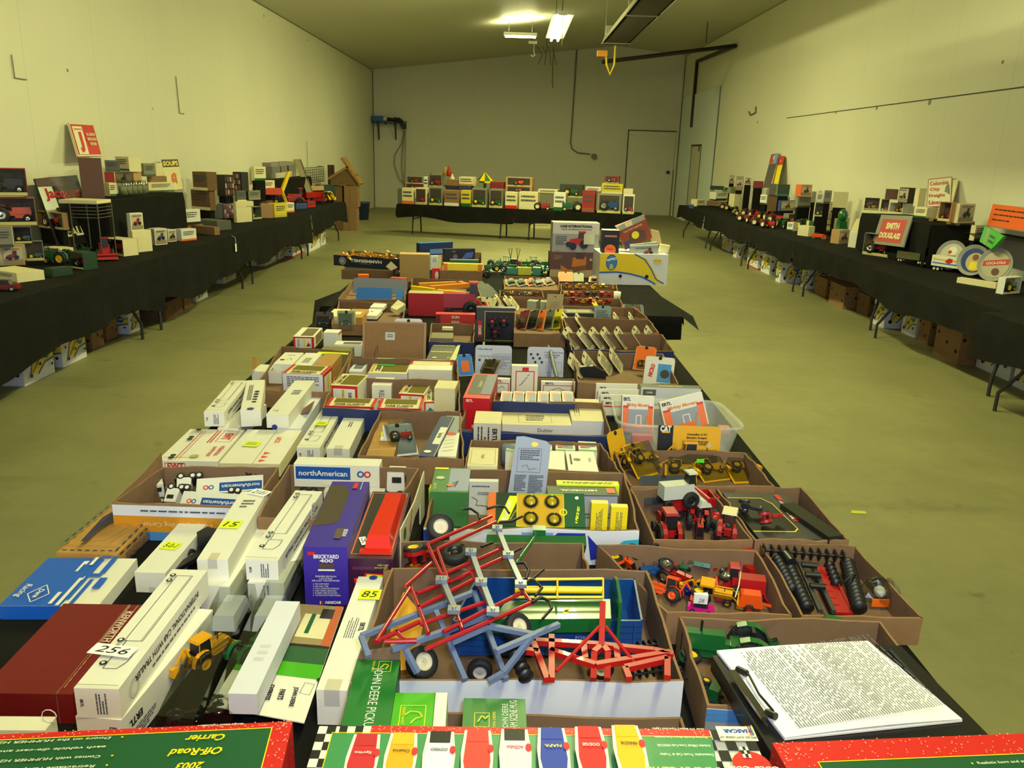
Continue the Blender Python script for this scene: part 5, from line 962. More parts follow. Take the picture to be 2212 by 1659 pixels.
for gx,gy,dx,dy,nn,rr in ((1040,1030,22,45,5,.014),(1860,1195,48,-8,5,.009),(1900,1000,40,-6,4,.010),(1270,950,48,8,4,.008)):
    m=M()
    for k in range(nn): q=U7(gx+dx*k,gy+dy*k,.862); ax=(U7(gx+dx,gy+dy,.862)-U7(gx,gy,.862)); lathe(m,q,ax,[(.001,.002),(rr*.5,.001),(rr,-.002),(rr,-.003),(.001,.0005)],TBLK,14)
    m.tube([U7(gx,gy,.862),U7(gx+dx*(nn-1),gy+dy*(nn-1),.862)],.003,TBLK,6); child(m,'disc_gang',o)
for x,y,r,dz in ((1065,870,.026,0),(415,1110,.029,.05)):
    m=M(); wheel(m,U7(x,y,.90-dz),r,.022,C(205,195,160),ax=(.5,-.6,.7)); child(m,'wheel',OC)
m=M(); q=U7(300,1000,.78); m.prism([(-.02,-.06),(.03,-.05),(.035,.05),(-.01,.10),(-.03,.04)],(q,XX,(YY*.8+Z*.6).normalized(),(Z*.8-YY*.6).normalized()),.03,TCAT); T(m.build('toy_hopper'),'yellow toy hopper body under the grey frame','toy part')
# ---------------- right side cartons
c,o,zr=ct([(1441,1323),(1711,1329),(1634,1189),(1290,1177)],'open brown carton heaped with small toy tractors on the right',.08,seed=13,zr=.815)
TT=[((1318,1228),TORG,TYEL,'seat',70,80,'orange'),((1350,1230),TORG,CHR,'seat',-60,20,'orange'),((1385,1222),mat('toy_bright_green',(20,200,60),.35),TBLK,'cab',10,160,'bright green'),((1425,1262),TBLU,CHR,'seat',200,70,'blue'),((1498,1232),TGRN,C(215,215,190),'seat',-20,60,'dark green'),((1462,1262),TRED,CHR,'seat',-45,10,'red'),((1555,1268),TRED,CHR,'seat',80,70,'red'),((1530,1215),TGRN,CHR,'seat',170,90,'dark green'),((1478,1306),mat('toy_indigo',(30,24,110),.25),TYEL,'seat',120,90,'indigo blue')]
WHE=['lying on its side at the far left of the tractor carton','beside the one lying at the far left','upside down near the back of the tractor carton','tipped over in the middle left of the tractor carton','with pale hubs near the back of the tractor carton','nose down in the middle of the tractor carton','tipped over right of the middle of the tractor carton','rolled over near the back right of the tractor carton','at the front of the tractor carton beside the white tag']
for i,((u,v),pm,hm,cb,yw,rl,cn_) in enumerate(TT): toy('toy_tractor',p_tractor(pm,hm,cb,lugs=0),'small %s toy tractor %s'%(cn_,WHE[i]),'toy tractor',P(u,v,TF),.078,yaw=yw,rollx=rl)
toy('toy_baler',p_baler(TRED,RUB),'red toy baler with white string at the right of the tractor carton','toy implement',P(1605,1235,TF),.12,yaw=200)
toy('toy_combine',p_combine(TRED,RUB),'red toy combine at the near right of the tractor carton','toy combine',P(1600,1290,TF),.10,yaw=170)
toy('toy_loader',p_loader(TCAT),'yellow toy backhoe loader at the front of the tractor carton','toy loader',P(1540,1300,TF),.08,yaw=-20,rollx=30)
toy('toy_loader',p_loader(TORG),'orange toy loader with black wheel at the front left of the tractor carton','toy loader',P(1435,1300,TF),.07,yaw=150,rollx=20)
toy('toy_implement',p_baler(TORG,TRED),'orange toy implement at the near right corner of the tractor carton','toy implement',P(1620,1318,TF),.10,yaw=-10)
toy('toy_car',p_car(mat('toy_pink',(215,20,140),.3)),'small pink toy car at the near edge of the tractor carton','toy car',P(1513,1322,TF),.06,yaw=-15)
m=M(); m.bar(P(1640,1270,TF+.02),P(1675,1318,TF+.01),.012,TRED,.004); T(m.build('toy_blade'),'flat red toy blade along the right wall of the tractor carton','toy part')
m=M(); q=P(1512,1292,TF+.045); m.hexa([q+V((-.014,-.002,-.012)),q+V((.016,-.006,-.012)),q+V((.016,.006,-.012)),q+V((-.014,.004,-.012))],[q+V((-.014,-.004,.012)),q+V((.016,-.008,.012)),q+V((.016,.004,.012)),q+V((-.014,.002,.012))],PAP); f=Face(m,q+V((-.013,-.0085,-.011)),V((.028,-.003,0)),Z*.022); f.text('28',.5,.5,.009,INK,shear=.2); T(m.build('lot_tag'),'white folded paper tag marked 28 on the toy tractors','tag')
m=M(); m.tube([P(1588,1290,TF+.05),P(1596,1265,TF+.07),P(1600,1235,TF+.07)],.0015,CRM,5); T(m.build('string'),'white string on the red baler','string')
# discs carton
c,o,zr=ct([(1731,1330),(1994,1335),(1850,1180),(1641,1171)],'open brown carton holding a black toy disc harrow on the right edge',.07,seed=14,zr=.806)
o=E('toy_disc_harrow',P(1760,1290,TF)); T(o,'large black toy disc harrow with red tray filling the carton','toy implement')
U8=lambda x,y,z:P(1440+x/2.865,1160+y/2.865,z)
def gang(a,b_,n,r,z=.80):
    m=M(); A=U8(*a,z);B=U8(*b_,z); ax=(B-A)
    for k in range(n): lathe(m,A.lerp(B,k/(n-1)),ax,[(.001,.004),(r*.6,.002),(r,-.002),(r,-.003),(.001,.002)],TBLK,16)
    m.tube([A,B],.004,TBLK,6); child(m,'disc_gang',o)
gang((605,80),(1095,120),11,.0165,.805); gang((690,150),(780,330),9,.016,.785); gang((770,210),(870,440),10,.016,.785); gang((1120,170),(1190,440),13,.018,.79); gang((1010,180),(1050,290),5,.013,.78)
m=M(); A=[U8(890,165,.775),U8(1010,195,.775),U8(1145,470,.775),U8(1045,465,.775)]; m.hexa([p-Z*.006 for p in A],A,TRED)
for k in range(6): a=A[0].lerp(A[3],.15+.14*k); m.bar(a,a.lerp(A[1].lerp(A[2],.15+.14*k),.5),.003,TRED)
m.bar(A[1],A[2],.006,TRED,.014); child(m,'red_tray',o,'red plastic tray')
for s in (((820,160),(950,460)),((905,180),(1035,465))):
    m=M(); m.bar(U8(*s[0],.79),U8(*s[1],.79),.009,mat('toy_dark_grey',(58,58,60),.45)); child(m,'frame_bar',o)
for y in (170,230,300): 
    m=M(); m.cyl(U8(830+.4*(y-160),y,.80),U8(925+.4*(y-160),y+8,.80),.007,TBLK,10); child(m,'cylinder',o)
m=M(); m.cyl(U8(735,110,.80),U8(775,160,.80),.012,TBLK,12); m.tube([U8(1075,300,.81),U8(1130,250,.84),U8(1170,225,.83),U8(1150,270,.81)],.002,TBLK,6); child(m,'hose',o)
# plastic bag of parts
m=M(); R=random.Random(3); q=U8(1330,440,TF); vs=[];fs=[]
nu,nv=14,9
for i in range(nv+1):
    for j in range(nu): a=math.pi*i/nv;b2=2*math.pi*j/nu; r=.040*(1+R.uniform(-.22,.25)); vs.append(q+V((r*math.sin(a)*math.cos(b2)*1.0,r*math.sin(a)*math.sin(b2)*.8+.02,.03+r*math.cos(a)*.8)))
for i in range(nv):
    for j in range(nu): fs.append((i*nu+j,(i+1)*nu+j,(i+1)*nu+(j+1)%nu,i*nu+(j+1)%nu))
m.add(vs,fs,BLS); o=T(m.build('plastic_bag'),'clear crumpled plastic bag of small parts in the disc carton','bag')
m=M(); m.box(q.x-.03,q.x+.012,q.y-.012,q.y-.008,TF+.01,TF+.028,ORG); m.sphere(q+V((.0,.02,.03)),.014,WB,8,6); child(m,'bagged_parts',o)
# green tractor carton
c,o,zr=ct([(1527,1525),(2080,1560),(1902,1342),(1467,1332)],'open brown carton with the big green toy tractor at the right front',.085,seed=15,zr=.83)
side(c,0,zr,lambda f:(f.rect(0,.0,1,1,C(140,140,140)),f.rect(0,.72,1,1,C(70,130,190))),o)
toy('toy_tractor',p_tractor(TGRN,TGRN,'seat',engine=TGRN,lugs=18,narrow=True),'large green toy tractor with yellow lettering in the right front carton','toy tractor',P(1562,1440,TF),.165,yaw=171)
m=M(); b_=bpy.data.objects[-1] if False else None
toy('toy_tractor',p_tractor(TGRN,TYEL,'seat',lugs=0),'small green toy tractor with yellow wheel lying on its side by the clipboard','toy tractor',P(1660,1400,TF),.07,yaw=30,rollx=80)
toy('toy_tractor',p_tractor(TGRN,TYEL,'cab',lugs=0),'small green toy tractor with cab just behind the clipboard','toy tractor',P(1775,1392,TF),.085,yaw=160)
toy('toy_tractor',p_tractor(TGRN,TYEL,'seat',lugs=0),'small green toy tractor with yellow hubs standing on end left of the clipboard','toy tractor',P(1517,1475,TF),.085,yaw=-80,rollx=80)
toy('toy_sprayer',p_baler(TGRN,TYEL),'small green toy implement at the near left corner of the tractor carton by the clipboard','toy implement',P(1543,1512,TF),.07,yaw=60)
# clipboard
zc_=.872; q=[P(1664,1620,zc_),P(2136,1588,zc_),P(1945,1394,zc_),P(1538,1416,zc_)]; q[0]=P(1690,1665,zc_); m=M(); CB=mat('black_clipboard_plastic',(20,21,23),.35)
m.hexa([p-Z*.03 for p in q],q,CB); m.bar(q[1].lerp(q[2],.12)+V((-.035,0,.001)),q[1].lerp(q[2],.92)+V((-.03,0,.001)),.006,C(40,42,44),.004); o=E('clipboard',(sum((p.x for p in q))/4,sum((p.y for p in q))/4,zc_-.03)); T(o,'black storage clipboard holding printed sheets at the right front','clipboard'); child(m,'case',o)
m=M(); s=[P(1695,1596,zc_+.004),P(2079,1556,zc_+.004),P(1874,1386,zc_+.004),P(1548,1407,zc_+.004)]; N=10; vs=[]
for j in range(N+1):
    for i in range(N+1): p=s[0].lerp(s[1],i/N).lerp(s[3].lerp(s[2],i/N),j/N); vs.append(p+Z*(.004*math.sin(i/N*3.1)*(1-j/N*.5)+.002))
m.add(vs,[(j*(N+1)+i,j*(N+1)+i+1,(j+1)*(N+1)+i+1,(j+1)*(N+1)+i) for j in range(N) for i in range(N)],mat('bright_paper',(246,246,250),.7),True)
m.hexa([p-Z*.003 for p in s],[p for p in s],PAP)
f=Face(m,s[0]+Z*.0064,s[1]-s[0],s[3]-s[0],.0003)
PI_=mat('print_grey',(110,110,118),.8)
for k in range(56):
    x=.10+.0147*k; f.lines(x,.05,x+.007,.92,1,PI_,k,True,.8)
child(m,'printed_sheets',o)
m=M(); a=P(1582,1450,zc_+.012); b_=P(1652,1553,zc_+.012); m.bar(a,b_,.012,CHR,.006); child(m,'clip_bar',o)
m=M(); m.tube([P(1600,1449,zc_+.014),P(1618,1458,zc_+.02),P(1640,1500,zc_+.016),P(1670,1535,zc_+.02),P(1672,1545,zc_+.014)],.0022,TBLK,6)
for u,v in ((1605,1449),(1668,1542)): m.tube([P(u-12,v-4,zc_+.014),P(u+8,v+6,zc_+.018)],.006,TBLK,8)
child(m,'clip_spring',o)
# red tractor carton
c,o,zr=ct([(1412,1166),(1627,1167),(1531,1052),(1361,1056)],'open brown carton of red toy tractors',.075,seed=16)
toy('toy_tractor',p_tractor(TRED,TBLK,'cab',lugs=10,narrow=False),'red toy tractor with black cab standing in the red tractor carton','toy tractor',P(1437,1162,TF),.115,yaw=96)
toy('toy_tractor',p_tractor(TRED,CHR,'canopy',roof=CRM,lugs=10,narrow=False),'red toy tractor with cream canopy at the near right of the red tractor carton','toy tractor',P(1572,1160,TF),.115,yaw=70)
toy('toy_tractor',p_tractor(TRED,CHR,'seat',lugs=10),'red toy tractor without cab in the middle of the red tractor carton','toy tractor',P(1508,1155,TF),.11,yaw=-100)
toy('toy_wagon',p_wagon(TRED,RUB),'red toy wagon across the back of the red tractor carton','toy wagon',P(1490,1110,TF+.01),.14,yaw=12)
m=M(); wheel(m,P(1548,1120,TF+.03),.032,.022,TRED,ax=(0,-.3,1),lugs=16); child(m,'rear_wheel',[o_ for o_ in COL.objects if o_.get('label','').startswith('red toy tractor without cab')][0])  # loose lugged wheel lying in the carton, parented to this tractor
toy('toy_combine',p_combine(C(190,195,180),TBLK),'pale grey toy combine on the rim of the red tractor carton','toy combine',P(1468,1090,TF+.05),.12,yaw=15)
card(P(1450,1088,TF+.03),.15,.10,8,-60,C(40,50,70),C(60,66,70),'dark blister card under the pale grey combine',bub=(.5,.5,.1,.1))
# CASE carton
c,o,zr=ct([(1631,1167),(1834,1168),(1731,1052),(1546,1053)],'open brown carton with the black CASE window box',.075,seed=17)
a,b_,d=P(1640,1164,zr-.004),P(1790,1166,zr-.004),P(1560,1064,zr-.004); bx_=Box([a,b_,b_+(d-a),d],TF,zr-.004,m=mat('charcoal_print',(62,62,58),.4)); f=bx_.f('top'); f.poly([(.0,.14),(.62,.14),(.70,.2),(.66,.75),(.55,.88),(.02,.88)],YEL); f.poly([(.0,.155),(.61,.155),(.685,.21),(.645,.74),(.54,.865),(.02,.865)],TBLK); f.rect(.74,.35,.86,.62,RED); f.text('CASE',.80,.48,.022,WB,rot=-90,w=.045,bold=.05); f.rect(.80,.82,.88,.95,RED); f.lines(.78,.66,.84,.8,2,WB,3,True)
bx_.done('window_box','charcoal CASE window box with orange edged opening')
toy('toy_tractor',p_tractor(TRED,CHR,'seat',lugs=0),'red and chrome toy tractor inside the CASE window box opening','toy tractor',P(1655,1128,zr),.06,yaw=20,rollx=60)
toy('toy_tractor',p_tractor(TBLK,CHR,'seat',lugs=0),'black toy tractor inside the CASE window box opening','toy tractor',P(1622,1105,zr),.06,yaw=-30,rollx=80)
b=tbox((1790,1160),(1822,1156),(1722,1084),zr+.01,TF,m=mat('black_green_box',(28,32,26),.35)); b.done('toy_box','long dark box leaning at the right edge beside the CASE box')
# CAT carton
c,o,zr=ct([(1362,1051),(1674,1051),(1610,977),(1322,968)],'open brown carton of yellow construction toys',.08,seed=18)
def fcat(f): f.rect(0,0,.24,1,BLK); f.text('CAT',.12,.92,.022,WB,w=.036,bold=.06); f.poly([(.05,.82),(.2,.82),(.125,.88)],C(230,170,30)); f.text('Caterpillar 613C',.62,.80,.009,BLK,w=.065,bold=.03); f.text('Elevating Scraper',.62,.72,.009,BLK,w=.067,bold=.03); f.lines(.4,.55,.8,.66,3,BLK,3); f.disc(.82,.55,.008,C(200,190,140))
CY_=mat('construction_card_yellow',(228,170,20),.45)
card(P(1484,1010,TF),.205,.14,0,-6,CY_,CY_,'yellow and black card reading Caterpillar 613C Elevating Scraper',p_loader(TCAT),bub=(.6,.24,.7,.42),depth=.05,hook=False,wrt=fcat)
card(P(1345,1022,TF),.09,.14,48,-18,CY_,CY_,'yellow hang card leaning at the left of the construction toys',p_loader(TCAT),bub=(.5,.3,.8,.4),depth=.04)
card(P(1400,1030,TF),.09,.12,35,-45,CY_,CY_,'clear pack with a yellow toy loader at the left of the construction carton',p_loader(TCAT),bub=(.5,.5,.9,.9),depth=.04)
card(P(1470,1040,TF),.10,.09,-10,-70,CY_,CY_,'flat pack with a yellow toy vehicle at the front of the construction carton',p_loader(TCAT),bub=(.5,.5,.9,.9),depth=.03)
card(P(1550,1040,TF),.10,.09,20,-65,CY_,CY_,'pack with a yellow toy and silver wheel in the middle right of the construction carton',p_loader(TCAT),bub=(.5,.5,.9,.9),depth=.03)
card(P(1618,1044,TF),.10,.13,10,-72,CY_,CY_,'clear pack with a yellow toy at the right end of the construction carton',p_loader(TCAT),bub=(.5,.5,.9,.9),depth=.03)
m=M(); q=P(1505,987,TF+.055); m.box(q.x-.012,q.x+.012,q.y-.05,q.y-.049,q.z,q.z+.012,C(80,230,40)); T(m.build('price_sticker'),'small bright green price sticker on the scraper pack','sticker')
# clear tote
TP=milky('cloudy_tote_plastic'); zt2=.85; q=[P(1336,915,zt2),P(1612,925,zt2),P(1552,866,zt2),P(1322,856,zt2)]; m=M(); cen=(q[0]+q[2])/2
def rr_(q,s,z,k=.18):
    out=[]
    for i in range(4):
        a,b_,c_=q[i-1],q[i],q[(i+1)%4]
        for t in range(5): w=t/4; p=(b_.lerp(a,k*(1-w)*1.0)).lerp(b_.lerp(c_,k*w),.5) if False else ((b_.lerp(a,k))*(1-w)**2+b_*2*w*(1-w)+(b_.lerp(c_,k))*w**2); out.append(V((cen.x+(p.x-cen.x)*s,cen.y+(p.y-cen.y)*s,z)))
    return out
lv=[(1.04,zt2-.008),(1.04,zt2),(1.0,zt2),(.98,zt2-.01),(.88,TZ+.008),(.86,TZ+.002)]; rings=[rr_(q,s,z) for s,z in lv]; n=20; vs=[p for r in rings for p in r]
m.add(vs,[(i*n+j,i*n+(j+1)%n,(i+1)*n+(j+1)%n,(i+1)*n+j) for i in range(len(lv)-1) for j in range(n)],TP,True); m.add(rings[-1],[tuple(range(n))],TP); T(m.build('plastic_tote'),'cloudy clear plastic tote with rounded rim on the right','tote')
def ertlwin(f,word='Mighty Movers'):
    f.rect(0,0,1,1,WB); f.text('ERTL',.15,.9,f.h*.1,BLK,w=f.w*.22,bold=.05); f.text(word,.5,.73,f.h*.13,C(225,130,30),w=f.w*.7,bold=.04); f.rect(.03,.0,.2,.66,ORG); f.rect(.82,.0,.97,.66,ORG); f.rect(.2,.0,.82,.62,C(150,155,170)); f.rect(.03,.66,.2,.72,RED); f.rect(.82,.66,.97,.72,RED); f.rect(.3,.05,.7,.2,ORG); f.line([(.45,.2),(.45,.45),(.6,.45),(.6,.2)],.004,WB); f.line([(.7,.1),(.8,.45)],.006,C(200,130,40))
m=M(); a=P(1342,930,TZ+.02); u=V((.115,-.004,0)); vv=V((0,.03,.125)); n=u.cross(vv).normalized(); m.hexa([a,a+u,a+u-n*.04,a-n*.04],[a+vv,a+vv+u,a+vv+u-n*.04,a+vv-n*.04],WB); f=Face(m,a+n*.0005,u,vv); ertlwin(f); T(m.build('window_box'),'orange and white ERTL window box at the left of the tote','box')
m=M(); a=P(1440,938,TZ+.015); u=V((.15,.0,.045)); vv=V((-.03,.03,.11)); n=u.cross(vv).normalized(); m.hexa([a,a+u,a+u-n*.04,a-n*.04],[a+vv,a+vv+u,a+vv+u-n*.04,a+vv-n*.04],WB); f=Face(m,a+n*.0005,u,vv); ertlwin(f); T(m.build('window_box'),'orange and white ERTL window box tilted at the right of the tote','box')
m=M(); q0=P(1380,965,TZ+.01); m.box(q0.x-.02,q0.x+.05,q0.y+.03,q0.y+.06,TZ+.008,TZ+.04,RED); T(m.build('toy_box'),'red package on the tote floor showing through its side','box')
m=M(); q0=P(1565,935,TZ+.01); m.box(q0.x-.02,q0.x+.02,q0.y,q0.y+.03,TZ+.008,TZ+.03,ORG); T(m.build('toy_box'),'small orange package at the right end inside the tote','box')

m=M(); q=P(1852,1107,0); m.prism([(-.04,-.015),(.04,-.02),(.045,.012),(-.02,.02)],(q+Z*.001,XX,YY,Z),.002,C(190,190,60)); T(m.build('tape_scrap'),'small yellow scrap lying on the concrete floor at the right','scrap')
# ================================================================ far half of the centre block
OR=['leftmost','second from the left','third from the left','fourth from the left','fifth from the left','sixth from the left','seventh from the left','eighth from the left','ninth from the left']
def cards(row,base,label,yaw=70,lean=-30,w=.10,h=.12,group=None,facing=False,turn=-22,bub=(.5,.35,.7,.5)):
    """a file of slanted hang cards; row = (u,v,front colour)"""
    for i,(u,v,fc) in enumerate(row):
        o=(OR[i] if i<len(row)-1 else 'rightmost')
        card(P(u,v,base),w,h,yaw+(i*37%9-4),lean+(i*23%11-5),fc,CRM,label%o,p_car(C(60,70,60)) if i%2 else p_car(TGRN),bub=bub,depth=.02,facing=facing,seed=i,turn=turn)
def mini(kind,pts,L,label,cat,z=TF,rolls=(0,)):
    for i,(u,v,c,yw) in enumerate(pts):
        o=(OR[i] if i<len(pts)-1 else 'rightmost')
        pr={'t':lambda:p_tractor(c,TYEL if c is TGRN else CHR,'seat',lugs=0),'l':lambda:p_loader(c),'b':lambda:p_baler(c,RUB),'c':lambda:p_car(c)}[kind]()
        toy('toy_'+cat.replace(' ','_'),pr,label%o,'toy '+cat,P(u,v,z),L,yaw=yw,rollx=rolls[i%len(rolls)],merge=True)
# upper left carton
c,o,zr=ct([(548,842),(716,846),(762,758),(607,748)],'open brown carton of white boxes at the left edge behind the long boxes',.07,seed=21)
m=M(); m.prism([(0,0),(.07,0),(.06,.05),(.01,.055)],(P(545,800,zr),YY,Z,XX),.003,KG); child(m,'side_flap',o)
zr=TZ+.085
fbox((545,826),(574,827),802,(563,787),TF).done('toy_box','small white box at the near left of the left edge carton')
b=fbox((576,828),(609,829),803,(592,789),TF); b.f('top').line([(.5,0),(.6,1)],.006,CRM); b.done('toy_box','small white box with torn flap in the left edge carton')
b=fbox((613,852),(699,856),806,(634,788),TF); fclass(b); f=b.f('front'); f.rect(-.0,0,1,1,WG); f.lines(.1,.4,.9,.9,6,INK,3); g=b.f('right'); g.rect(0,0,1,1,RED); g.rect(.1,0,.9,.85,WB); g.rect(.45,.1,.6,.8,YEL); b.done('window_box','FARM CLASSICS window box at the front of the left edge carton')
b=tbox((590,786),(632,787),(616,761),zr,TF); f=b.f('top'); f.text('CASE',.5,.75,.012,BLK,w=.03); f.disc(.25,.35,.01,BLK,9); f.line([(.4,.3),(.6,.5),(.8,.3)],.0015,INK); b.done('toy_box','white box with small truck drawing at the back left of the left edge carton')
b=tbox((634,789),(672,790),(658,762),zr-.001,TF); b.f('top').lines(.3,.2,.7,.6,4,INK,8); b.done('toy_box','white box with print at the back middle of the left edge carton')
b=tbox((676,793),(714,794),(705,763),zr,TF,m=KG); b.done('toy_box','kraft box at the back right of the left edge carton')
b=tb((633,727),(678,728),(648,707),752); b.f('front').rect(0,0,1,1,RED); g=b.f('front'); g.rect(.1,0,.88,.88,WB); g.rect(.5,.1,.56,.8,YEL); g.poly([(.62,.1),(.72,.5),(.85,.2)],C(170,20,30)); g.text('FARM CLASSICS',.25,.45,.01,BLK,rot=-90,w=.035); b.f('top').rect(.3,.1,.9,.9,C(110,100,60)); b.f('right').rect(.2,.1,.9,.95,C(140,120,70)); b.done('window_box','FARM CLASSICS window box standing at the left edge behind the brown carton')
b=tb((698,718),(731,719),(704,711),752); b.f('right').line([(0,.9),(1,.9)],.008,RED); b.done('toy_box','white backed box with red edge beside the standing FARM CLASSICS box')
b=tbox((722,744),(782,745),(724,736),.80,TZ); b.f('top').rect(.3,.1,.95,.7,C(110,90,80)); b.done('window_box','flat white window box in front of the brown framed panel')
b=tbox((684,764),(752,766),(700,748),.80,TZ,m=C(120,120,60)); b.f('top').rect(0,0,1,.25,STK); b.done('toy_box','olive and yellow box behind the left edge carton')
card(P(700,712,TZ),.10,.10,0,-20,C(70,55,40),C(90,80,60),'brown clear fronted pack at the left edge beside the clear bubble pack',p_car(C(60,60,60)),bub=(.5,.4,.8,.7),depth=.04)
card(P(748,722,TZ),.10,.13,5,-15,C(150,160,120),YEL,'clear bubble pack with yellow edge left of the brown framed panel',p_car(C(90,100,90)),bub=(.5,.5,.8,.8),depth=.05)
# brown framed panel and cards
m=M(); a=P(782,776,TZ); e=P(919,780,TZ); L=(e-a).length; u=(e-a).normalized(); vv=(Z*.97+YY*.24); n=u.cross(vv).normalized(); hh=(zat(a+YY*.03,694)-TZ)/.97
FB=mat('hardboard_back',(150,112,72),.8,var=.05,scale=40); m.prism([(0,0),(L,0),(L,hh),(0,hh)],(a,u,vv,n),-.012,FB); f=Face(m,a+n*.0005,u*L,vv*hh); f.frame(0,0,1,1,.012,C(168,130,84)); f.frame(.04,.05,.96,.95,.0012,C(90,62,36)); f.rect(.36,.52,.51,.72,C(205,208,200)); f.lines(.39,.58,.48,.68,2,INK,3)
o=T(m.build('picture_frame'),'back of a brown hardboard picture frame standing in the middle of the boxes','frame'); m=M(); m.tube([a+u*.06+vv*.01+n*.004,a+u*.065+vv*.05+n*.01,a+u*.075+vv*.07+n*.008,a+u*.073+vv*.03+n*.006],.0012,STEEL,5); child(m,'hanging_wire',o)
card(P(882,765,TZ+.01),.135,.175,2,-8,PAP,PAP,'white hang card with barcode behind the brown picture frame',None,facing=False)
# FARM CLASSICS carton two
c,o,zr=ct([(742,822),(992,826),(988,778),(756,772)],'open brown carton of flat FARM CLASSICS boxes behind the picture frame foot',.06,seed=22)
zz=TZ+.066
b=tb((752,802),(782,803),(762,774),815,zb=TF,m=WG); b.f('top').rect(.2,.2,.85,.9,C(100,110,120)); b.done('window_box','white and grey window box at the left of the second FARM CLASSICS carton')
b=tb((795,806),(880,808),(806,773),822,zb=TF); fclass(b); b.f('top').poly([(.12,.45),(.12,.95),(.5,.95),(.6,.45)],C(40,150,50)); b.f('front').rect(0,0,1,1,WG); b.done('window_box','FARM CLASSICS window box with green toy showing, in the second carton')
b=tb((882,798),(976,800),(888,776),822,zb=TF); f=b.f('top'); f.rect(0,.45,1,1,CRM); f.text('FARM CLASSICS',.5,.72,.008,C(190,140,30),rot=180,w=.09); f.rect(0,.5,.06,1,RED); f.rect(.94,.5,1,1,RED); b.done('window_box','FARM CLASSICS box lying face up at the right of the second carton')
# cards around the centre
def fcol(f): f.text('Collect them all!',.25,.87,.009,BLK,w=.07,bold=.02); [f.line([(.08+.1*k,.6),(.14+.1*k,.66),(.18+.1*k,.58)],.0014,BLK) for k in range(4)]; f.disc(.12,.5,.006,BLK,9); f.disc(.3,.5,.006,BLK,9); f.frame(.48,.22,.97,.72,.0008,INK); f.lines(.5,.25,.95,.68,8,C(150,150,160),3)
def fcol2(f): f.text('Collect the Entire Range',.72,.82,.008,BLK,w=.085,bold=.02,shear=.2); f.text('of Pocket Size Farm',.68,.74,.008,BLK,w=.07,bold=.02,shear=.2); f.text('Implement Sets!',.66,.66,.008,BLK,w=.055,bold=.02,shear=.2); [f.disc(.1+.06*k,.75-.13*(k%3),.006,BLK,9) for k in range(6)]; f.frame(.52,.15,.95,.5,.0008,INK)
LC=C(200,202,214)
card(P(1065,810,TF),.165,.135,0,-10,LC,LC,'pale card printed Collect them all in the middle',None,wrt=fcol,hook=False)
card(P(1177,814,TF),.165,.135,0,-10,LC,LC,'pale card printed Collect the Entire Range in the middle',None,wrt=fcol2,hook=False)
m=M(); m.tube([P(1203,815,.80),P(1196,790,.83),P(1190,760,.86),P(1184,745,.88)],[.008,.010,.009,.002],C(130,136,126),4); T(m.build('curled_card'),'curled grey card strip standing in front of the Entire Range card','card')
card(P(1008,812,TF+.01),.07,.10,20,-30,C(60,130,210),WB,'blue and orange hang pack beside the tall red MX box',None,wrt=lambda f:f.rect(.25,.2,.75,.7,ORG))
card(P(1052,812,TF+.01),.07,.09,-30,-45,C(120,100,40),CRM,'gold coloured bubble pack in front of the Collect them all card',p_car(C(160,110,40)),bub=(.5,.4,.9,.8),depth=.03)
# ERTL small boxes carton
c,o,zr=ct([(1066,868),(1242,872),(1240,818),(1072,814)],'navy open carton of small red bordered ERTL boxes',.085,out=NAVY,seed=23)
for i in range(6):
    x=1080+27*i; b=tbox((x,866),(x+24,867),(x+2,845),zr+.002,TF,m=WB); f=b.f('top'); f.rect(.12,.1,.9,.88,ORG); f.rect(.3,.0,.95,.7,C(130,140,165)); b.done('small_toy_box','small orange edged box, %s in the navy ERTL carton'%(OR[i] if i<5 else 'rightmost'),group='row of small orange edged boxes')
def rb(b,t='ERTL'): g=b.f('front'); g.frame(.06,-.1,.94,.72,.003,RED); g.text(t,.25,.85,.008,BLK,w=.035,bold=.04); g.line([(.3,.3),(.5,.5),(.7,.3)],.0015,BLK)
b=fbox((1066,848),(1101,849),818,.02,TF+.02); rb(b); b.done('toy_box','white red bordered box left of the tall one in the navy ERTL carton')
b=fbox((1104,850),(1160,851),790,.03,TF+.02,m=C(222,218,200)); g=b.f('front'); g.frame(.15,-.1,.88,.82,.004,RED); g.rect(.4,.8,.65,.95,RED); [g.line([(.3+.1*k,.3+.12*k),(.45+.08*k,.4+.1*k)],.002,BLK) for k in range(4)]; b.done('toy_box','tall white red bordered box standing in the navy ERTL carton')
b=fbox((1168,850),(1241,852),824,.02,TF+.02); rb(b); b.done('toy_box','wide white red bordered ERTL box at the right of the navy ERTL carton')
# ERTL stack and CASE box right
for i in range(4):
    b=fbox((1285+5*i,876+7*i),(1374+3*i,878+7*i),828+12*i,.006,TZ+.012-.003*i,m=C(225,222,205)); g=b.f('front'); g.text('ERTL',.18,.80,.009,BLK,w=.03,bold=.05); g.rect(.04,.55,.96,.64,RED); b.done('toy_box','red striped ERTL box, %s of the file left of the CASE box'%['rearmost','second from the back','third from the back','front one'][i],group='file of white ERTL boxes')
b=fbox((1382,882),(1510,886),836,.045,TZ+.006,m=WG); g=b.f('front'); g.rect(.03,.62,.25,.9,C(90,90,84)); g.text('CASE',.14,.76,.008,WB,w=.025,bold=.04); g.text('ERTL',.28,.2,.008,BLK,w=.03,bold=.04); b.f('top').rect(0,0,1,1,C(88,92,70)); b.f('top').rect(.3,.4,.7,.6,C(190,170,90)); b.done('toy_box','long grey topped CASE box behind the clear tote')
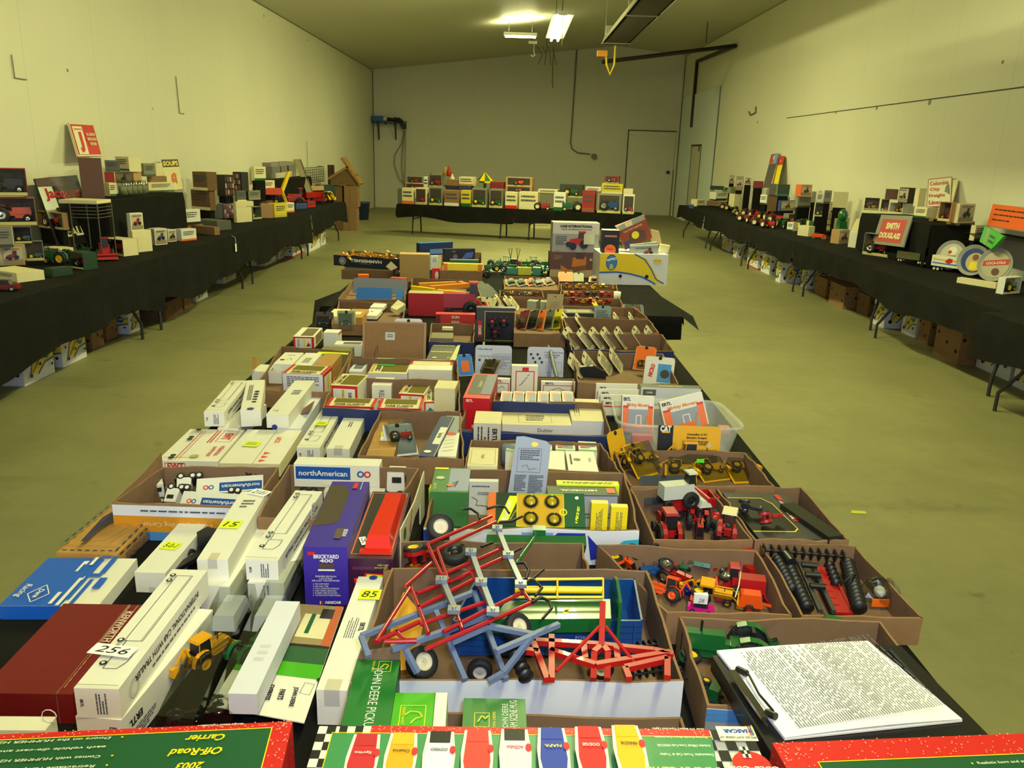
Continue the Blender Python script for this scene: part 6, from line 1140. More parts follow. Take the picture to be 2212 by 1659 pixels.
# card cartons on the right
c,o,zr=ct([(1248,826),(1466,830),(1432,764),(1238,758)],'open brown carton of hang cards with blue pack behind the tote',.08,seed=24)
cards([(1262,812,CRM),(1290,808,C(200,120,40)),(1322,806,TGRN),(1345,800,C(190,60,40))],TF,'slanted card, %s of four in the carton behind the ERTL file')
m=M(); a=P(1252,814,TF); e=P(1332,820,TF); m.prism([(0,0),(.12,0),(.12,.03),(.06,.055),(.0,.045)],(a,(e-a).normalized(),Z,YY),.03,TBLK); T(m.build('plastic_tray'),'black curved plastic tray slanting in the brown card carton','tray')
card(P(1388,800,TF+.02),.095,.12,-20,-35,ORG,CRM,'orange hang pack with gold toy leaning out of the brown card carton',p_loader(TCAT),bub=(.5,.2,.6,.3),depth=.03)
card(P(1420,832,TF+.01),.13,.13,-15,-30,WB,CRM,'white hang pack with red letters and blue picture behind the CASE box',None,wrt=lambda f:(f.rect(.45,.1,.9,.75,C(60,140,200)),f.disc(.7,.4,.02,BLK),f.text('MICRO',.25,.5,.02,RED,rot=80,w=.06,bold=.06)))
c,o,zr=ct([(1234,756),(1456,759),(1431,722),(1226,719)],'open carton with navy front full of slanted cards on the right edge',.085,out=NAVY,seed=25)
cards([(1252,752,C(170,170,120)),(1282,754,CRM),(1306,753,C(150,160,90)),(1330,753,C(200,190,140)),(1358,752,C(60,60,60)),(1395,751,TGRN),(1420,750,C(190,190,180))],TF,'slanted hang card, %s of the seven in the navy fronted carton',w=.08,h=.13,yaw=55)
c,o,zr=ct([(1227,718),(1424,720),(1402,690),(1216,686)],'open brown carton of packs behind the navy fronted one',.08,seed=26)
card(P(1300,708,TF),.10,.13,0,-5,C(140,165,140),C(150,170,150),'pale green hang card standing upright in the right rear carton',None,facing=False)
cards([(1240,712,YEL),(1268,714,C(90,140,70)),(1348,712,C(120,130,110)),(1380,712,TGRN)],TF,'hang card, %s of the four beside the pale green one',w=.08,h=.12)
c,o,zr=ct([(1218,685),(1400,688),(1370,664),(1214,660)],'open brown carton of dark packs on the right below the two tub cartons',.07,seed=27)
b=tbox((1222,676),(1285,677),(1224,667),zr-.01,TF,m=C(40,50,40)); b.f('top').lines(.1,.2,.9,.8,2,C(190,180,90),3); b.done('toy_box','dark box with gold lettering in the right rear dark pack carton')
card(P(1368,684,TF),.14,.10,0,-50,C(70,66,62),C(90,88,84),'dark clear pack with red toy at the right rear edge',p_car(TRED),bub=(.5,.5,.7,.7),depth=.03)
card(P(1300,680,TF),.06,.10,60,-40,YEL,CRM,'small yellow hang card among the dark packs',None)
c,o,zr=ct([(1214,662),(1348,664),(1340,646),(1209,643)],'open brown carton of tiny yellow and red toys with a white tub',.07,seed=28)
mini('l',[(1240,656,TRED,20),(1258,656,TCAT,60),(1276,657,TRED,10),(1292,656,TCAT,-30),(1308,657,TRED,40)],.055,'tiny toy loader, %s in the carton with the white tub','loader',TF+.04,(0,60,30))
m=M(); q=P(1332,657,TF); lathe(m,q,Z,[(.001,0),(.02,0),(.025,.085),(.022,.085),(.02,.01)],WB,14); T(m.build('plastic_tub'),'small white plastic tub at the right of the tiny toy carton','tub')
c,o,zr=ct([(1210,643),(1338,645),(1332,629),(1211,627)],'open brown carton of tiny red toys',.07,seed=29)
mini('b',[(1222,639,TCAT,10),(1236,640,TRED,0),(1252,640,TRED,-20),(1268,640,TBLK,15),(1284,640,TBLK,5),(1300,640,TRED,0),(1316,640,TRED,10)],.065,'tiny toy implement, %s in the carton of red toys','implement',TF+.042,(0,20))
c,o,zr=ct([(1212,627),(1334,629),(1332,615),(1211,612)],'open brown carton of tiny yellow toys',.07,seed=30)
mini('l',[(1226,624,TCAT,10),(1242,625,TCAT,80),(1256,625,TCAT,0),(1272,624,TCAT,-30),(1288,625,TYEL,40),(1304,625,TYEL,0),(1322,625,TCAT,90)],.055,'tiny yellow toy loader, %s in the rear yellow toy carton','loader',TF+.025,(0,40))
card(P(1222,608,TZ),.12,.09,0,-40,ORG,CRM,'orange hang pack at the foot of the bulldozer box',None); card(P(1250,608,TZ),.08,.08,0,-40,C(150,150,120),CRM,'grey hang pack at the foot of the bulldozer box',None); card(P(1290,610,TZ),.14,.07,-10,-60,C(170,140,100),CRM,'clear pack at the right foot of the bulldozer box',p_car(TORG),bub=(.5,.5,.8,.7))
# middle far cartons
c,o,zr=ct([(1110,719),(1222,721),(1212,682),(1112,678)],'open brown carton of slanted red and orange cards right of the CASE box',.075,seed=31)
cards([(1125,712,C(120,30,36)),(1146,712,C(70,60,50)),(1162,714,ORG),(1182,712,C(110,108,84)),(1200,712,YEL)],TF,'slanted pack, %s of the five beside the standing CASE box',yaw=-50,w=.08,h=.13,facing=True)
c,o,zr=ct([(1080,681),(1212,683),(1178,645),(1074,641)],'open brown carton of clear plastic cases',.07,seed=32)
for i,(u,v,yw) in enumerate(((1138,668,40),(1166,670,50))):
    b=Box(rectc(P(u,v,0)*0+P(u,v,TF+.02),P(u,v,TF+.02)+V((.06*math.cos(math.radians(yw-60)),.06*math.sin(math.radians(yw-60)),0)),.06),TF+.02,TF+.075,m=C(170,178,150)); b.f('top').rect(.1,.1,.9,.9,C(120,125,105)); b.done('clear_case',['grey clear case, left of the two tilted in the case carton','grey clear case, right of the two tilted in the case carton'][i])
cards([(1088,664,C(190,190,130)),(1108,666,CRM),(1120,668,C(150,150,110))],TF,'cream hang card, %s of three in the case carton',w=.07,h=.10)
mini('c',[(1090,652,ORG,10),(1102,653,TGRN,0)],.05,'tiny toy car, %s at the back of the case carton','car',TF+.03)
c,o,zr=ct([(1078,641),(1176,642),(1170,628),(1080,626)],'open brown carton of tiny mixed toys',.07,seed=33)
mini('t',[(1092,637,TGRN,10),(1106,637,TCAT,80),(1126,638,TBLK,0),(1140,638,CRM,20),(1156,638,TRED,-30)],.05,'tiny toy tractor, %s in the mixed toy carton','tractor',TF+.042)
m=M(); a=P(1176,690,TF); u=V((.10,.0,0)); vv=V((.015,.05,.15)); n=u.cross(vv).normalized(); m.hexa([a,a+u,a+u-n*.0015,a-n*.0015],[a+vv,a+vv+u,a+vv+u-n*.0015,a+vv-n*.0015],C(170,150,100)); f=Face(m,a+n*.0005,u,vv); f.disc(.5,.9,.005,BLK,8); f.lines(.2,.3,.8,.7,6,C(150,130,90),3); T(m.build('hang_card'),'tall tan hang card back standing between the far cartons','card')
c,o,zr=ct([(1088,625),(1208,627),(1208,600),(1090,596)],'open brown carton of clear packs in front of the green tractors',.06,seed=34)
cards([(1108,616,C(150,150,130)),(1130,617,C(120,120,110)),(1152,616,ORG),(1168,617,C(60,30,25)),(1190,615,C(160,130,110))],TF+.01,'clear hang pack, %s of the five in front of the green tractors',yaw=10,lean=-60,w=.08,h=.09,facing=True)
for i,(u,v,yw) in enumerate(((1050,628,62),(1060,634,55),(1068,640,58),(1052,646,60),(1062,654,66))):
    card(P(u,v,TZ),.12,.09,yw,-50,C(90,95,86),C(120,125,110),'dark clear pack, %s of the stack left of the mixed toys'%['farthest','second farthest','middle','second nearest','nearest'][i],None,facing=True,hook=False)
card(P(1042,668,TZ),.16,.09,-32,-40,C(190,190,140),CRM,'long green and cream pack leaning above the standing CASE box',None,wrt=lambda f:f.rect(.1,.3,.7,.6,TBLK))
# standing CASE box, SUN KING, red box
b=fbox((1028,738),(1110,740),664,.05,TZ,m=mat('charcoal_print',(62,62,58),.4)); f=b.f('front'); f.rect(.22,.05,1,.90,YEL); f.rect(.235,.06,1,.885,TBLK); f.rect(.04,.15,.15,.62,RED); f.text('CASE',.10,.35,.016,WB,rot=-90,w=.05,bold=.05)
b.done('window_box','charcoal CASE window box standing upright in the middle'); 
for i,(x,h) in enumerate(((.42,.45),(.72,.5),(.5,.02))): toy('toy_tractor',p_tractor(TRED,CHR,'seat',lugs=0),'red toy tractor in the standing CASE box, %s'%('upper left','upper right','bottom')[i],'toy tractor',b.b[0]+(b.b[1]-b.b[0])*x+V((0,-.035,.03+.09*h*1.4)),.09,yaw=-90,merge=True)
c,o,zr=ct([(926,738),(1024,740),(1026,700),(932,698)],'open carton with navy rim in front of the SUN KING box',.065,out=NAVY,seed=35)
b=tbox((930,730),(978,731),(934,718),zr,TF,m=C(120,112,80)); b.done('toy_box','olive clear pack in the navy rimmed carton'); m=M(); m.box(P(955,733,TF).x,P(978,733,TF).x,P(955,733,TF).y,P(955,733,TF).y+.03,TF+.05,TF+.065,CRM); T(m.build('eraser_block'),'small cream block in the navy rimmed carton','block')
b=tbox((920,778),(984,780),(922,742),TZ+.05,TZ,m=C(88,86,72)); f=b.f('top'); f.lines(.05,.85,.8,.95,1,YEL,3); f.lines(.05,.45,.8,.55,1,YEL,4); f.disc(.25,.15,.012,YEL); f.disc(.75,.15,.010,YEL,r0=.004); f.poly([(.8,.0),(1,.0),(1,1),(.9,.9)],C(200,205,130)); b.done('toy_box','dark olive box with yellow print upside down beside the picture frame')
b=fbox((941,700),(1026,702),678,.06,TZ+.015,m=C(205,45,30)); g=b.f('front'); g.text('SUN',.5,.72,.016,CRM,w=.045,bold=.05); g.text('KING',.5,.25,.014,CRM,w=.045,bold=.05); g.rect(0,.1,.12,.9,C(110,30,30)); b.done('fruit_box','red orange box front reading SUN KING')
b=Box(rectc(P(882,682,TZ),P(962,684,TZ),.10),TZ,zat(P(882,682,TZ),633),m=C(180,20,26)); b.f('top').rect(0,0,1,1,C(170,165,120)); b.done('toy_box','large red box with cream top behind the white hang card')
toy('toy_combine',p_combine(TRED,TBLK),'large red toy combine between the red box and the SUN KING box','toy combine',P(1003,682,TZ),.26,yaw=5)
# yellow and orange packs
c,o,zr=ct([(884,640),(1040,644),(1030,606),(890,600)],'open brown carton of yellow and orange long packs',.07,seed=36)
for i,(a_,b_,cm) in enumerate((((890,622),(938,628),TYEL),((905,616),(1000,612),C(228,150,20)),((945,630),(1012,636),TYEL),((930,622),(1012,616),C(225,140,30)),((985,612),(1012,616),ORG))):
    m=M(); m.bar(P(*a_,zr+.01),P(*b_,zr+.01),.028,cm,.03); T(m.build('toy_pack'),'%s long pack, %s in the yellow and orange pack carton'%(('yellow','orange','yellow','orange','orange')[i],('leftmost','rear','front right','middle','small right')[i]),'pack')
m=M(); lathe(m,P(1022,634,zr),(.6,-.8,.1),[(.001,.0),(.03,0),(.035,-.02),(.035,-.04)],TBLK,16); T(m.build('round_case'),'dark round case at the right of the yellow pack carton','case')
b=fbox((934,609),(953,609),580,.03,TZ,m=RED); b.f('front').disc(.5,.5,.015,WB,14,.03); b.done('toy_box','small red upright box with white oval')
b=fbox((958,598),(1042,600),569,.05,TZ+.02,m=C(228,130,20)); g=b.f('front'); g.rect(.1,.35,.88,1,YEL); g.text('FARM TRACTOR',.5,-.12,.008,WB,rot=180,w=.1); b.f('top').rect(0,0,1,1,YEL); b.done('window_box','yellow and orange window box lying upside down by the small red box')
b=fbox((972,575),(1034,576),561,.05,TZ+.09,m=TGRN); b.f('top').rect(0,0,1,1,C(80,130,100)); b.done('toy_box','flat dark green box on top of the yellow and orange one')
b=fbox((930,583),(947,583),553,.04,TZ,m=WG); b.f('front').disc(.5,.7,.015,INK,14,r0=.004); b.done('toy_box','white upright box with round mark behind the small red box')
c,o,zr=ct([(950,584),(1042,586),(1040,545),(955,541)],'open brown carton under the dark blue picture boxes',.10,seed=37)
b=fbox((960,566),(1026,565),538,.06,TZ+.09,m=C(24,26,48)); g=b.f('front'); g.disc(.35,.4,.02,C(110,80,140)); g.poly([(.55,.2),(.7,.7),(.95,.75),(.9,.3)],C(70,90,180)); g.text('AUTO',.3,.8,.01,C(180,190,220),w=.03); b.done('toy_box','dark blue picture box with violet round and blue shape')
b=fbox((907,553),(978,549),526,.06,TZ+.10,m=C(16,40,90)); b.f('front').rect(.3,.1,.75,.5,C(90,120,180)); b.f('top').rect(0,0,1,1,C(40,110,190)); b.done('toy_box','flat dark blue box with light label on the carton rim at the back')
b=Box(rectc(P(864,609,TZ),P(928,610,TZ),.13),TZ,zat(P(864,609,TZ),549),m=mat('kraft_olive',(172,142,84),.85)); b.done('cardboard_box','plain tan cardboard box standing right of the HAMMERMILL box')
# HAMMERMILL
b=Box(rectc(P(738,603,TZ),P(850,605,TZ),.22),TZ,TZ+.075,m=KD); b.f('top').rect(.05,.05,.95,.95,DARK); b.done('cardboard_box','brown cardboard base box under the HAMMERMILL lid')
zl=TZ+.077; A=P(722,573,zl); B_=P(862,583,zl); c,o,zr=(None,None,zl+.085)
m0,c,HL=carton([A,B_,B_+V((0,.30,0)),A+V((0.05,.30,0))],zr,zl,'black HAMMERMILL box lid full of brass coloured parts',C(18,20,30),KI,seed=40)
n=V(((B_-A).y,-(B_-A).x,0)).normalized(); m=M(); A2=V((A.x,A.y,zl)); f=Face(m,A2+n*.006,B_-A,Z*.083,.001); f.rect(.0,.02,1,.98,C(18,20,30)); f.text('HAMMERMILL',.50,.60,.024,WB,rot=180,w=.27,bold=.04); f.lines(.4,.32,.6,.38,1,C(150,150,150),2); f.disc(.14,.5,.030,C(160,160,160)); f.disc(.14,.5,.022,C(18,20,30)); f.disc(.14,.5,.017,C(160,160,160)); child(m,'printed_front',HL,'black front with white HAMMERMILL lettering upside down')
R=random.Random(5)
BRS=mat('brass_part',(205,150,45),.3,metal=.4)
for i in range(14):
    u=745+i*8.2; q=P(u,550+R.uniform(-6,3),zr); m=M(); a=R.uniform(0,3.1); m.bar(q+V((-.03*math.cos(a),-.02*math.sin(a),-.03)),q+V((.03*math.cos(a),.02*math.sin(a),R.uniform(0,.02))),.018,BRS,.006); m.cyl(q-Z*.02,q+Z*.005,.014,BRS,8); T(m.build('brass_part'),'brass coloured metal part heaped in the HAMMERMILL lid','metal part','brass parts in the HAMMERMILL lid')
m=M(); m.hexa([P(859,588,zl-.02),P(869,586,zl-.02),P(872,583,zl-.02),P(862,585,zl-.02)],[P(866,553,zl+.08),P(878,551,zl+.08),P(880,549,zl+.08),P(868,551,zl+.08)],RED); T(m.build('red_sleeve'),'red plastic sleeve leaning between the HAMMERMILL lid and the tan box','sleeve')
m=M(); q=P(846,572,zl+.06)+V((0,-.03,0)); m.prism([(-.04,-.01),(0,-.04),(.05,-.015),(.0,.03)],(q,XX,Z,-YY),.001,CRM); child(m,'cream_tag',HL)
# grey card / blue card carton
c,o,zr=ct([(730,646),(876,648),(874,612),(760,607)],'open brown carton with grey and blue cards',.06,seed=41)
card(P(820,634,TF+.02),.37,.11,2,-30,C(104,108,122),C(104,108,122),'wide grey card leaning in the carton in front of HAMMERMILL',None,hook=False)
card(P(808,648,TF),.24,.085,2,-28,C(30,100,180),C(40,110,190),'wide blue card in front of the grey one',None,hook=False); card(P(864,648,TF),.055,.07,5,-20,C(60,130,200),C(40,110,190),'small blue card right of the wide blue one',None,hook=False)
b=fbox((842,626),(876,628),600,.06,TZ,m=C(190,60,40)); b.done('toy_box','red box behind the right end of the grey card')
b=fbox((774,606),(797,606),594,.06,TZ+.02,m=ORG); b.done('toy_box','small orange box behind the grey card')
# white box carton
c,o,zr=ct([(716,700),(872,704),(874,656),(732,650)],'open brown carton of cream boxes behind the picture frame',.06,seed=42)
mini('t',[(752,664,TRED,20),(768,660,TBLK,60),(784,664,TRED,-20)],.06,'small toy tractor, %s behind the cream boxes','tractor',TF,(60,0,80))
tbox((705,683),(742,684),(727,667),zr+.01,TF,m=CRM).done('toy_box','plain cream box at the left of the cream box carton')
b=tbox((744,685),(782,686),(762,667),zr+.008,TF,m=KG); b.f('top').rect(.35,.35,.75,.65,CRM); b.done('toy_box','kraft box with cream label in the cream box carton')
b=tb((783,681),(814,682),(795,667),690,zb=TF+.02); b.f('top').disc(.4,.6,.01,BLK,8); b.done('toy_box','white box with small drawing at the right of the cream box carton')
b=tb((799,663),(828,664),(808,653),671,zb=TF+.03); b.done('toy_box','cream white box higher up at the back of the cream box carton')
m=M(); q=P(858,664,TF+.05); m.hexa([q+V((-.04,0,-.02)),q+V((0,-.03,-.04)),q+V((.05,.01,-.02)),q+V((0,.04,0))],[q+V((-.04,0,.0)),q+V((0,-.03,-.01)),q+V((.05,.01,.02)),q+V((0,.04,.04))],CRM); T(m.build('toy_box'),'tilted cream cube at the right rear of the cream box carton','box')
# green tractors row
for i,(u,v,L,yw) in enumerate(((1052,598,.11,-80),(1062,586,.12,200),(1080,586,.12,170),(1098,586,.13,-20),(1118,586,.12,190),(1138,586,.12,160),(1158,586,.12,-10),(1176,590,.12,95))):
    toy('toy_tractor',p_tractor(TGRN,TYEL if i%2 else CHR,'seat',lugs=0),'green toy tractor in the row left of the bulldozer box, %s'%(OR[i] if i<7 else 'rightmost'),'toy tractor',P(u,v,TZ+.02 if i else TZ),L,yaw=yw)
for i,(a_,b_) in enumerate((((1088,592),(1118,593)),((1119,594),(1148,594)),((1150,594),(1172,595)))):
    b=fbox(a_,b_,578,.05,TZ,m=C(60,130,110) if i!=1 else C(190,185,60)); b.f('top').rect(0,0,1,1,STK if i else WB); b.done('toy_box',['teal green flat box, left of the three by the green tractors','yellow green flat box, middle of the three by the green tractors','teal green flat box, right of the three by the green tractors'][i])
for i,(u,v,yw) in enumerate(((1070,579,0),(1090,579,150),(1128,580,20),(1146,580,200),(1168,580,10))):
    toy('toy_tractor',p_tractor(TGRN if i!=2 else TRED,CHR,'canopy' if i%2 else 'seat',lugs=0),'toy tractor behind the green tractor row, %s of the rear five'%OR[i],'toy tractor',P(u,v,TZ),.14,yaw=yw,merge=True)
m=M(); q=P(1110,580,TZ)+Z*.08
for s in (-1,1): m.tube([q+V((s*.03,0,0)),q+V((s*.05,0,.09)),q+V((s*.02,.05,.09)),q+V((s*.03,.05,0))],.003,TBLK,5)
m.box(q.x-.03,q.x+.03,q.y,q.y+.05,q.z-.06,q.z,TBLK); T(m.build('toy_sprayer'),'black toy machine with wire guard among the green tractors','toy implement')
# bulldozer, CASE INTERNATIONAL, banana box
def toyart(f,cx,cy,s,body,kind='tractor'):
    """printed picture of a machine"""
    k=s/f.w; l=s/f.h
    if kind=='tractor': f.poly([(cx-.5*k,cy),(cx-.5*k,cy+.25*l),(cx,cy+.35*l),(cx+.3*k,cy+.3*l),(cx+.3*k,cy-.05*l)],body); f.poly([(cx-.05*k,cy+.3*l),(cx,cy+.65*l),(cx+.35*k,cy+.65*l),(cx+.35*k,cy+.3*l)],C(60,50,50)); f.rect(cx-.02*k,cy+.62*l,cx+.38*k,cy+.7*l,body); f.disc(cx-.3*k,cy-.12*l,s*.2,TBLK,14); f.disc(cx+.3*k,cy,s*.24,TBLK,14); f.disc(cx-.55*k,cy-.02*l,s*.15,TBLK,12)
    else: f.poly([(cx-.2*k,cy-.1*l),(cx-.15*k,cy+.35*l),(cx+.5*k,cy+.4*l),(cx+.5*k,cy-.05*l)],body); f.poly([(cx-.7*k,cy-.3*l),(cx-.75*k,cy+.0*l),(cx-.25*k,cy-.3*l),(cx-.3*k,cy-.45*l)],body); f.poly([(cx-.1*k,cy-.35*l),(cx-.2*k,cy-.1*l),(cx+.5*k,cy+.0*l),(cx+.55*k,cy-.2*l)],C(120,70,20)); f.poly([(cx-.0*k,cy+.3*l),(cx-.0*k,cy+.6*l),(cx+.4*k,cy+.62*l),(cx+.4*k,cy+.3*l)],C(70,50,40))
BR_=mat('brown_photo_print',(92,58,50),.5)
b=Box(rectc(P(1187,598,TZ),P(1287,600,TZ),.16),TZ,zat(P(1187,598,TZ),544),m=BR_); g=b.f('front'); g.rect(0,0,1,.30,C(170,150,110)); g.line([(0,.30),(1,.30)],.004,C(200,130,40)); toyart(g,.55,.5,.17,C(190,110,30),'dozer'); g.disc(.87,.72,.012,C(170,165,120)); g.lines(.08,.7,.25,.88,4,C(150,120,100),3); b.done('toy_box','large brown box with bulldozer picture at the far end'); zc=b.z1
b2=Box([p for p in rectc(P(1187,598,TZ)+V((.012,0,0)),P(1287,600,TZ)+V((.008,.0,0)),.16)],zc+.001,zat(P(1187,598,TZ),480),m=C(150,148,150)); g=b2.f('front'); g.rect(0,.62,1,1,C(190,185,180)); g.text('CASE INTERNATIONAL',.5,.88,.022,BLK,w=.27,bold=.06); g.text('Tractor with Mechanical Front Drive',.5,.78,.012,BLK,w=.25,bold=.02,shear=.2); toyart(g,.56,.28,.15,C(180,30,30)); g.rect(.67,.28,.9,.64,C(190,190,165)); g.lines(.07,.25,.3,.56,5,INK,3); g.text('ERTL',.12,.05,.012,INK,w=.04); b2.f('top').rect(0,0,1,1,CRM); b2.done('toy_box','grey box reading CASE INTERNATIONAL with red tractor picture, on the bulldozer box')
BNW=mat('banana_box_white',(215,216,220),.6); BNY=mat('banana_yellow_print',(232,200,20),.5); BNB=mat('banana_blue_print',(30,90,170),.5)
b=Box(rectc(P(1293,614,TZ),P(1439,617,TZ),.36),TZ,zat(P(1293,614,TZ),547),m=BNW); g=b.f('front')
g.poly([(0,.40),(0,1),(.52,1),(.68,.85),(.78,.55),(.88,.18),(.96,.05),(.84,.05),(.74,.2),(.62,.32),(.40,.40),(.2,.43)],BNY); g.line([(.50,1),(.66,.82),(.76,.52),(.84,.2),(.96,.06)],.010,BNB); g.line([(0,.385),(.25,.41),(.45,.36),(.64,.26),(.76,.13),(.84,.03)],.012,BNB)
g.disc(.17,.72,.045,BNB,24,.062); g.disc(.17,.72,.038,C(60,120,190),24,.054); g.text('Chiquita',.17,.82,.026,WB,rot=195,w=.085,bold=.05); g.poly([(.14,.5),(.2,.5),(.19,.66),(.15,.66)],C(190,190,80)); g.disc(.31,.28,.014,DARK,12); g.disc(.70,.28,.015,DARK,12); g.disc(.84,.80,.035,BNY,16,.018); g.text('CHIQUITA BRANDS',.84,.80,.008,BLK,rot=180,w=.06)
b.done('banana_box','white and yellow banana box standing on the right end of the crosswise table'); zb_=b.z1; bb=b
b=Box(rectc(bb.t[0]+V((.01,.03,0)),bb.t[0]+V((.145,.03,0)),.12),zb_-.06,zat(bb.b[0]+V((0,.03,0)),497),m=BLK); g=b.f('front'); g.disc(.5,.35,.045,ORG,22); g.text('TURBO',.5,.38,.014,RED,w=.05,bold=.04); g.rect(.15,.78,.85,.84,C(200,120,100)); b.f('top').rect(0,0,1,1,WB); b.done('toy_box','black box with orange disc sticking out of the banana box')
def tilt(u4,y,d,mt,fn,nm,lb):
    q=[PY(u,v,y) for u,v in u4]; m=M(); n=V((0,1,0)); m.hexa([q[0],q[1],q[1]+n*d,q[0]+n*d],[q[3],q[2],q[2]+n*d,q[3]+n*d],mt); f=Face(m,q[0]-n*.001,q[1]-q[0],q[3]-q[0]); fn(f) if fn else 0; return T(m.build(nm),lb,'box')
yb_=bb.b[0].y+.10
tilt([(1351,540),(1409,513),(1393,466),(1331,490)],yb_+.02,.10,C(150,60,30),lambda f:(f.rect(0,.78,1,1,C(150,155,140)),f.rect(.3,.8,.55,.98,CRM),f.text('THE TOY FARMER',.5,.66,.016,C(220,170,120),w=.16,bold=.03),f.poly([(.25,.1),(.3,.5),(.6,.58),(.85,.4),(.8,.05)],C(90,60,40)),f.disc(.5,.38,.03,YEL),f.rect(.05,.02,.25,.3,C(40,70,120))),'toy_box','tilted rust red picture box with silver top in the banana box')
tilt([(1362,552),(1423,550),(1420,523),(1361,529)],yb_-.04,.05,C(160,165,160),lambda f:(f.rect(0,.85,1,1,WB),f.text('CASE INTERNATIONAL',.45,.65,.010,BLK,w=.12,bold=.03),toyart(f,.65,.2,.06,C(170,40,50))),'toy_box','small grey CASE INTERNATIONAL box in the banana box')
tilt([(1424,545),(1443,547),(1448,531),(1428,528)],yb_+.05,.06,CRM,None,'toy_box','cream open flap box at the right end of the banana box')
tilt([(1408,528),(1430,528),(1424,500),(1407,496)],yb_+.14,.05,C(190,170,120),None,'toy_box','cream box behind the tilted picture box in the banana box')
# ================================================================ goods on the wall tables
CC={'c':CRM,'k':K_,'o':KD,'w':WB,'g':C(130,128,110),'G':C(90,92,84),'b':C(40,70,140),'r':C(150,30,30),'n':C(24,24,26),'v':C(30,60,44),'y':C(210,190,40),'t':C(190,150,100),'O':C(225,100,40),'m':C(110,90,110),'B':C(92,58,40)}
def PT(u,v,side):
    z=ZLT if side=='L' else ZRT; p=P(u,v,z)
    if side=='L' and p.x<XL+.42: p=PX(u,v,XL+.42)
    if side=='R' and p.x>XR-.36: p=PX(u,v,XR-.36)
    return V((p.x,p.y,z))
DBG=0; FOOT=[]
def S_(side,ul,uc,ur,vb,vt,q,col,kind,lab,toyc=None,where='',name=None,cat='box',txt=None):
    z0=(ZLT if side=='L' else ZRT if side=='R' else 0)
    c=PY(uc,vb,q) if q>1 else P(uc,vb,z0+q); ph=math.radians(28); sg=-1 if side=='L' else 1
    if side=='L' and c.x<XL+.34: c=PX(uc,vb,XL+.36)
    if side=='R' and c.x>XR-.34: c=PX(uc,vb,XR-.36)
    if c.z<z0+.002: c=P(uc,vb,z0+.002); c.x=max(XL+.3,min(XR-.3,c.x))
    if abs((ur if side=='L' else ul)-uc)<=3: ph=math.asin(-sg*c.x/math.hypot(c.x,c.y))
    zt=zat(c,vt); e1=V((sg*math.cos(ph),math.sin(ph),0)); e2=V((-sg*math.sin(ph),math.cos(ph),0))
    u1,u2=(ul,ur) if side=='L' else (ur,ul); lim=(c.x-XL-.03)/math.cos(ph) if side=='L' else (XR-.03-c.x)/math.cos(ph)
    w=(solve(u1,c,e1)-c).dot(e1) if abs(u1-uc)>2 else .12; d=(solve(u2,c,e2)-c).dot(e2) if abs(u2-uc)>2 else .12
    w=max(.05,min(w,lim-.02,.6)); d=max(.05,min(d,.7)); A,B_,D_,E_=c.copy(),c+e1*w,c+e1*w+e2*d,c+e2*d
    ov=(XL+.02-min(p.x for p in (B_,D_))) if side=='L' else (max(p.x for p in (B_,D_))-XR+.02)
    if ov>0: A,B_,D_,E_=[p-V((sg*ov,0,0)) for p in (A,B_,D_,E_)]
    if side=='L': cs=[B_,A,E_,D_]; main='right' if ur-uc>uc-ul else 'front'
    else: cs=[A,B_,D_,E_]; main='left' if uc-ul>ur-uc else 'front'
    gap=c.z-z0; FOOT.append((side,[A,B_,D_,E_],c.z,zt,gap))
    if DBG: print('GAP %.2f x%.2f y%.2f z%.2f h%.2f w%.2f d%.2f %s'%(gap,c.x,c.y,c.z,zt-c.z,w,d,lab))
    col=CC.get(col,col) if isinstance(col,str) else col
    b=Box(cs,c.z,zt,m=col,eps=.0015)
    F=b.f(main)
    if kind=='w':
        # hollow out: rebuild as shell with toy inside
        m=M(); b.M=m; b._f={}; B,Tt=b.b,b.t; t=.006
        o,U,Vv=F.o,F.U,F.Vv; n=F.n; dep={'front':(cs[3]-cs[0]).length,'right':(cs[1]-cs[0]).length,'left':(cs[1]-cs[0]).length}[main]
        u=U.normalized(); v=Vv.normalized(); W=U.length; H=Vv.length
        def slabf(a,c_,u0,u1,v0,v1,mm):  # block between depths a..c_
            p=[o+u*x+v*y-n*a for x,y in ((u0,v0),(u1,v0),(u1,v1),(u0,v1))]; m.hexa(p,[k-n*(c_-a) for k in p],mm)
        slabf(dep-t,dep,0,W,0,H,col); slabf(0,dep,0,t,0,H,col); slabf(0,dep,W-t,W,0,H,col); slabf(0,dep,t,W-t,0,t,col); slabf(0,dep,t,W-t,H-t,H,col)
        slabf(0,.004,t,W-t,t,H*.14,C(200,190,120)); 
        p=[o+u*x+v*y-n*(dep-t-.001) for x,y in ((t,t),(W-t,t),(W-t,H-t),(t,H-t))]; m.quad(*p,C(80,66,54))
        ob=b.done(name or 'window_box',lab+where,cat)
        pr=p_tractor(toyc,TYEL if toyc is TGRN else CHR,'seat',lugs=0) if toyc is not TCAT else p_loader(TCAT)
        L=min(W*.78,H*1.25) if toyc is not TCAT else min(W*.55,H); bb=M(); cen=o+u*(W*.5)-n*min(dep*.5,.08)+v*(H*.1)
        for _,mm in pr: off=len(bb.v); bb.v+=[cen+u*(x.x*L)+v*(x.z*L)-n*(x.y*L*.8) for x in mm.v]; bb.f+=[tuple(off+i for i in q_) for q_ in mm.f]; bb.mi+=[bb._mi(mm.ms[k]) for k in mm.mi]; bb.sm+=mm.sm
        child(bb,'packed_toy',ob); fm=M(); p=[o+u*x+v*y-n*.0055 for x,y in ((t,H*.14),(W-t,H*.14),(W-t,H-t),(t,H-t))]; fm.quad(*p,WIN); child(fm,'window_film',ob,'clear plastic film'); return b
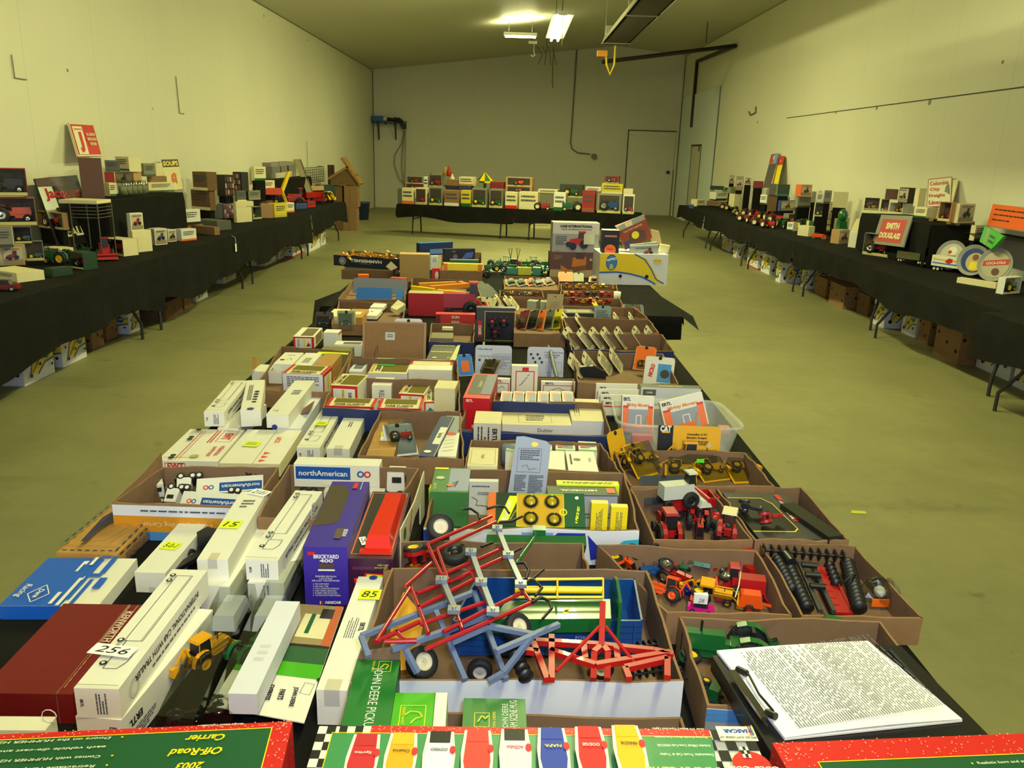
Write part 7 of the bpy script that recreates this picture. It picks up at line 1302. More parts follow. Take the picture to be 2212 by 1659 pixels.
    if kind=='a': F.rect(.06,.06,.94,.94,C(190,180,150)); F.rect(.06,.06,.94,.3,C(150,130,100)); toyart(F,.5,.42,min(F.w,F.h)*.5,toyc or C(150,40,30)); F.lines(.12,.8,.8,.9,1,INK,3)
    if kind=='s': F.rect(0,.0,1,.16,toyc or C(60,60,50)); F.lines(.12,.45,.85,.85,3,INK,4)
    if kind=='x': F.text(txt,.5,.6,F.h*.25,BLK,w=F.w*.7,bold=.03); F.lines(.2,.15,.8,.35,2,INK,4)
    if kind=='d': [F.rect(.04+.24*i,.08+.3*j,.22+.24*i,.30+.3*j,[C(150,60,70),C(170,160,150),C(80,60,70)][(i+j)%3]) for i in range(4) for j in range(3)]
    b.done(name or 'toy_box',lab+where,cat); return b
LW=', left wall'; RW=', right wall'; BW=', back table'
for r in [(-40,62,64,424,364,0,'r','w','dark red window box with a black tractor, top of the nearest stack',TBLK),
(-30,78,80,487,427,0,'k','w','tan window box with an orange tractor, second in the nearest stack',TORG),
(31,71,72,526,489,0,'G','w','grey window box with a green tractor under the tan window box',TGRN),
(-8,30,31,534,492,0,'g','s','grey box with dark strip at the very left under the nearest stack',None),
(7,55,57,572,531,0,'t','a','tan picture box above the cream tray',None),
(58,97,100,563,520,0,'g','w','grey window box with a green tractor behind the cream tray',TGRN),
(82,138,142,497,460,0,'t','w','orange and tan window box in front of the Jacques sign',TORG),
(-25,38,97,611,590,0,'c','s','shallow cream tray at the near table edge',C(200,190,150)),
(97,115,158,599,581,0,'v','s','flat dark green box beside the cream tray',C(20,50,30)),
(150,182,213,584,547,0,'v','w','dark green window box with a red toy at the near table edge',TRED),
(98,130,162,567,537,0,'c','w','cream window box with an orange toy behind the dark green boxes',TORG),
(212,268,300,554,518,0,'c','w','cream window box with a red toy beside the tall plain box',TRED),
(280,290,330,546,499,0,'c','p','tall plain cream box at the table edge',None),
(280,284,311,499,461,7.56,'w','a','white box with red tractor picture, on the tall plain cream box',C(180,40,40)),
(308,323,363,492,448,.14,'c','x','cream box with large script word behind the blue car box',None),
(306,325,366,520,492,0,'c','p','low cream box under the script box',None),
(334,336,362,530,495,0,'w','a','white box with blue car picture',C(40,70,150)),
(362,364,382,523,497,0,'w','a','narrow white box with dark car picture',C(60,60,70)),
(378,393,425,521,496,0,'w','s','white box with orange end at the table edge',ORG),
(380,384,434,487,454,.10,'w','s','white box with dark foot under the brown cartons',BLK),
(385,390,440,505,488,0,'k','p','low tan box under the white box with dark foot',None),
(400,464,475,508,491,0,'k','p','long flat tan tray at the table edge',None),
(420,470,500,498,478,0,'G','p','flat dark tray behind the tan tray',None),
(415,455,467,455,412,0,'o','s','brown shipping carton with label, lower of two',CRM),
(418,449,470,412,372,0,'o','s','brown shipping carton with label, upper of two',CRM),
(470,487,506,424,378,0,'n','d','black sided box of small packets, left of the pair by the cartons',None),
(505,523,538,414,372,0,'n','d','black sided box of small packets, right of the pair by the cartons',None),
(460,481,484,472,443,0,'G','p','dark grey box in front of the packet boxes',None),
(483,485,504,472,441,0,'m','d','purple striped box of packets at the table edge',None),
(508,512,545,481,449,0,'c','p','plain cream box with label beside the purple striped packets',None),
(545,547,566,474,447,0,'g','w','grey window box with a green tractor beside the plain cream box',TGRN),
(566,590,592,471,441,0,'t','p','tan box beside the grey window box',None),
(592,594,620,470,440,0,'y','s','yellowish box in the run of boxes at the table edge',C(180,170,90)),
(618,620,636,459,438,0,'c','s','cream box with orange edge at the end of the run',ORG),
(637,640,664,453,440,0,'b','s','dark blue crate at the table edge',C(20,30,80)),
(663,665,682,448,435,0,'r','s','small dark red box beside the blue crate',RED),
(508,513,532,436,412,.04,'G','s','dark grey box below the second packet box',CRM),
(532,538,563,432,412,.04,'g','s','grey box left of the orange toy',GRY),
(500,510,548,449,436,.0,'c','p','low cream box behind the plain cream box',None),
(550,560,592,446,434,.0,'k','p','low tan box below the orange toy',None),
(554,562,594,412,390,.16,'c','s','cream and green box on end below the black riser',TGRN),
(543,550,575,390,360,.38,'c','s','white and green box above the cream and green one',TGRN),
(664,668,700,412,402,.10,'t','p','low tan box behind the red toys',None),
(690,692,724,424,400,.03,'v','s','dark box beside the red toys at the end of the row',BLK)]:
    S_('L',*r[:9],toyc=r[9],where=LW,txt='Record')
# black draped risers and what stands on them
def riser(x0,x1,uf,un,zt,lab,left):
    xf=x1 if left else x0; z0=ZLT if left else ZRT; y0=solve(un,V((xf,8,zt)),YY).y; y1=solve(uf,V((xf,8,zt)),YY).y
    cloth(x0,x1,y0,y1,zt,(0 if left else zt-z0-.012,zt-z0-.012 if left else 0,zt-z0-.012,zt-z0-.012),lab,7,amp=.006,wav=0); return x0,x1,y0,y1,zt
rl=riser(XL+.06,-3.66,395,227,ZLT+.47,'black cloth riser under the J sign, left wall',True)
r2=riser(XL+.06,-3.88,672,592,ZLT+.45,'black cloth riser near the far end, left wall',True)
yN=rl[2]
for r in [(178,227,229,428,342,yN+.05,'B','p','tall dark brown metal box under the J sign'),(228,260,262,371,347,yN+1.0,'G','s','grey striped box beside the dark brown metal box'),(251,280,306,370,339,yN+1.1,'c','s','cream box with print, highest on the left riser'),(228,249,251,400,372,yN+.9,'r','p','dark red box under the grey striped box'),(250,290,307,398,372,yN+1.1,'t','a','gold picture box under the highest cream box'),
 (307,312,336,381,353,yN+1.9,'g','s','grey box left of the cream one by the hooked sign'),(334,338,353,380,352,yN+2.2,'c','p','cream box beside the hooked sign'),(319,325,361,396,381,yN+2.0,'k','p','tan tray under the grey and cream boxes'),(318,322,376,415,394,yN+1.6,'c','s','long cream rack at the riser edge'),(226,238,252,424,395,yN+.55,'c','s','wedge shaped cream and teal pack at the riser corner')]:
    S_('L',*r[:9],where=', left riser',toyc=C(60,90,70))
for i in range(5):
    m=M(); q=PX(266+11*i,421-.8*i,XL+.42); lathe(m,q,Z,[(.001,0),(.04,0),(.045,.01),(.045,.11),(.035,.12),(.035,.13),(.001,.13)],BLS,14); lathe(m,q+Z*.004,Z,[(.001,0),(.038,0),(.038,.08),(.001,.08)],C(150,150,120),12); T(m.build('glass_jar'),'glass jar on the left riser, %s of the five'%(OR[i] if i<4 else 'rightmost'),'jar')
for i,(u,v,y) in enumerate(((572,372,10.6),(590,370,11.2),(606,368,12))):
    q=PX(u,v+2,XL+.25); m=M(); m.box(q.x-.05,q.x+.12,q.y,q.y+.5,q.z,q.z+.10,C(110,106,100)); m.box(q.x-.04,q.x+.10,q.y+.02,q.y+.45,q.z+.10,q.z+.16,C(140,128,124)); T(m.build('packet_stack'),'grey stack of packets on the far left riser, %s of three'%('nearest','middle','farthest')[i],'packets')
def sign(u4,x=None,y=None,d=.012,mt=WB,fn=None,nm='metal_sign',lb='',lean=0,side='L',cat='sign'):
    """flat sign from bottom-left, bottom-right, top-right, top-left pixels; bottom edge at plane x (or y), top leaning by lean towards the wall"""
    if x is not None: q=[PX(u,v,x+(0 if i<2 else lean)) for i,(u,v) in enumerate(u4)]
    else: q=[PY(u,v,y+(0 if i<2 else lean)) for i,(u,v) in enumerate(u4)]
    n=(q[1]-q[0]).cross(q[3]-q[0]).normalized(); m=M(); m.hexa([p-n*d for p in q],q,mt); f=Face(m,q[0]+n*.001,q[1]-q[0],q[3]-q[0],.0015); fn(f); return T(m.build(nm),lb,cat)
def fJ(f): f.rect(0,0,1,1,C(200,30,34)); f.frame(0,0,1,1,.015,CRM); f.rect(.08,.06,.46,.9,C(225,220,190)); f.text('J',.28,.42,f.h*.62,C(200,30,34),bold=.08); f.lines(.12,.78,.42,.84,1,RED,1); [f.text(t,.72,.66-.15*i,f.h*.09,CRM,w=f.w*(.36,.38,.26)[i],bold=.05) for i,t in enumerate(('ALL SEASON','VENTILATION','SYSTEM'))]
sign([(168,338),(221,337),(203,272),(147,265)],x=XL+.16,lean=-.12,fn=fJ,lb='red and white sign with a large letter J standing on the brown metal box',mt=CRM)
def fJac(f): f.rect(0,0,1,1,C(215,220,205)); f.rect(0,0,1,.42,BLK); f.rect(0,.88,1,1,C(90,70,70)); f.text("Jacques",.52,.76,f.h*.19,C(180,20,30),w=f.w*.85,bold=.03); f.text('SEEDS',.48,.52,f.h*.10,BLK,w=f.w*.5,bold=.05); f.text('DEALER',.5,.2,f.h*.14,CRM,w=f.w*.8,bold=.04)
sign([(128,536),(212,521),(166,378),(74,386)],x=-3.86,lean=-.20,fn=fJac,lb="white and black sign reading Jacques Seeds Dealer leaning against the left wall",mt=BLK)
sign([(360,412),(395,408),(384,345),(348,345)],x=XL+.16,lean=-.1,fn=lambda f:(f.rect(0,0,1,1,CRM),f.rect(0,.75,1,1,BLK),f.text('SOUPS',.5,.87,f.h*.16,YEL,w=f.w*.9,bold=.04),f.text('G',.55,.35,f.h*.42,C(215,90,40),bold=.08)),lb='white sign with a large orange hook shaped letter, left riser')
# wire rack
m=M(); WR=mat('wire_dark',(90,86,70),.5,metal=.4); A=PX(150,440,-3.72); B=PX(240,440,-3.50); zb0=ZLT+.003
for k in range(5):
    h=(A.z-zb0)*(1-.06*k); m.tube([(A.x,A.y,zb0+h),(B.x,A.y+.02,zb0+h),(B.x,B.y,zb0+h)],.004,WR,5)
for p in ((A.x,A.y),(B.x,A.y+.02),(B.x,B.y),(A.x,B.y)): m.tube([(p[0],p[1],zb0),(p[0],p[1],A.z)],.006,WR,5)
m.box(A.x-.1,B.x,A.y+.02,B.y,A.z,A.z+.03,CRM); T(m.build('wire_rack'),'wire display rack with cream top strip beside the Jacques sign','rack')
TTL=[(118,512,.40,TGRN,170,'green toy tractor beneath the Jacques sign'),(178,540,.36,TGRN,-20,'green toy tractor with yellow hub left of the red combine')]
for u,v,L,cm,yw,lb in TTL: toy('toy_tractor',p_tractor(cm,TYEL,'seat',lugs=0),lb,'toy tractor',PT(u,v,'L'),L*.6,yaw=yw)
toy('toy_combine',p_combine(TRED,CRM),'red toy combine beside the cream window box on the left wall tables','toy combine',P(228,560,ZLT),.24,yaw=-60)
toy('toy_car',p_car(mat('toy_maroon',(120,16,30),.25)),'maroon toy car at the near edge of the left wall tables','toy car',P(12,628,ZLT),.18,yaw=10)
toy('toy_wagon',p_wagon(TORG,RUB),'orange toy wagon beside the yellow toy crane','toy wagon',PX(578,432,XL+.45),.42,yaw=20)
m=M(); q=PT(602,436,'L')+V((.04,0,0))
for s in (-1,1): m.bar(q+V((s*.12,0,0)),q+V((s*.02,0,.32)),.035,TYEL)
m.bar(q+V((-.12,0,.1)),q+V((.12,0,.1)),.03,TYEL); m.bar(q+V((.02,0,.3)),q+V((.12,.1,.6)),.05,TYEL); m.bar(q+V((-.16,.0,.02)),q+V((.16,0,.02)),.06,TYEL); T(m.build('toy_crane'),'yellow toy crane with raised boom on the left wall tables','toy crane')
for i,(u,v,k,cm,L) in enumerate(((640,438,'b',TRED,.5),(672,432,'w',TRED,.6),(684,434,'b',TRED,.40),(706,437,'l',TYEL,.35),(690,440,'w',TRED,.3))):
    pr={'b':p_combine(cm,TBLK),'w':p_wagon(cm,RUB),'l':p_loader(cm)}[k]; toy('toy_'+{'b':'combine','w':'wagon','l':'loader'}[k],pr,['red toy combine left of the red wagons','long red toy wagon near the far end','red toy combine nearest the cardboard boxes','yellow toy loader among the red farm toys','short red toy wagon in front of the long one'][i]+LW,'toy vehicle',PT(u,v,'L'),L*.75,yaw=20+40*i,merge=True)
m=M(); m.bar(PT(533,436,'L')+Z*.02,PT(563,434,'L')+Z*.02,.05,C(70,130,200),.03); T(m.build('toy_plank'),'flat light blue toy piece in front of the grey box'+LW,'toy part')
q=P(473,508,ZLT); m=M(); m.tube([(XLF+.012,q.y,ZLT+.0),(XLF+.05,q.y,ZLT-.02),(XLF+.055,q.y,ZLT-.09)],.002,TWHT,4); m.box(XLF+.05,XLF+.054,q.y-.02,q.y+.02,ZLT-.18,ZLT-.09,PAP); T(m.build('paper_tag'),'white paper tag hanging over the black cloth on the left','tag')
# boards, basket, post, birdhouse, boxes, bin at the far left
m=M(); a=PX(668,418,-3.75); b_=PX(641,345,XL+.05); m.bar(a,b_,.10,C(150,140,110),.02); m.bar(a+V((0,.15,0)),b_+V((0,.15,0)),.08,C(100,86,60),.02); T(m.build('board_sign'),'pair of narrow boards leaning on the left wall','board')
m=M(); p0=PX(656,363,XL+.15); p1=PX(700,391,XL+.15); 
for k in range(11): y=p0.y+(p1.y-p0.y)*k/10; m.tube([(XL+.15,y,p0.z),(XL+.15,y,p1.z)],.006,WR,4)
for k in range(7): z=p0.z+(p1.z-p0.z)*k/6; m.tube([(XL+.15,p0.y,z),(XL+.15,p1.y,z)],.006,WR,4)
for y in (p0.y,p1.y): m.tube([(XL+.02,y,p0.z),(XL+.15,y,p0.z)],.008,WR,4); m.tube([(XL+.02,y,p1.z),(XL+.15,y,p1.z)],.008,WR,4)
m.tube([(XL+.02,(p0.y+p1.y)/2,p0.z),(XL+.02,(p0.y+p1.y)/2,p0.z+.5)],.004,WR,4); T(m.build('wire_basket'),'wire grid basket hanging on the left wall','basket')
yB=P(757,498,0).y
def fb(ul,ur,vb,vt,y,d,mt,nm,lb,cat='box'):
    a,b_=PY(ul,vb,y),PY(ur,vb,y); b=Box(rectc(a,V((b_.x,a.y,0)),d),max(a.z,.0),zat(a,vt),m=mt,eps=.002); return b,nm,lb,cat
for a in [(724,760,498,478,yB,.5,KD,'cardboard_box','low brown box on the floor left of the stacked cardboard boxes'),(741,771,498,447,yB-.02,.3,K_,'cardboard_box','brown cardboard box on the floor, lowest of the stack by the bin'),(744,773,447,401,yB,.3,K_,'cardboard_box','tan cardboard box, upper of the stack by the bin'),(713,741,478,401,yB+.05,.3,KD,'cardboard_box','dark tan box under the wooden birdhouse'),(711,724,474,356,yB+.4,.08,C(80,50,40),'wooden_post','short dark brown post standing behind the birdhouse')]:
    b,n_,l_,c_=fb(*a[:7],a[7],a[8]); b.f('front').rect(.4,.0,.46,1,KI); b.done(n_,l_,'box' if 'box' in n_ else 'post')
o=E('birdhouse',PY(742,401,yB)); T(o,'wooden birdhouse with steep plank roof on top of the cardboard boxes','birdhouse'); WD=mat('weathered_wood',(150,115,60),.8,var=.15,scale=15)
pg=lambda u,v:PY(u,v,yB); m=M(); a=[pg(714,400),pg(771,400),pg(768,378),pg(748,362),pg(714,385)]; m.add(a+[p+YY*.35 for p in a],[(0,1,2,3,4),(9,8,7,6,5)]+[(i,(i+1)%5,5+(i+1)%5,5+i) for i in range(5)],mat('plywood_dark',(110,86,46),.85,var=.1)); child(m,'house_wall',o)
for n_,p1,p2 in (('roof_plank',(710,386),(752,360)),('roof_plank',(738,341),(778,398))):
    m=M(); A,B=pg(*p1),pg(*p2); A.y=B.y=yB+.17; m.bar(A,B,.44,WD,.05,up=Z) ; child(m,n_,o)
m=M(); q=P(782,474,0); lathe(m,q,Z,[(.001,.0),(.16,0),(.20,.40),(.215,.40),(.215,.43),(.19,.43),(.15,.02)],mat('blue_bin_plastic',(44,66,104),.45),24); o=T(m.build('waste_bin'),'blue round waste bin by the stacked cardboard boxes','bin')
m=M(); m.prism([(-.2,0),(-.05,0),(-.02,.15),(-.12,.28),(-.2,.26)],(q+V((-.0,-.22,.02)),XX,Z,-YY),.004,C(190,170,80)); T(m.build('yellow_card'),'yellow curved card leaning against the blue bin','card')
# banana boxes under the tables
def bananabox(side,ul,uc,ur,vb,vt,lab,style='b'):
    mt={'b':BNW,'k':K_,'r':BNW,'d':KD}[style]; b=None
    c=P(uc,vb,0); zt=zat(c,vt)
    if side=='L': lf=solve(ul,c,XX); w=max(.28,c.x-lf.x); d=max(.2,solve(ur,c,YY).y-c.y) if ur-uc>2 else .4; cs=[V((c.x-w,c.y,0)),c,V((c.x,c.y+d,0)),V((c.x-w,c.y+d,0))]; mk='right'
    else: rt=solve(ur,c,XX); w=max(.28,rt.x-c.x); d=max(.2,solve(ul,c,YY).y-c.y); cs=[c,V((c.x+w,c.y,0)),V((c.x+w,c.y+d,0)),V((c.x,c.y+d,0))]; mk='left'
    b=Box(cs,.0,max(.16,min(zt,.5)),m=mt,eps=.0015)
    for k in (mk,'front'):
        F=b.f(k); dk=DARK
        if style in 'br':
            F.poly([(.2,.25),(.35,.75),(.6,.98),(.8,.98),(.98,.9),(1,.55),(.7,.5),(.45,.22)],BNY); F.line([(.2,.22),(.34,.74),(.6,.97)],.012,BNB); F.line([(.45,.2),(.7,.48),(1,.53)],.012,BNB); F.line([(.28,.3),(.55,.7),(1,.8)],.008,BNB); F.disc(.75,.74,min(F.w,F.h)*.16,BNB,18); F.text('Chiquita',.75,.76,F.h*.09,WB,w=F.h*.26,rot=8,bold=.03); F.disc(.21,.24,F.h*.07,BLK,10)
            if style=='r': F.rect(0,0,1,.08,C(190,60,50))
        for x,y in ((.12,.7),(.5,.5),(.88,.35)) if F.w>F.h*.8 else ((.3,.7),(.6,.3)): F.disc(x,y,F.h*.055,dk,10)
    b.done('banana_box' if style in 'br' else 'cardboard_box',lab,'box')
for r in [(0,54,119,835,766,'white banana box at the near left under the left wall tables'),(112,137,188,794,735,'white banana box with large banana, second under the left wall tables'),(186,201,224,756,700,'brown box with label by the table leg under the left wall tables','k'),(230,232,255,737,690,'brown box right of the second table leg under the left wall tables','k'),(256,280,304,722,680,'white banana box between the brown boxes under the left wall tables'),(306,359,395,693,655,'wide dark brown box under the left wall tables','d'),(396,399,417,668,636,'narrow brown box in the middle under the left wall tables','k'),(418,424,449,653,618,'small looking white banana box past the narrow brown box'),(480,484,510,613,586,'white banana box alone before the third table leg'),(541,573,597,575,537,'dim white banana box right of the third table leg'),(598,602,623,561,543,'low white box beside the dim banana box'),(626,632,664,556,518,'white banana box with red foot under the far left tables','r'),(665,668,692,545,505,'white banana box beside the one with the red foot'),(693,694,704,531,506,'farthest white banana box under the left wall tables')]: bananabox('L',*r)
for r in [(1559,1576,1581,545,513,'farthest white banana box under the right wall tables'),(1583,1590,1618,557,527,'second farthest banana box with blue round mark, right wall'),(1613,1636,1642,583,543,'yellowish box with orange rim under the right wall tables','r'),(1643,1661,1675,594,553,'white banana box right of the orange rimmed one'),(1678,1684,1728,611,568,'wide white banana box behind the crossed table legs'),(1729,1742,1757,624,583,'narrow white box with small print right of the crossed legs'),(1759,1782,1787,643,604,'brown box left of the plain tan carton under the right wall tables','k'),(1789,1820,1832,668,620,'plain tan carton with small label under the right wall tables','k'),(1849,1873,1880,684,640,'dim box with holes left of the wide banana box','d'),(1883,1908,1940,709,650,'wide white banana box in the middle under the right wall tables'),(1946,1975,1981,730,676,'short white box behind the leg under the right wall tables'),(1984,2003,2008,746,690,'brown box with holes behind the near leg','k'),(2014,2066,2100,789,712,'largest brown box with holes under the right wall tables','k'),(2107,2178,2182,824,740,'white banana box beside the largest brown box'),(2186,2236,2300,856,768,'nearest white banana box at the right edge of the photo')]: bananabox('R',*r)
o=P(1995,720,0); o.x-=.35; b=Box(rectc(V((o.x+.32,o.y,0)),V((o.x+.6,o.y,0)),.35),.30,.52,m=KG); ob=b.done('cardboard_box','open brown carton stacked under the near right table with a raised flap'); m=M(); t=b.t; m.quad(t[0],t[3],t[3]+V((-.12,0,.05)),t[0]+V((-.12,0,.05)),KG); child(m,'carton_flap',ob)
b=Box(rectc(V((o.x+.30,o.y+.01,0)),V((o.x+.62,o.y+.01,0)),.33),0,.298,m=KD); b.done('cardboard_box','dark box holding up the open brown carton under the near right table')
# ---------------- right wall goods
for r in [(1487,1488,1498,450,442,0,'b','p','small blue box at the far corner'),(1492,1505,1523,446,431,0,'c','s','cream box beside the small blue one'),(1526,1556,1572,447,436,0,'k','s','low tan box under the white box'),(1532,1546,1572,431,415,.15,'w','s','white box under the dark green toy truck'),(1573,1585,1596,447,419,0,'c','p','tall cream box left of the black riser'),(1572,1574,1586,396,378,.45,'t','a','small tan picture box, highest at the far end'),(1586,1588,1604,411,381,.32,'g','a','grey picture box at the far end'),(1605,1607,1623,399,382,.45,'w','a','white box with red tractor picture at the far end'),(1624,1626,1648,406,391,.40,'r','s','long red box under the tall narrow sign'),
(1573,1578,1600,418,404,.25,'g','p','grey box under the tan picture box'),(1641,1655,1659,442,421,.12,'w','s','white box in front of the black riser'),(1653,1656,1700,456,421,.0,'o','p','wide olive brown board like box by the riser'),(1659,1661,1675,421,397,.30,'G','p','grey green box under the yellow strip sign'),(1675,1678,1704,423,398,.30,'v','s','green box with white lettering under the yellow strip sign'),(1680,1684,1717,456,433,.04,'b','a','blue pack with car picture'),(1717,1729,1752,423,399,.30,'O','a','orange picture box against the wall'),(1749,1751,1761,437,414,.20,'g','p','narrow grey box right of the orange picture box'),(1761,1763,1775,441,416,.18,'w','s','narrow white box beside the narrow grey one'),(1775,1778,1794,440,411,.2,'g','s','grey box left of the tall cream box'),(1794,1797,1829,448,414,.18,'c','p','tall cream box against the wall'),(1716,1722,1752,448,424,.12,'g','s','grey window like box under the orange picture box'),
(1785,1788,1815,471,436,.06,'t','a','tan picture box in front of the tall cream box'),(1755,1758,1784,467,438,.05,'c','w','cream window box with a green toy'),(1783,1786,1812,486,470,0,'g','s','low grey box under the tan picture box'),(1690,1702,1733,484,462,0,'g','w','grey window box with a grey toy'),(1699,1712,1722,499,481,0,'w','s','white and orange box at the table edge'),(1722,1745,1758,511,489,0,'c','p','cream box at the table edge'),(1742,1746,1777,494,477,.03,'c','s','cream and grey box behind the cream one'),(1781,1784,1800,501,475,.0,'y','s','yellow and white box behind the small orange truck'),(1802,1806,1832,496,472,.03,'g','a','grey box beside the yellow and white one'),(1793,1811,1832,527,497,0,'t','a','tan box with red picture at the table edge'),(1831,1850,1860,536,504,0,'w','p','white ended tan box left of the window box'),
(1862,1918,1930,557,509,0,'g','w','wide grey window box with a blue toy at the table edge'),(1924,1927,1955,559,514,0,'g','a','grey picture box right of the wide window box'),(1955,1959,1990,537,512,.03,'G','p','dark grey box behind the chrome truck pack'),(1993,2013,2041,537,500,.02,'y','s','yellow and white construction toy box'),(2007,2011,2045,500,472,.22,'t','w','tan window box with red toy above the yellow box'),(2043,2047,2062,520,480,.06,'k','p','narrow tan box beside the yellow one'),(2062,2066,2098,524,479,.06,'t','w','tan window box with dark red toy behind the round plates'),(2099,2103,2130,520,487,.08,'c','s','cream box above the bright green pack'),(2150,2166,2202,636,600,0,'w','w','white window box with a green toy at the near end')]:
    S_('R',*r[:9],where=RW,toyc={'w':TRED}.get(r[7]) if 'green' not in r[8] else TGRN)
q2=riser(4.30,XR-.07,1862,2013,ZRT+.44,'long black cloth riser behind the Smith Douglass sign',False)
yF,xF,zF=q2[3],q2[0],q2[4]
for r in [(1863,1866,1897,453,427,'n','w','black window box with a yellow toy, left end of long riser',TCAT),(1898,1901,1918,456,430,'g','w','grey window box second on the long riser',TORG),(1908,1911,1938,430,408,'B','p','brown box lifted behind the grey window box',None),(1939,1960,1977,440,406,'n','a','black picture box highest on the long riser',C(110,110,110)),(1977,1981,1996,446,407,'c','p','cream box right of the black picture box',None),(1919,1948,1973,462,438,'w','w','white window box with two yellow toys on the long riser',TCAT),(1974,2000,2022,471,449,'c','s','cream and green box at the right end of the long riser',TGRN)]:
    y=yF-(r[1]-1862)/(2013-1862)*(yF-q2[2])*1.0; S_('R',*r[:5],max(y-.02,q2[2]+.1),r[5],r[6],r[7]+RW,toyc=r[8])
for r in [(2024,2050,2062,479,437,'t','w','tan window box with red and white toy right of the long riser',TRED),(2063,2067,2101,482,440,'c','a','cream picture box against the wall right of the freight sign',C(60,60,40))]: S_('R',*r[:5],q2[2]-.1,r[5],r[6],r[7]+RW,toyc=r[8])
sign([(2002,448),(2054,446),(2069,388),(2006,387)],x=XR-.14,lean=.11,fn=lambda f:(f.rect(0,0,1,1,C(220,216,190)),f.frame(0,0,1,1,.012,C(170,60,40)),[f.text(t,(.48,.32,.42,.36)[i],.82-.22*i,f.h*.14,C(200,70,40),w=f.w*(.8,.42,.68,.52)[i],bold=.02) for i,t in enumerate(('Columbia','City','Freight','Lines'))],f.poly([(.75,.5),(.95,.4),(.9,.75),(.8,.7)],C(110,110,90))),lb='white sign with red frame reading Columbia City Freight Lines',mt=CRM)
sign([(1884,526),(1951,534),(1970,475),(1904,464)],x=4.19,lean=.09,fn=lambda f:(f.rect(0,0,1,1,C(130,128,110)),f.rect(.12,.1,.88,.86,C(185,40,36)),f.text('SMITH',.5,.64,f.h*.22,CRM,w=f.w*.42,bold=.06),f.text('DOUGLASS',.5,.32,f.h*.2,CRM,w=f.w*.66,bold=.06)),lb='red sign with grey frame reading Smith Douglass in front of the long riser',mt=GRY)
sign([(1648,405),(1664,405),(1683,334),(1667,333)],x=XR-.30,lean=.26,fn=lambda f:(f.rect(0,0,1,1,C(84,76,80)),f.rect(0,.70,1,1,C(210,60,40)),f.rect(.5,.70,1,1,C(110,160,200)),f.text('E',.5,.88,f.h*.12,WB,bold=.08),f.frame(0,.69,1,1,.02,C(110,160,200))),lb='tall narrow grey sign with red and blue head leaning on the right wall',nm='strip_sign')
sign([(1668,398),(1680,398),(1692,339),(1684,338)],x=XR-.22,lean=.19,fn=lambda f:(f.rect(0,0,1,1,YEL),f.rect(0,.68,1,1,C(200,50,40)),f.text('S',.5,.82,f.h*.10,CRM,bold=.06)),lb='tall narrow yellow sign with red head leaning on the right wall',nm='strip_sign')
sign([(2132,487),(2215,500),(2216,450),(2145,441)],x=XR-.3,lean=.2,fn=lambda f:(f.rect(0,0,1,1,C(235,100,30)),f.lines(.1,.15,.9,.85,3,BLK,5,fill=.25)),lb='orange poster board with black lettering at the right edge',nm='poster_board')
A=P(2170,592,ZRT); m=M(); cloth(A.x+.12,XR-.4,A.y-1.1,A.y+.15,zat(A,507),(zat(A,507)-ZRT-.012,0,.1,0),'black cloth riser at the near end of the right wall tables',9,amp=.006,wav=0); zq=zat(A,507)
c=V((A.x+.14,A.y-.35,0)); b=Box(rectc(c,c+XX*.22,.30),zq+.001,zq+.19,m=C(190,186,190)); F=b.f('left'); toyart(F,.5,.4,.12,C(180,30,60)); b.f('front').rect(0,0,1,1,C(110,50,90)); b.done('toy_box','white and purple box with red tractor picture on the nearest right riser')
# round plates
for i,(u,v,r,c1,c2,lb) in enumerate(((2056,560,.15,C(190,190,170),C(60,120,60),'round plate with green and red print, left of three'),(2104,566,.15,C(16,50,120),C(190,170,120),'round blue plate with a portrait, middle of three'),(2148,594,.155,C(180,170,140),C(190,50,40),'round plate with a red band, right of three'))):
    q=PX(u,v-8,4.48); q.z=ZRT+.004; n=V((-.8,-.55,.22)).normalized(); m=M(); ce=q+Z*r; lathe(m,ce,n,[(.001,0),(r*.8,.002),(r*.97,.02),(r,.022),(r,.014),(r*.8,-.006),(.001,-.006)],C(150,150,140),30); u_=n.cross(Z).normalized()*-1; v_=u_.cross(n)*-1
    u_=Z.cross(n).normalized(); v_=n.cross(u_); f=Face(m,ce+n*.004-u_*r-v_*r,u_*2*r,v_*2*r,.001); f.disc(.5,.5,r*.78,c1,26)
    if i==0: f.disc(.5,.65,r*.3,WB,12); f.poly([(.3,.3),(.7,.35),(.65,.5),(.35,.48)],c2); f.disc(.42,.6,r*.12,RED)
    if i==1: f.disc(.55,.45,r*.55,c2,20,r*.6); f.disc(.55,.6,r*.2,C(120,70,50)); f.rect(.42,.2,.7,.45,YEL)
    if i==2: f.poly([(.14,.42),(.86,.55),(.86,.72),(.14,.58)],c2); f.text('COCA-COLA',.5,.56,r*.16,WB,w=r*1.1,rot=10,bold=.03); f.disc(.55,.3,r*.22,C(90,60,40))
    T(m.build('tin_plate'),lb+RW,'plate')
toy('toy_semi_truck',[(n,m_) for n,m_ in p_semi(WB,WB)],'white toy semi truck with red and yellow stripe, right wall','toy truck',P(2064,590,ZRT),.50,yaw=-62)
tr=[o for o in bpy.data.objects if o.name.startswith('toy_semi_truck')][-1]
sp=max(P(2064,590,ZRT).x-.1,0); m=M(); f=Face(m,V((-.25,-.0435,.05)),V((.37,0,0)),Z*.105,.001); f.rect(.04,.58,.45,.72,C(225,180,40)); f.rect(.55,.58,.95,.72,C(225,180,40)); f.rect(.04,.25,.95,.36,C(70,120,200)); f.poly([(.4,.5),(.5,.85),(.62,.8),(.6,.5),(.5,.35)],RED)
ob=m.build('trailer_stripes',tr,(0,0,0)) ; ob.rotation_euler=(0,0,0)
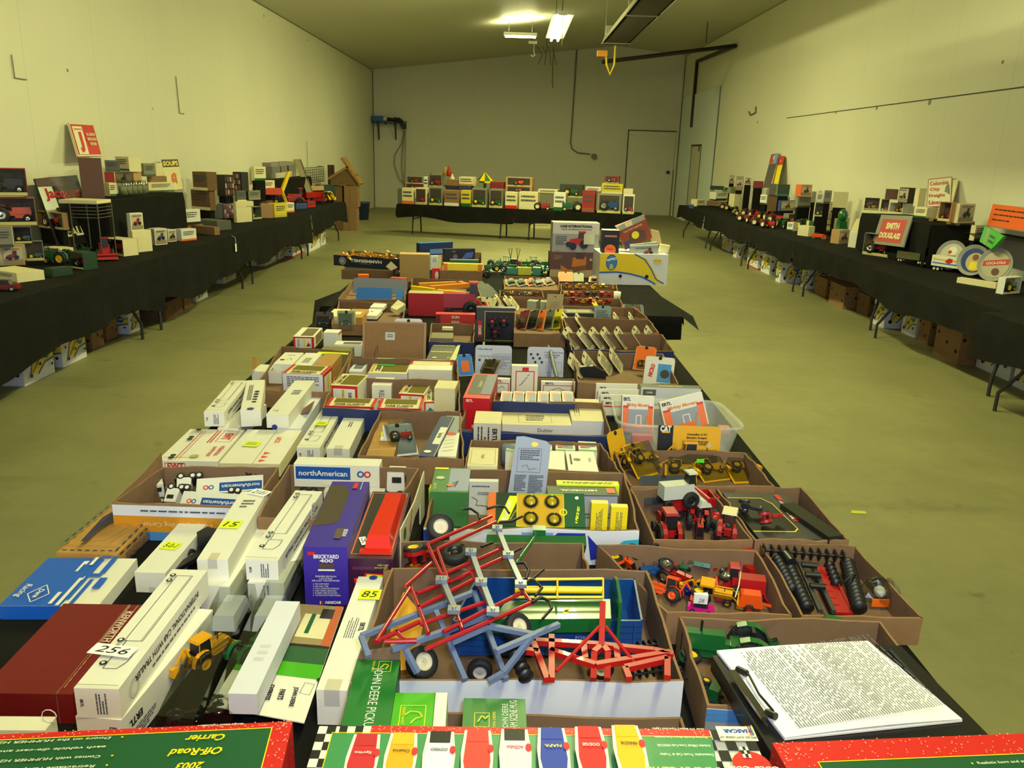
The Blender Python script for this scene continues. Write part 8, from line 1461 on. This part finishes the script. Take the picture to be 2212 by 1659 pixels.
toy('toy_tanker_truck',p_semi(TBLK,CHR),'chrome and black toy tanker truck on a blue base, right wall tables','toy truck',P(1972,568,ZRT+.03),.36,yaw=-60)
m=M(); q=P(1972,568,ZRT); m.hexa(*[[q+V((-.08,.19,z)),q+V((-.02,-.20,z)),q+V((.10,-.18,z)),q+V((.04,.21,z))] for z in (.003,.024)],C(40,90,170)); T(m.build('blue_tray'),'blue tray strip under the chrome tanker truck','tray')
sign([(2116,522),(2142,538),(2168,510),(2128,488)],x=4.40,lean=.03,d=.03,mt=C(60,170,50),fn=lambda f:(f.rect(0,0,1,1,C(60,170,50)),f.rect(.3,0,.5,1,C(140,150,120)),f.lines(.6,.2,.95,.8,2,C(30,80,30),3)),lb='bright green pack with grey stripe tilted against the nearest right riser',nm='toy_pack',cat='pack')
m=M(); q=PX(1821,466,4.50); m.sphere(q+Z*.0,.09,TGRN,14,10,(.7,1,1)); m.box(q.x-.05,q.x+.05,q.y-.06,q.y+.06,ZRT+.002,q.z-.07,TGRN); T(m.build('green_bank'),'round green tin beside the tall cream box on the right wall tables','tin')
for i,(u,v,cm,L,yw) in enumerate(((1596,466,TYEL,.28,0),(1617,468,TRED,.34,-50),(1632,472,TRED,.36,-70),(1650,474,TGRN,.3,-60),(1664,478,TRED,.38,-80),(1676,482,TRED,.36,-50),(1690,492,TGRN,.34,-90),(1745,462,TGRN,.4,-60),(1578,455,TGRN,.3,-40),(1567,452,TRED,.3,-20),(1607,478,TRED,.3,-30),(1624,483,TRED,.3,-80),(1641,488,TRED,.32,-40),(1660,493,TRED,.32,-60),(1706,486,TRED,.3,-20),(1722,494,TORG,.28,-60))):
    toy('toy_tractor',p_tractor(cm,TYEL if cm is TGRN else CRM,'seat',lugs=0),['yellow toy tractor left of the red ones','leftmost red toy tractor with cream hubs','red toy tractor, second of the bright red ones','green toy tractor between red ones','large red toy tractor, near the blue pack','red toy tractor right of the large red one','green toy tractor with yellow hub at the table edge','green toy tractor with large yellow hub before the cream window box','small green toy tractor left of the tall cream box foot','small red toy tractor at the far end','front row red toy tractor, leftmost','front row red toy tractor, second','front row red toy tractor, third','front row red toy tractor, fourth','red toy tractor just left of the white and orange box','small orange toy tractor beside the white and orange box'][i]+RW,'toy tractor',PT(u,v,'R'),L*.8,yaw=yw,merge=True)
toy('toy_truck',p_semi(TGRN,mat('toy_dark_green',(16,46,38),.4)),'dark green toy truck on the white box at the far right end','toy truck',PY(1553,414,P(1546,431,ZRT+.15).y+.1),.4,yaw=-30,merge=True)
toy('toy_truck',p_semi(TORG,TORG),'small orange toy truck at the right table edge','toy truck',P(1770,516,ZRT),.22,yaw=-50,merge=True)
m=M(); m.bar(PX(1843,508,4.35),PX(1859,474,4.45),.10,CRM,.02); T(m.build('slim_pack'),'slim cream pack leaning left of the dark tray, right wall tables','pack')
b=S_('R',2066,2150,2160,624,612,0,'c','p','long flat tray edge in front of the white semi truck',where=RW)
# ---------------- back table goods
def S3(X0,X1,Y1,Y0,back,col,kind,lab,tc=None):
    ul,ur,vb,vt=800+X0/3.352,800+X1/3.352,340+Y1/3.352,340+Y0/3.352; uc=(ul+ur)/2; a=(X0-180)/(1940-180)
    base=BKC+dbx*(LB*a)+nbx*(.08 if not back else .42); z=ZBT+.001
    pa=solve(ul,base,dbx); pb=solve(ur,base,dbx); pm=(pa+pb)/2; z0=zat(pm,vb); 
    if not back: z0=z
    elif back==1: z0=max(z,z0)
    zt=zat(pm,vt); col=CC.get(col,col); b=Box(rectc(pa,pb,.24),z0,max(zt,z0+.05),m=col,eps=.003); F=b.f('front')
    if kind=='w': F.rect(.08,.16,.92,.92,C(60,50,44)); F.rect(0,0,1,.12,C(200,190,120))
    if kind=='s': F.rect(0,0,1,.2,tc or RED); F.lines(.1,.4,.9,.85,2,INK,2)
    if kind=='w':
        ob=b.done('window_box',lab+BW,'box'); n=(pb-pa).normalized(); bb=M(); L=min((pb-pa).length*.75,(b.z1-b.z0)*1.1); cen=(pa+pb)/2; cen.z=b.z0+(b.z1-b.z0)*.16
        for _,mm in p_tractor(tc,TYEL if tc is TGRN else CHR,'seat',lugs=0): off=len(bb.v); bb.v+=[cen+n*(x.x*L)+Z*(x.z*L)+nbx*(-.03+x.y*L*.15) for x in mm.v]; bb.f+=[tuple(off+i for i in q) for q in mm.f]; bb.mi+=[bb._mi(mm.ms[k]) for k in mm.mi]; bb.sm+=mm.sm
        child(bb,'packed_toy',ob)
    else: b.done('toy_box',lab+BW,'box')
for r in [(198,228,265,225,0,'G','p','narrow grey box at the left end'),(230,310,272,222,0,'c','s','cream and orange box',ORG),(325,405,272,220,0,'c','w','small window box with red toy',TRED),(425,520,275,215,0,'g','w','green and cream window box',TGRN),(535,640,280,240,0,'k','s','tan box with white top',WB),(655,725,285,240,0,'y','s','yellow box',TGRN),(735,840,290,225,0,'g','w','grey window box with a green tractor, left of the pair',TGRN),(860,955,290,230,0,'g','w','grey window box with a green tractor, right of the pair',TGRN),(975,1060,300,252,0,'c','s','cream box with red corner',RED),(1075,1210,302,250,0,'c','s','long cream box',CRM),(1325,1410,310,255,0,'w','s','white and green box',TGRN),(1530,1620,318,240,0,'r','s','dull red box',C(150,70,50)),(1640,1810,325,265,0,'g','w','low window box with a blue toy',TBLU),(1825,1905,335,270,0,'w','w','white window box with a red toy at the right end',TRED),
(260,385,235,190,1,'r','w','lower red window box at the left',TRED),(260,385,190,137,1,'g','w','upper red window box at the left',TRED),(386,416,235,140,1,'w','s','narrow blue and white box',BLU),(422,520,215,122,1,'g','w','tall window box with a red tractor',TRED),(550,635,205,160,1,'k','p','plain tan box'),(640,742,205,142,1,'c','s','cream box left of the striped canopy',C(180,120,60)),(535,640,242,205,1,'n','s','dark box with white letters',WB),(640,725,242,207,1,'b','s','blue and red box',RED),(862,960,235,177,1,'r','s','dark red box',C(90,20,20)),(975,1165,210,145,1,'t','w','wide window box with an orange toy, upper',TORG),(975,1165,252,212,1,'t','w','wide window box with an orange toy, lower',TORG),(1210,1350,265,232,1,'c','s','cream low box behind the red tractor',TGRN),(1365,1530,290,197,1,'v','w','dark green framed window box',TGRN),(1550,1660,250,215,1,'w','s','white box with red print',RED),(1665,1815,265,190,1,'y','s','yellow and white box',CRM),(1682,1785,187,135,2,'r','w','red box, highest at the right',TRED),(1822,1890,268,228,1,'c','p','cream box behind the right end box')]: S3(*r)
def onb(X,Y,off=.2): a=(X-180)/(1760); p=BKC+dbx*(LB*a)+nbx*off; return V((p.x,p.y,ZBT))
toy('toy_tractor',p_tractor(TRED,CRM,'seat',lugs=0),'red toy tractor on the back tables right of the long cream box','toy tractor',onb(1250,0,.15),.30,yaw=-10)
toy('toy_tractor',p_tractor(TGRN,CRM,'seat',lugs=0),'green toy tractor with white hubs on the back tables','toy tractor',onb(1465,0,.15),.38,yaw=185)
q=onb(800,0,.45); zc2=zat(q,340+170/3.352); zt2_=zat(q,340+105/3.352); m=M(); k=8; R_=.17
for i in range(k):
    a0=2*math.pi*i/k;a1=2*math.pi*(i+1)/k; p0=V((q.x+R_*math.cos(a0),q.y+R_*math.sin(a0),zc2));p1=V((q.x+R_*math.cos(a1),q.y+R_*math.sin(a1),zc2)); m.add([p0,p1,V((q.x,q.y,zt2_))],[(0,1,2)],TYEL if i%2 else TGRN); m.add([p0-Z*.04,p1-Z*.04,p1,p0],[(0,1,2,3)],TGRN if i%2 else TYEL)
m.tube([(q.x,q.y,ZBT),(q.x,q.y,zc2)],.03,TGRN,8); T(m.build('toy_umbrella'),'toy umbrella with yellow and green panels on the back tables','toy umbrella')
for i,(X,h,cm,lb) in enumerate(((380,.12,TBLK,'small dark statuette behind the blue and white box'),(490,.16,C(170,130,60),'round brown knob shaped toy on the tall window box'),(522,.22,C(170,40,30),'small red and white figure shaped bottle'),(545,.14,CRM,'small cream bottle'))):
    q=onb(X,0,.5); z=zat(q,340+(150,118,130,165)[i]/3.352); m=M(); lathe(m,V((q.x,q.y,max(z-.02,ZBT))),Z,[(.001,0),(.05,0),(.05,h*.5),(.02,h*.8),(.02,h),(.001,h)],cm,12); T(m.build('small_bottle'),lb+BW,'bottle')
q=P(1168,493,0); b=Box(rectc(P(1146,493,0),P(1192,494,0),.4),0,zat(P(1146,493,0),472),m=CRM); b.f('front').lines(.2,.2,.8,.8,3,GRY,2); b.done('cardboard_box','pale box on the floor under the back tables')

# stepped blocks under black cloth that lift the rear rows of goods
def over(a,b_):
    ax=[p.x for p in a];ay=[p.y for p in a];bx=[p.x for p in b_];by=[p.y for p in b_]; return min(max(ax),max(bx))-max(min(ax),min(bx))>.03 and min(max(ay),max(by))-max(min(ay),min(by))>.03
grp={}
for k,(sd,f4,z,zt,g) in enumerate(FOOT):
    if sd not in 'LR' or g<.025: continue
    z0=ZLT if sd=='L' else ZRT; rr=rl if sd=='L' else q2; cy=sum(p.y for p in f4)/4
    if rr[2]-.1<cy<rr[3]+.1 and z>rr[4]-.06: continue
    base=z0+.003
    for j,(s2,f2,_,zt2,_g) in enumerate(FOOT):
        if j!=k and s2==sd and zt2<z+.05 and over(f4,f2): base=max(base,zt2+.002)
    if z-base<.02: continue
    grp.setdefault((sd,0 if cy<7.2 else 1 if cy<9.6 else 2 if cy<11.2 else 3 if cy<13.4 else 4),[]).append((f4,base,z-.002))
for (sd,gi),L_ in grp.items():
    for f4,za,zb in L_:
        m=M(); ce=(f4[0]+f4[1]+f4[2]+f4[3])/4; q=[ce.lerp(p,.86) for p in f4]
        if (q[1]-q[0]).cross(q[3]-q[0]).z<0: q=q[::-1]
        m.hexa([V((p.x,p.y,za)) for p in q],[V((p.x,p.y,zb)) for p in q],CLOTH)
        g='black covered blocks lifting goods, %s wall, %s stretch'%('left' if sd=='L' else 'right',['nearest','second','third','fourth','farthest'][gi]); T(m.build('display_riser'),g.replace('blocks','block'),'riser',g)
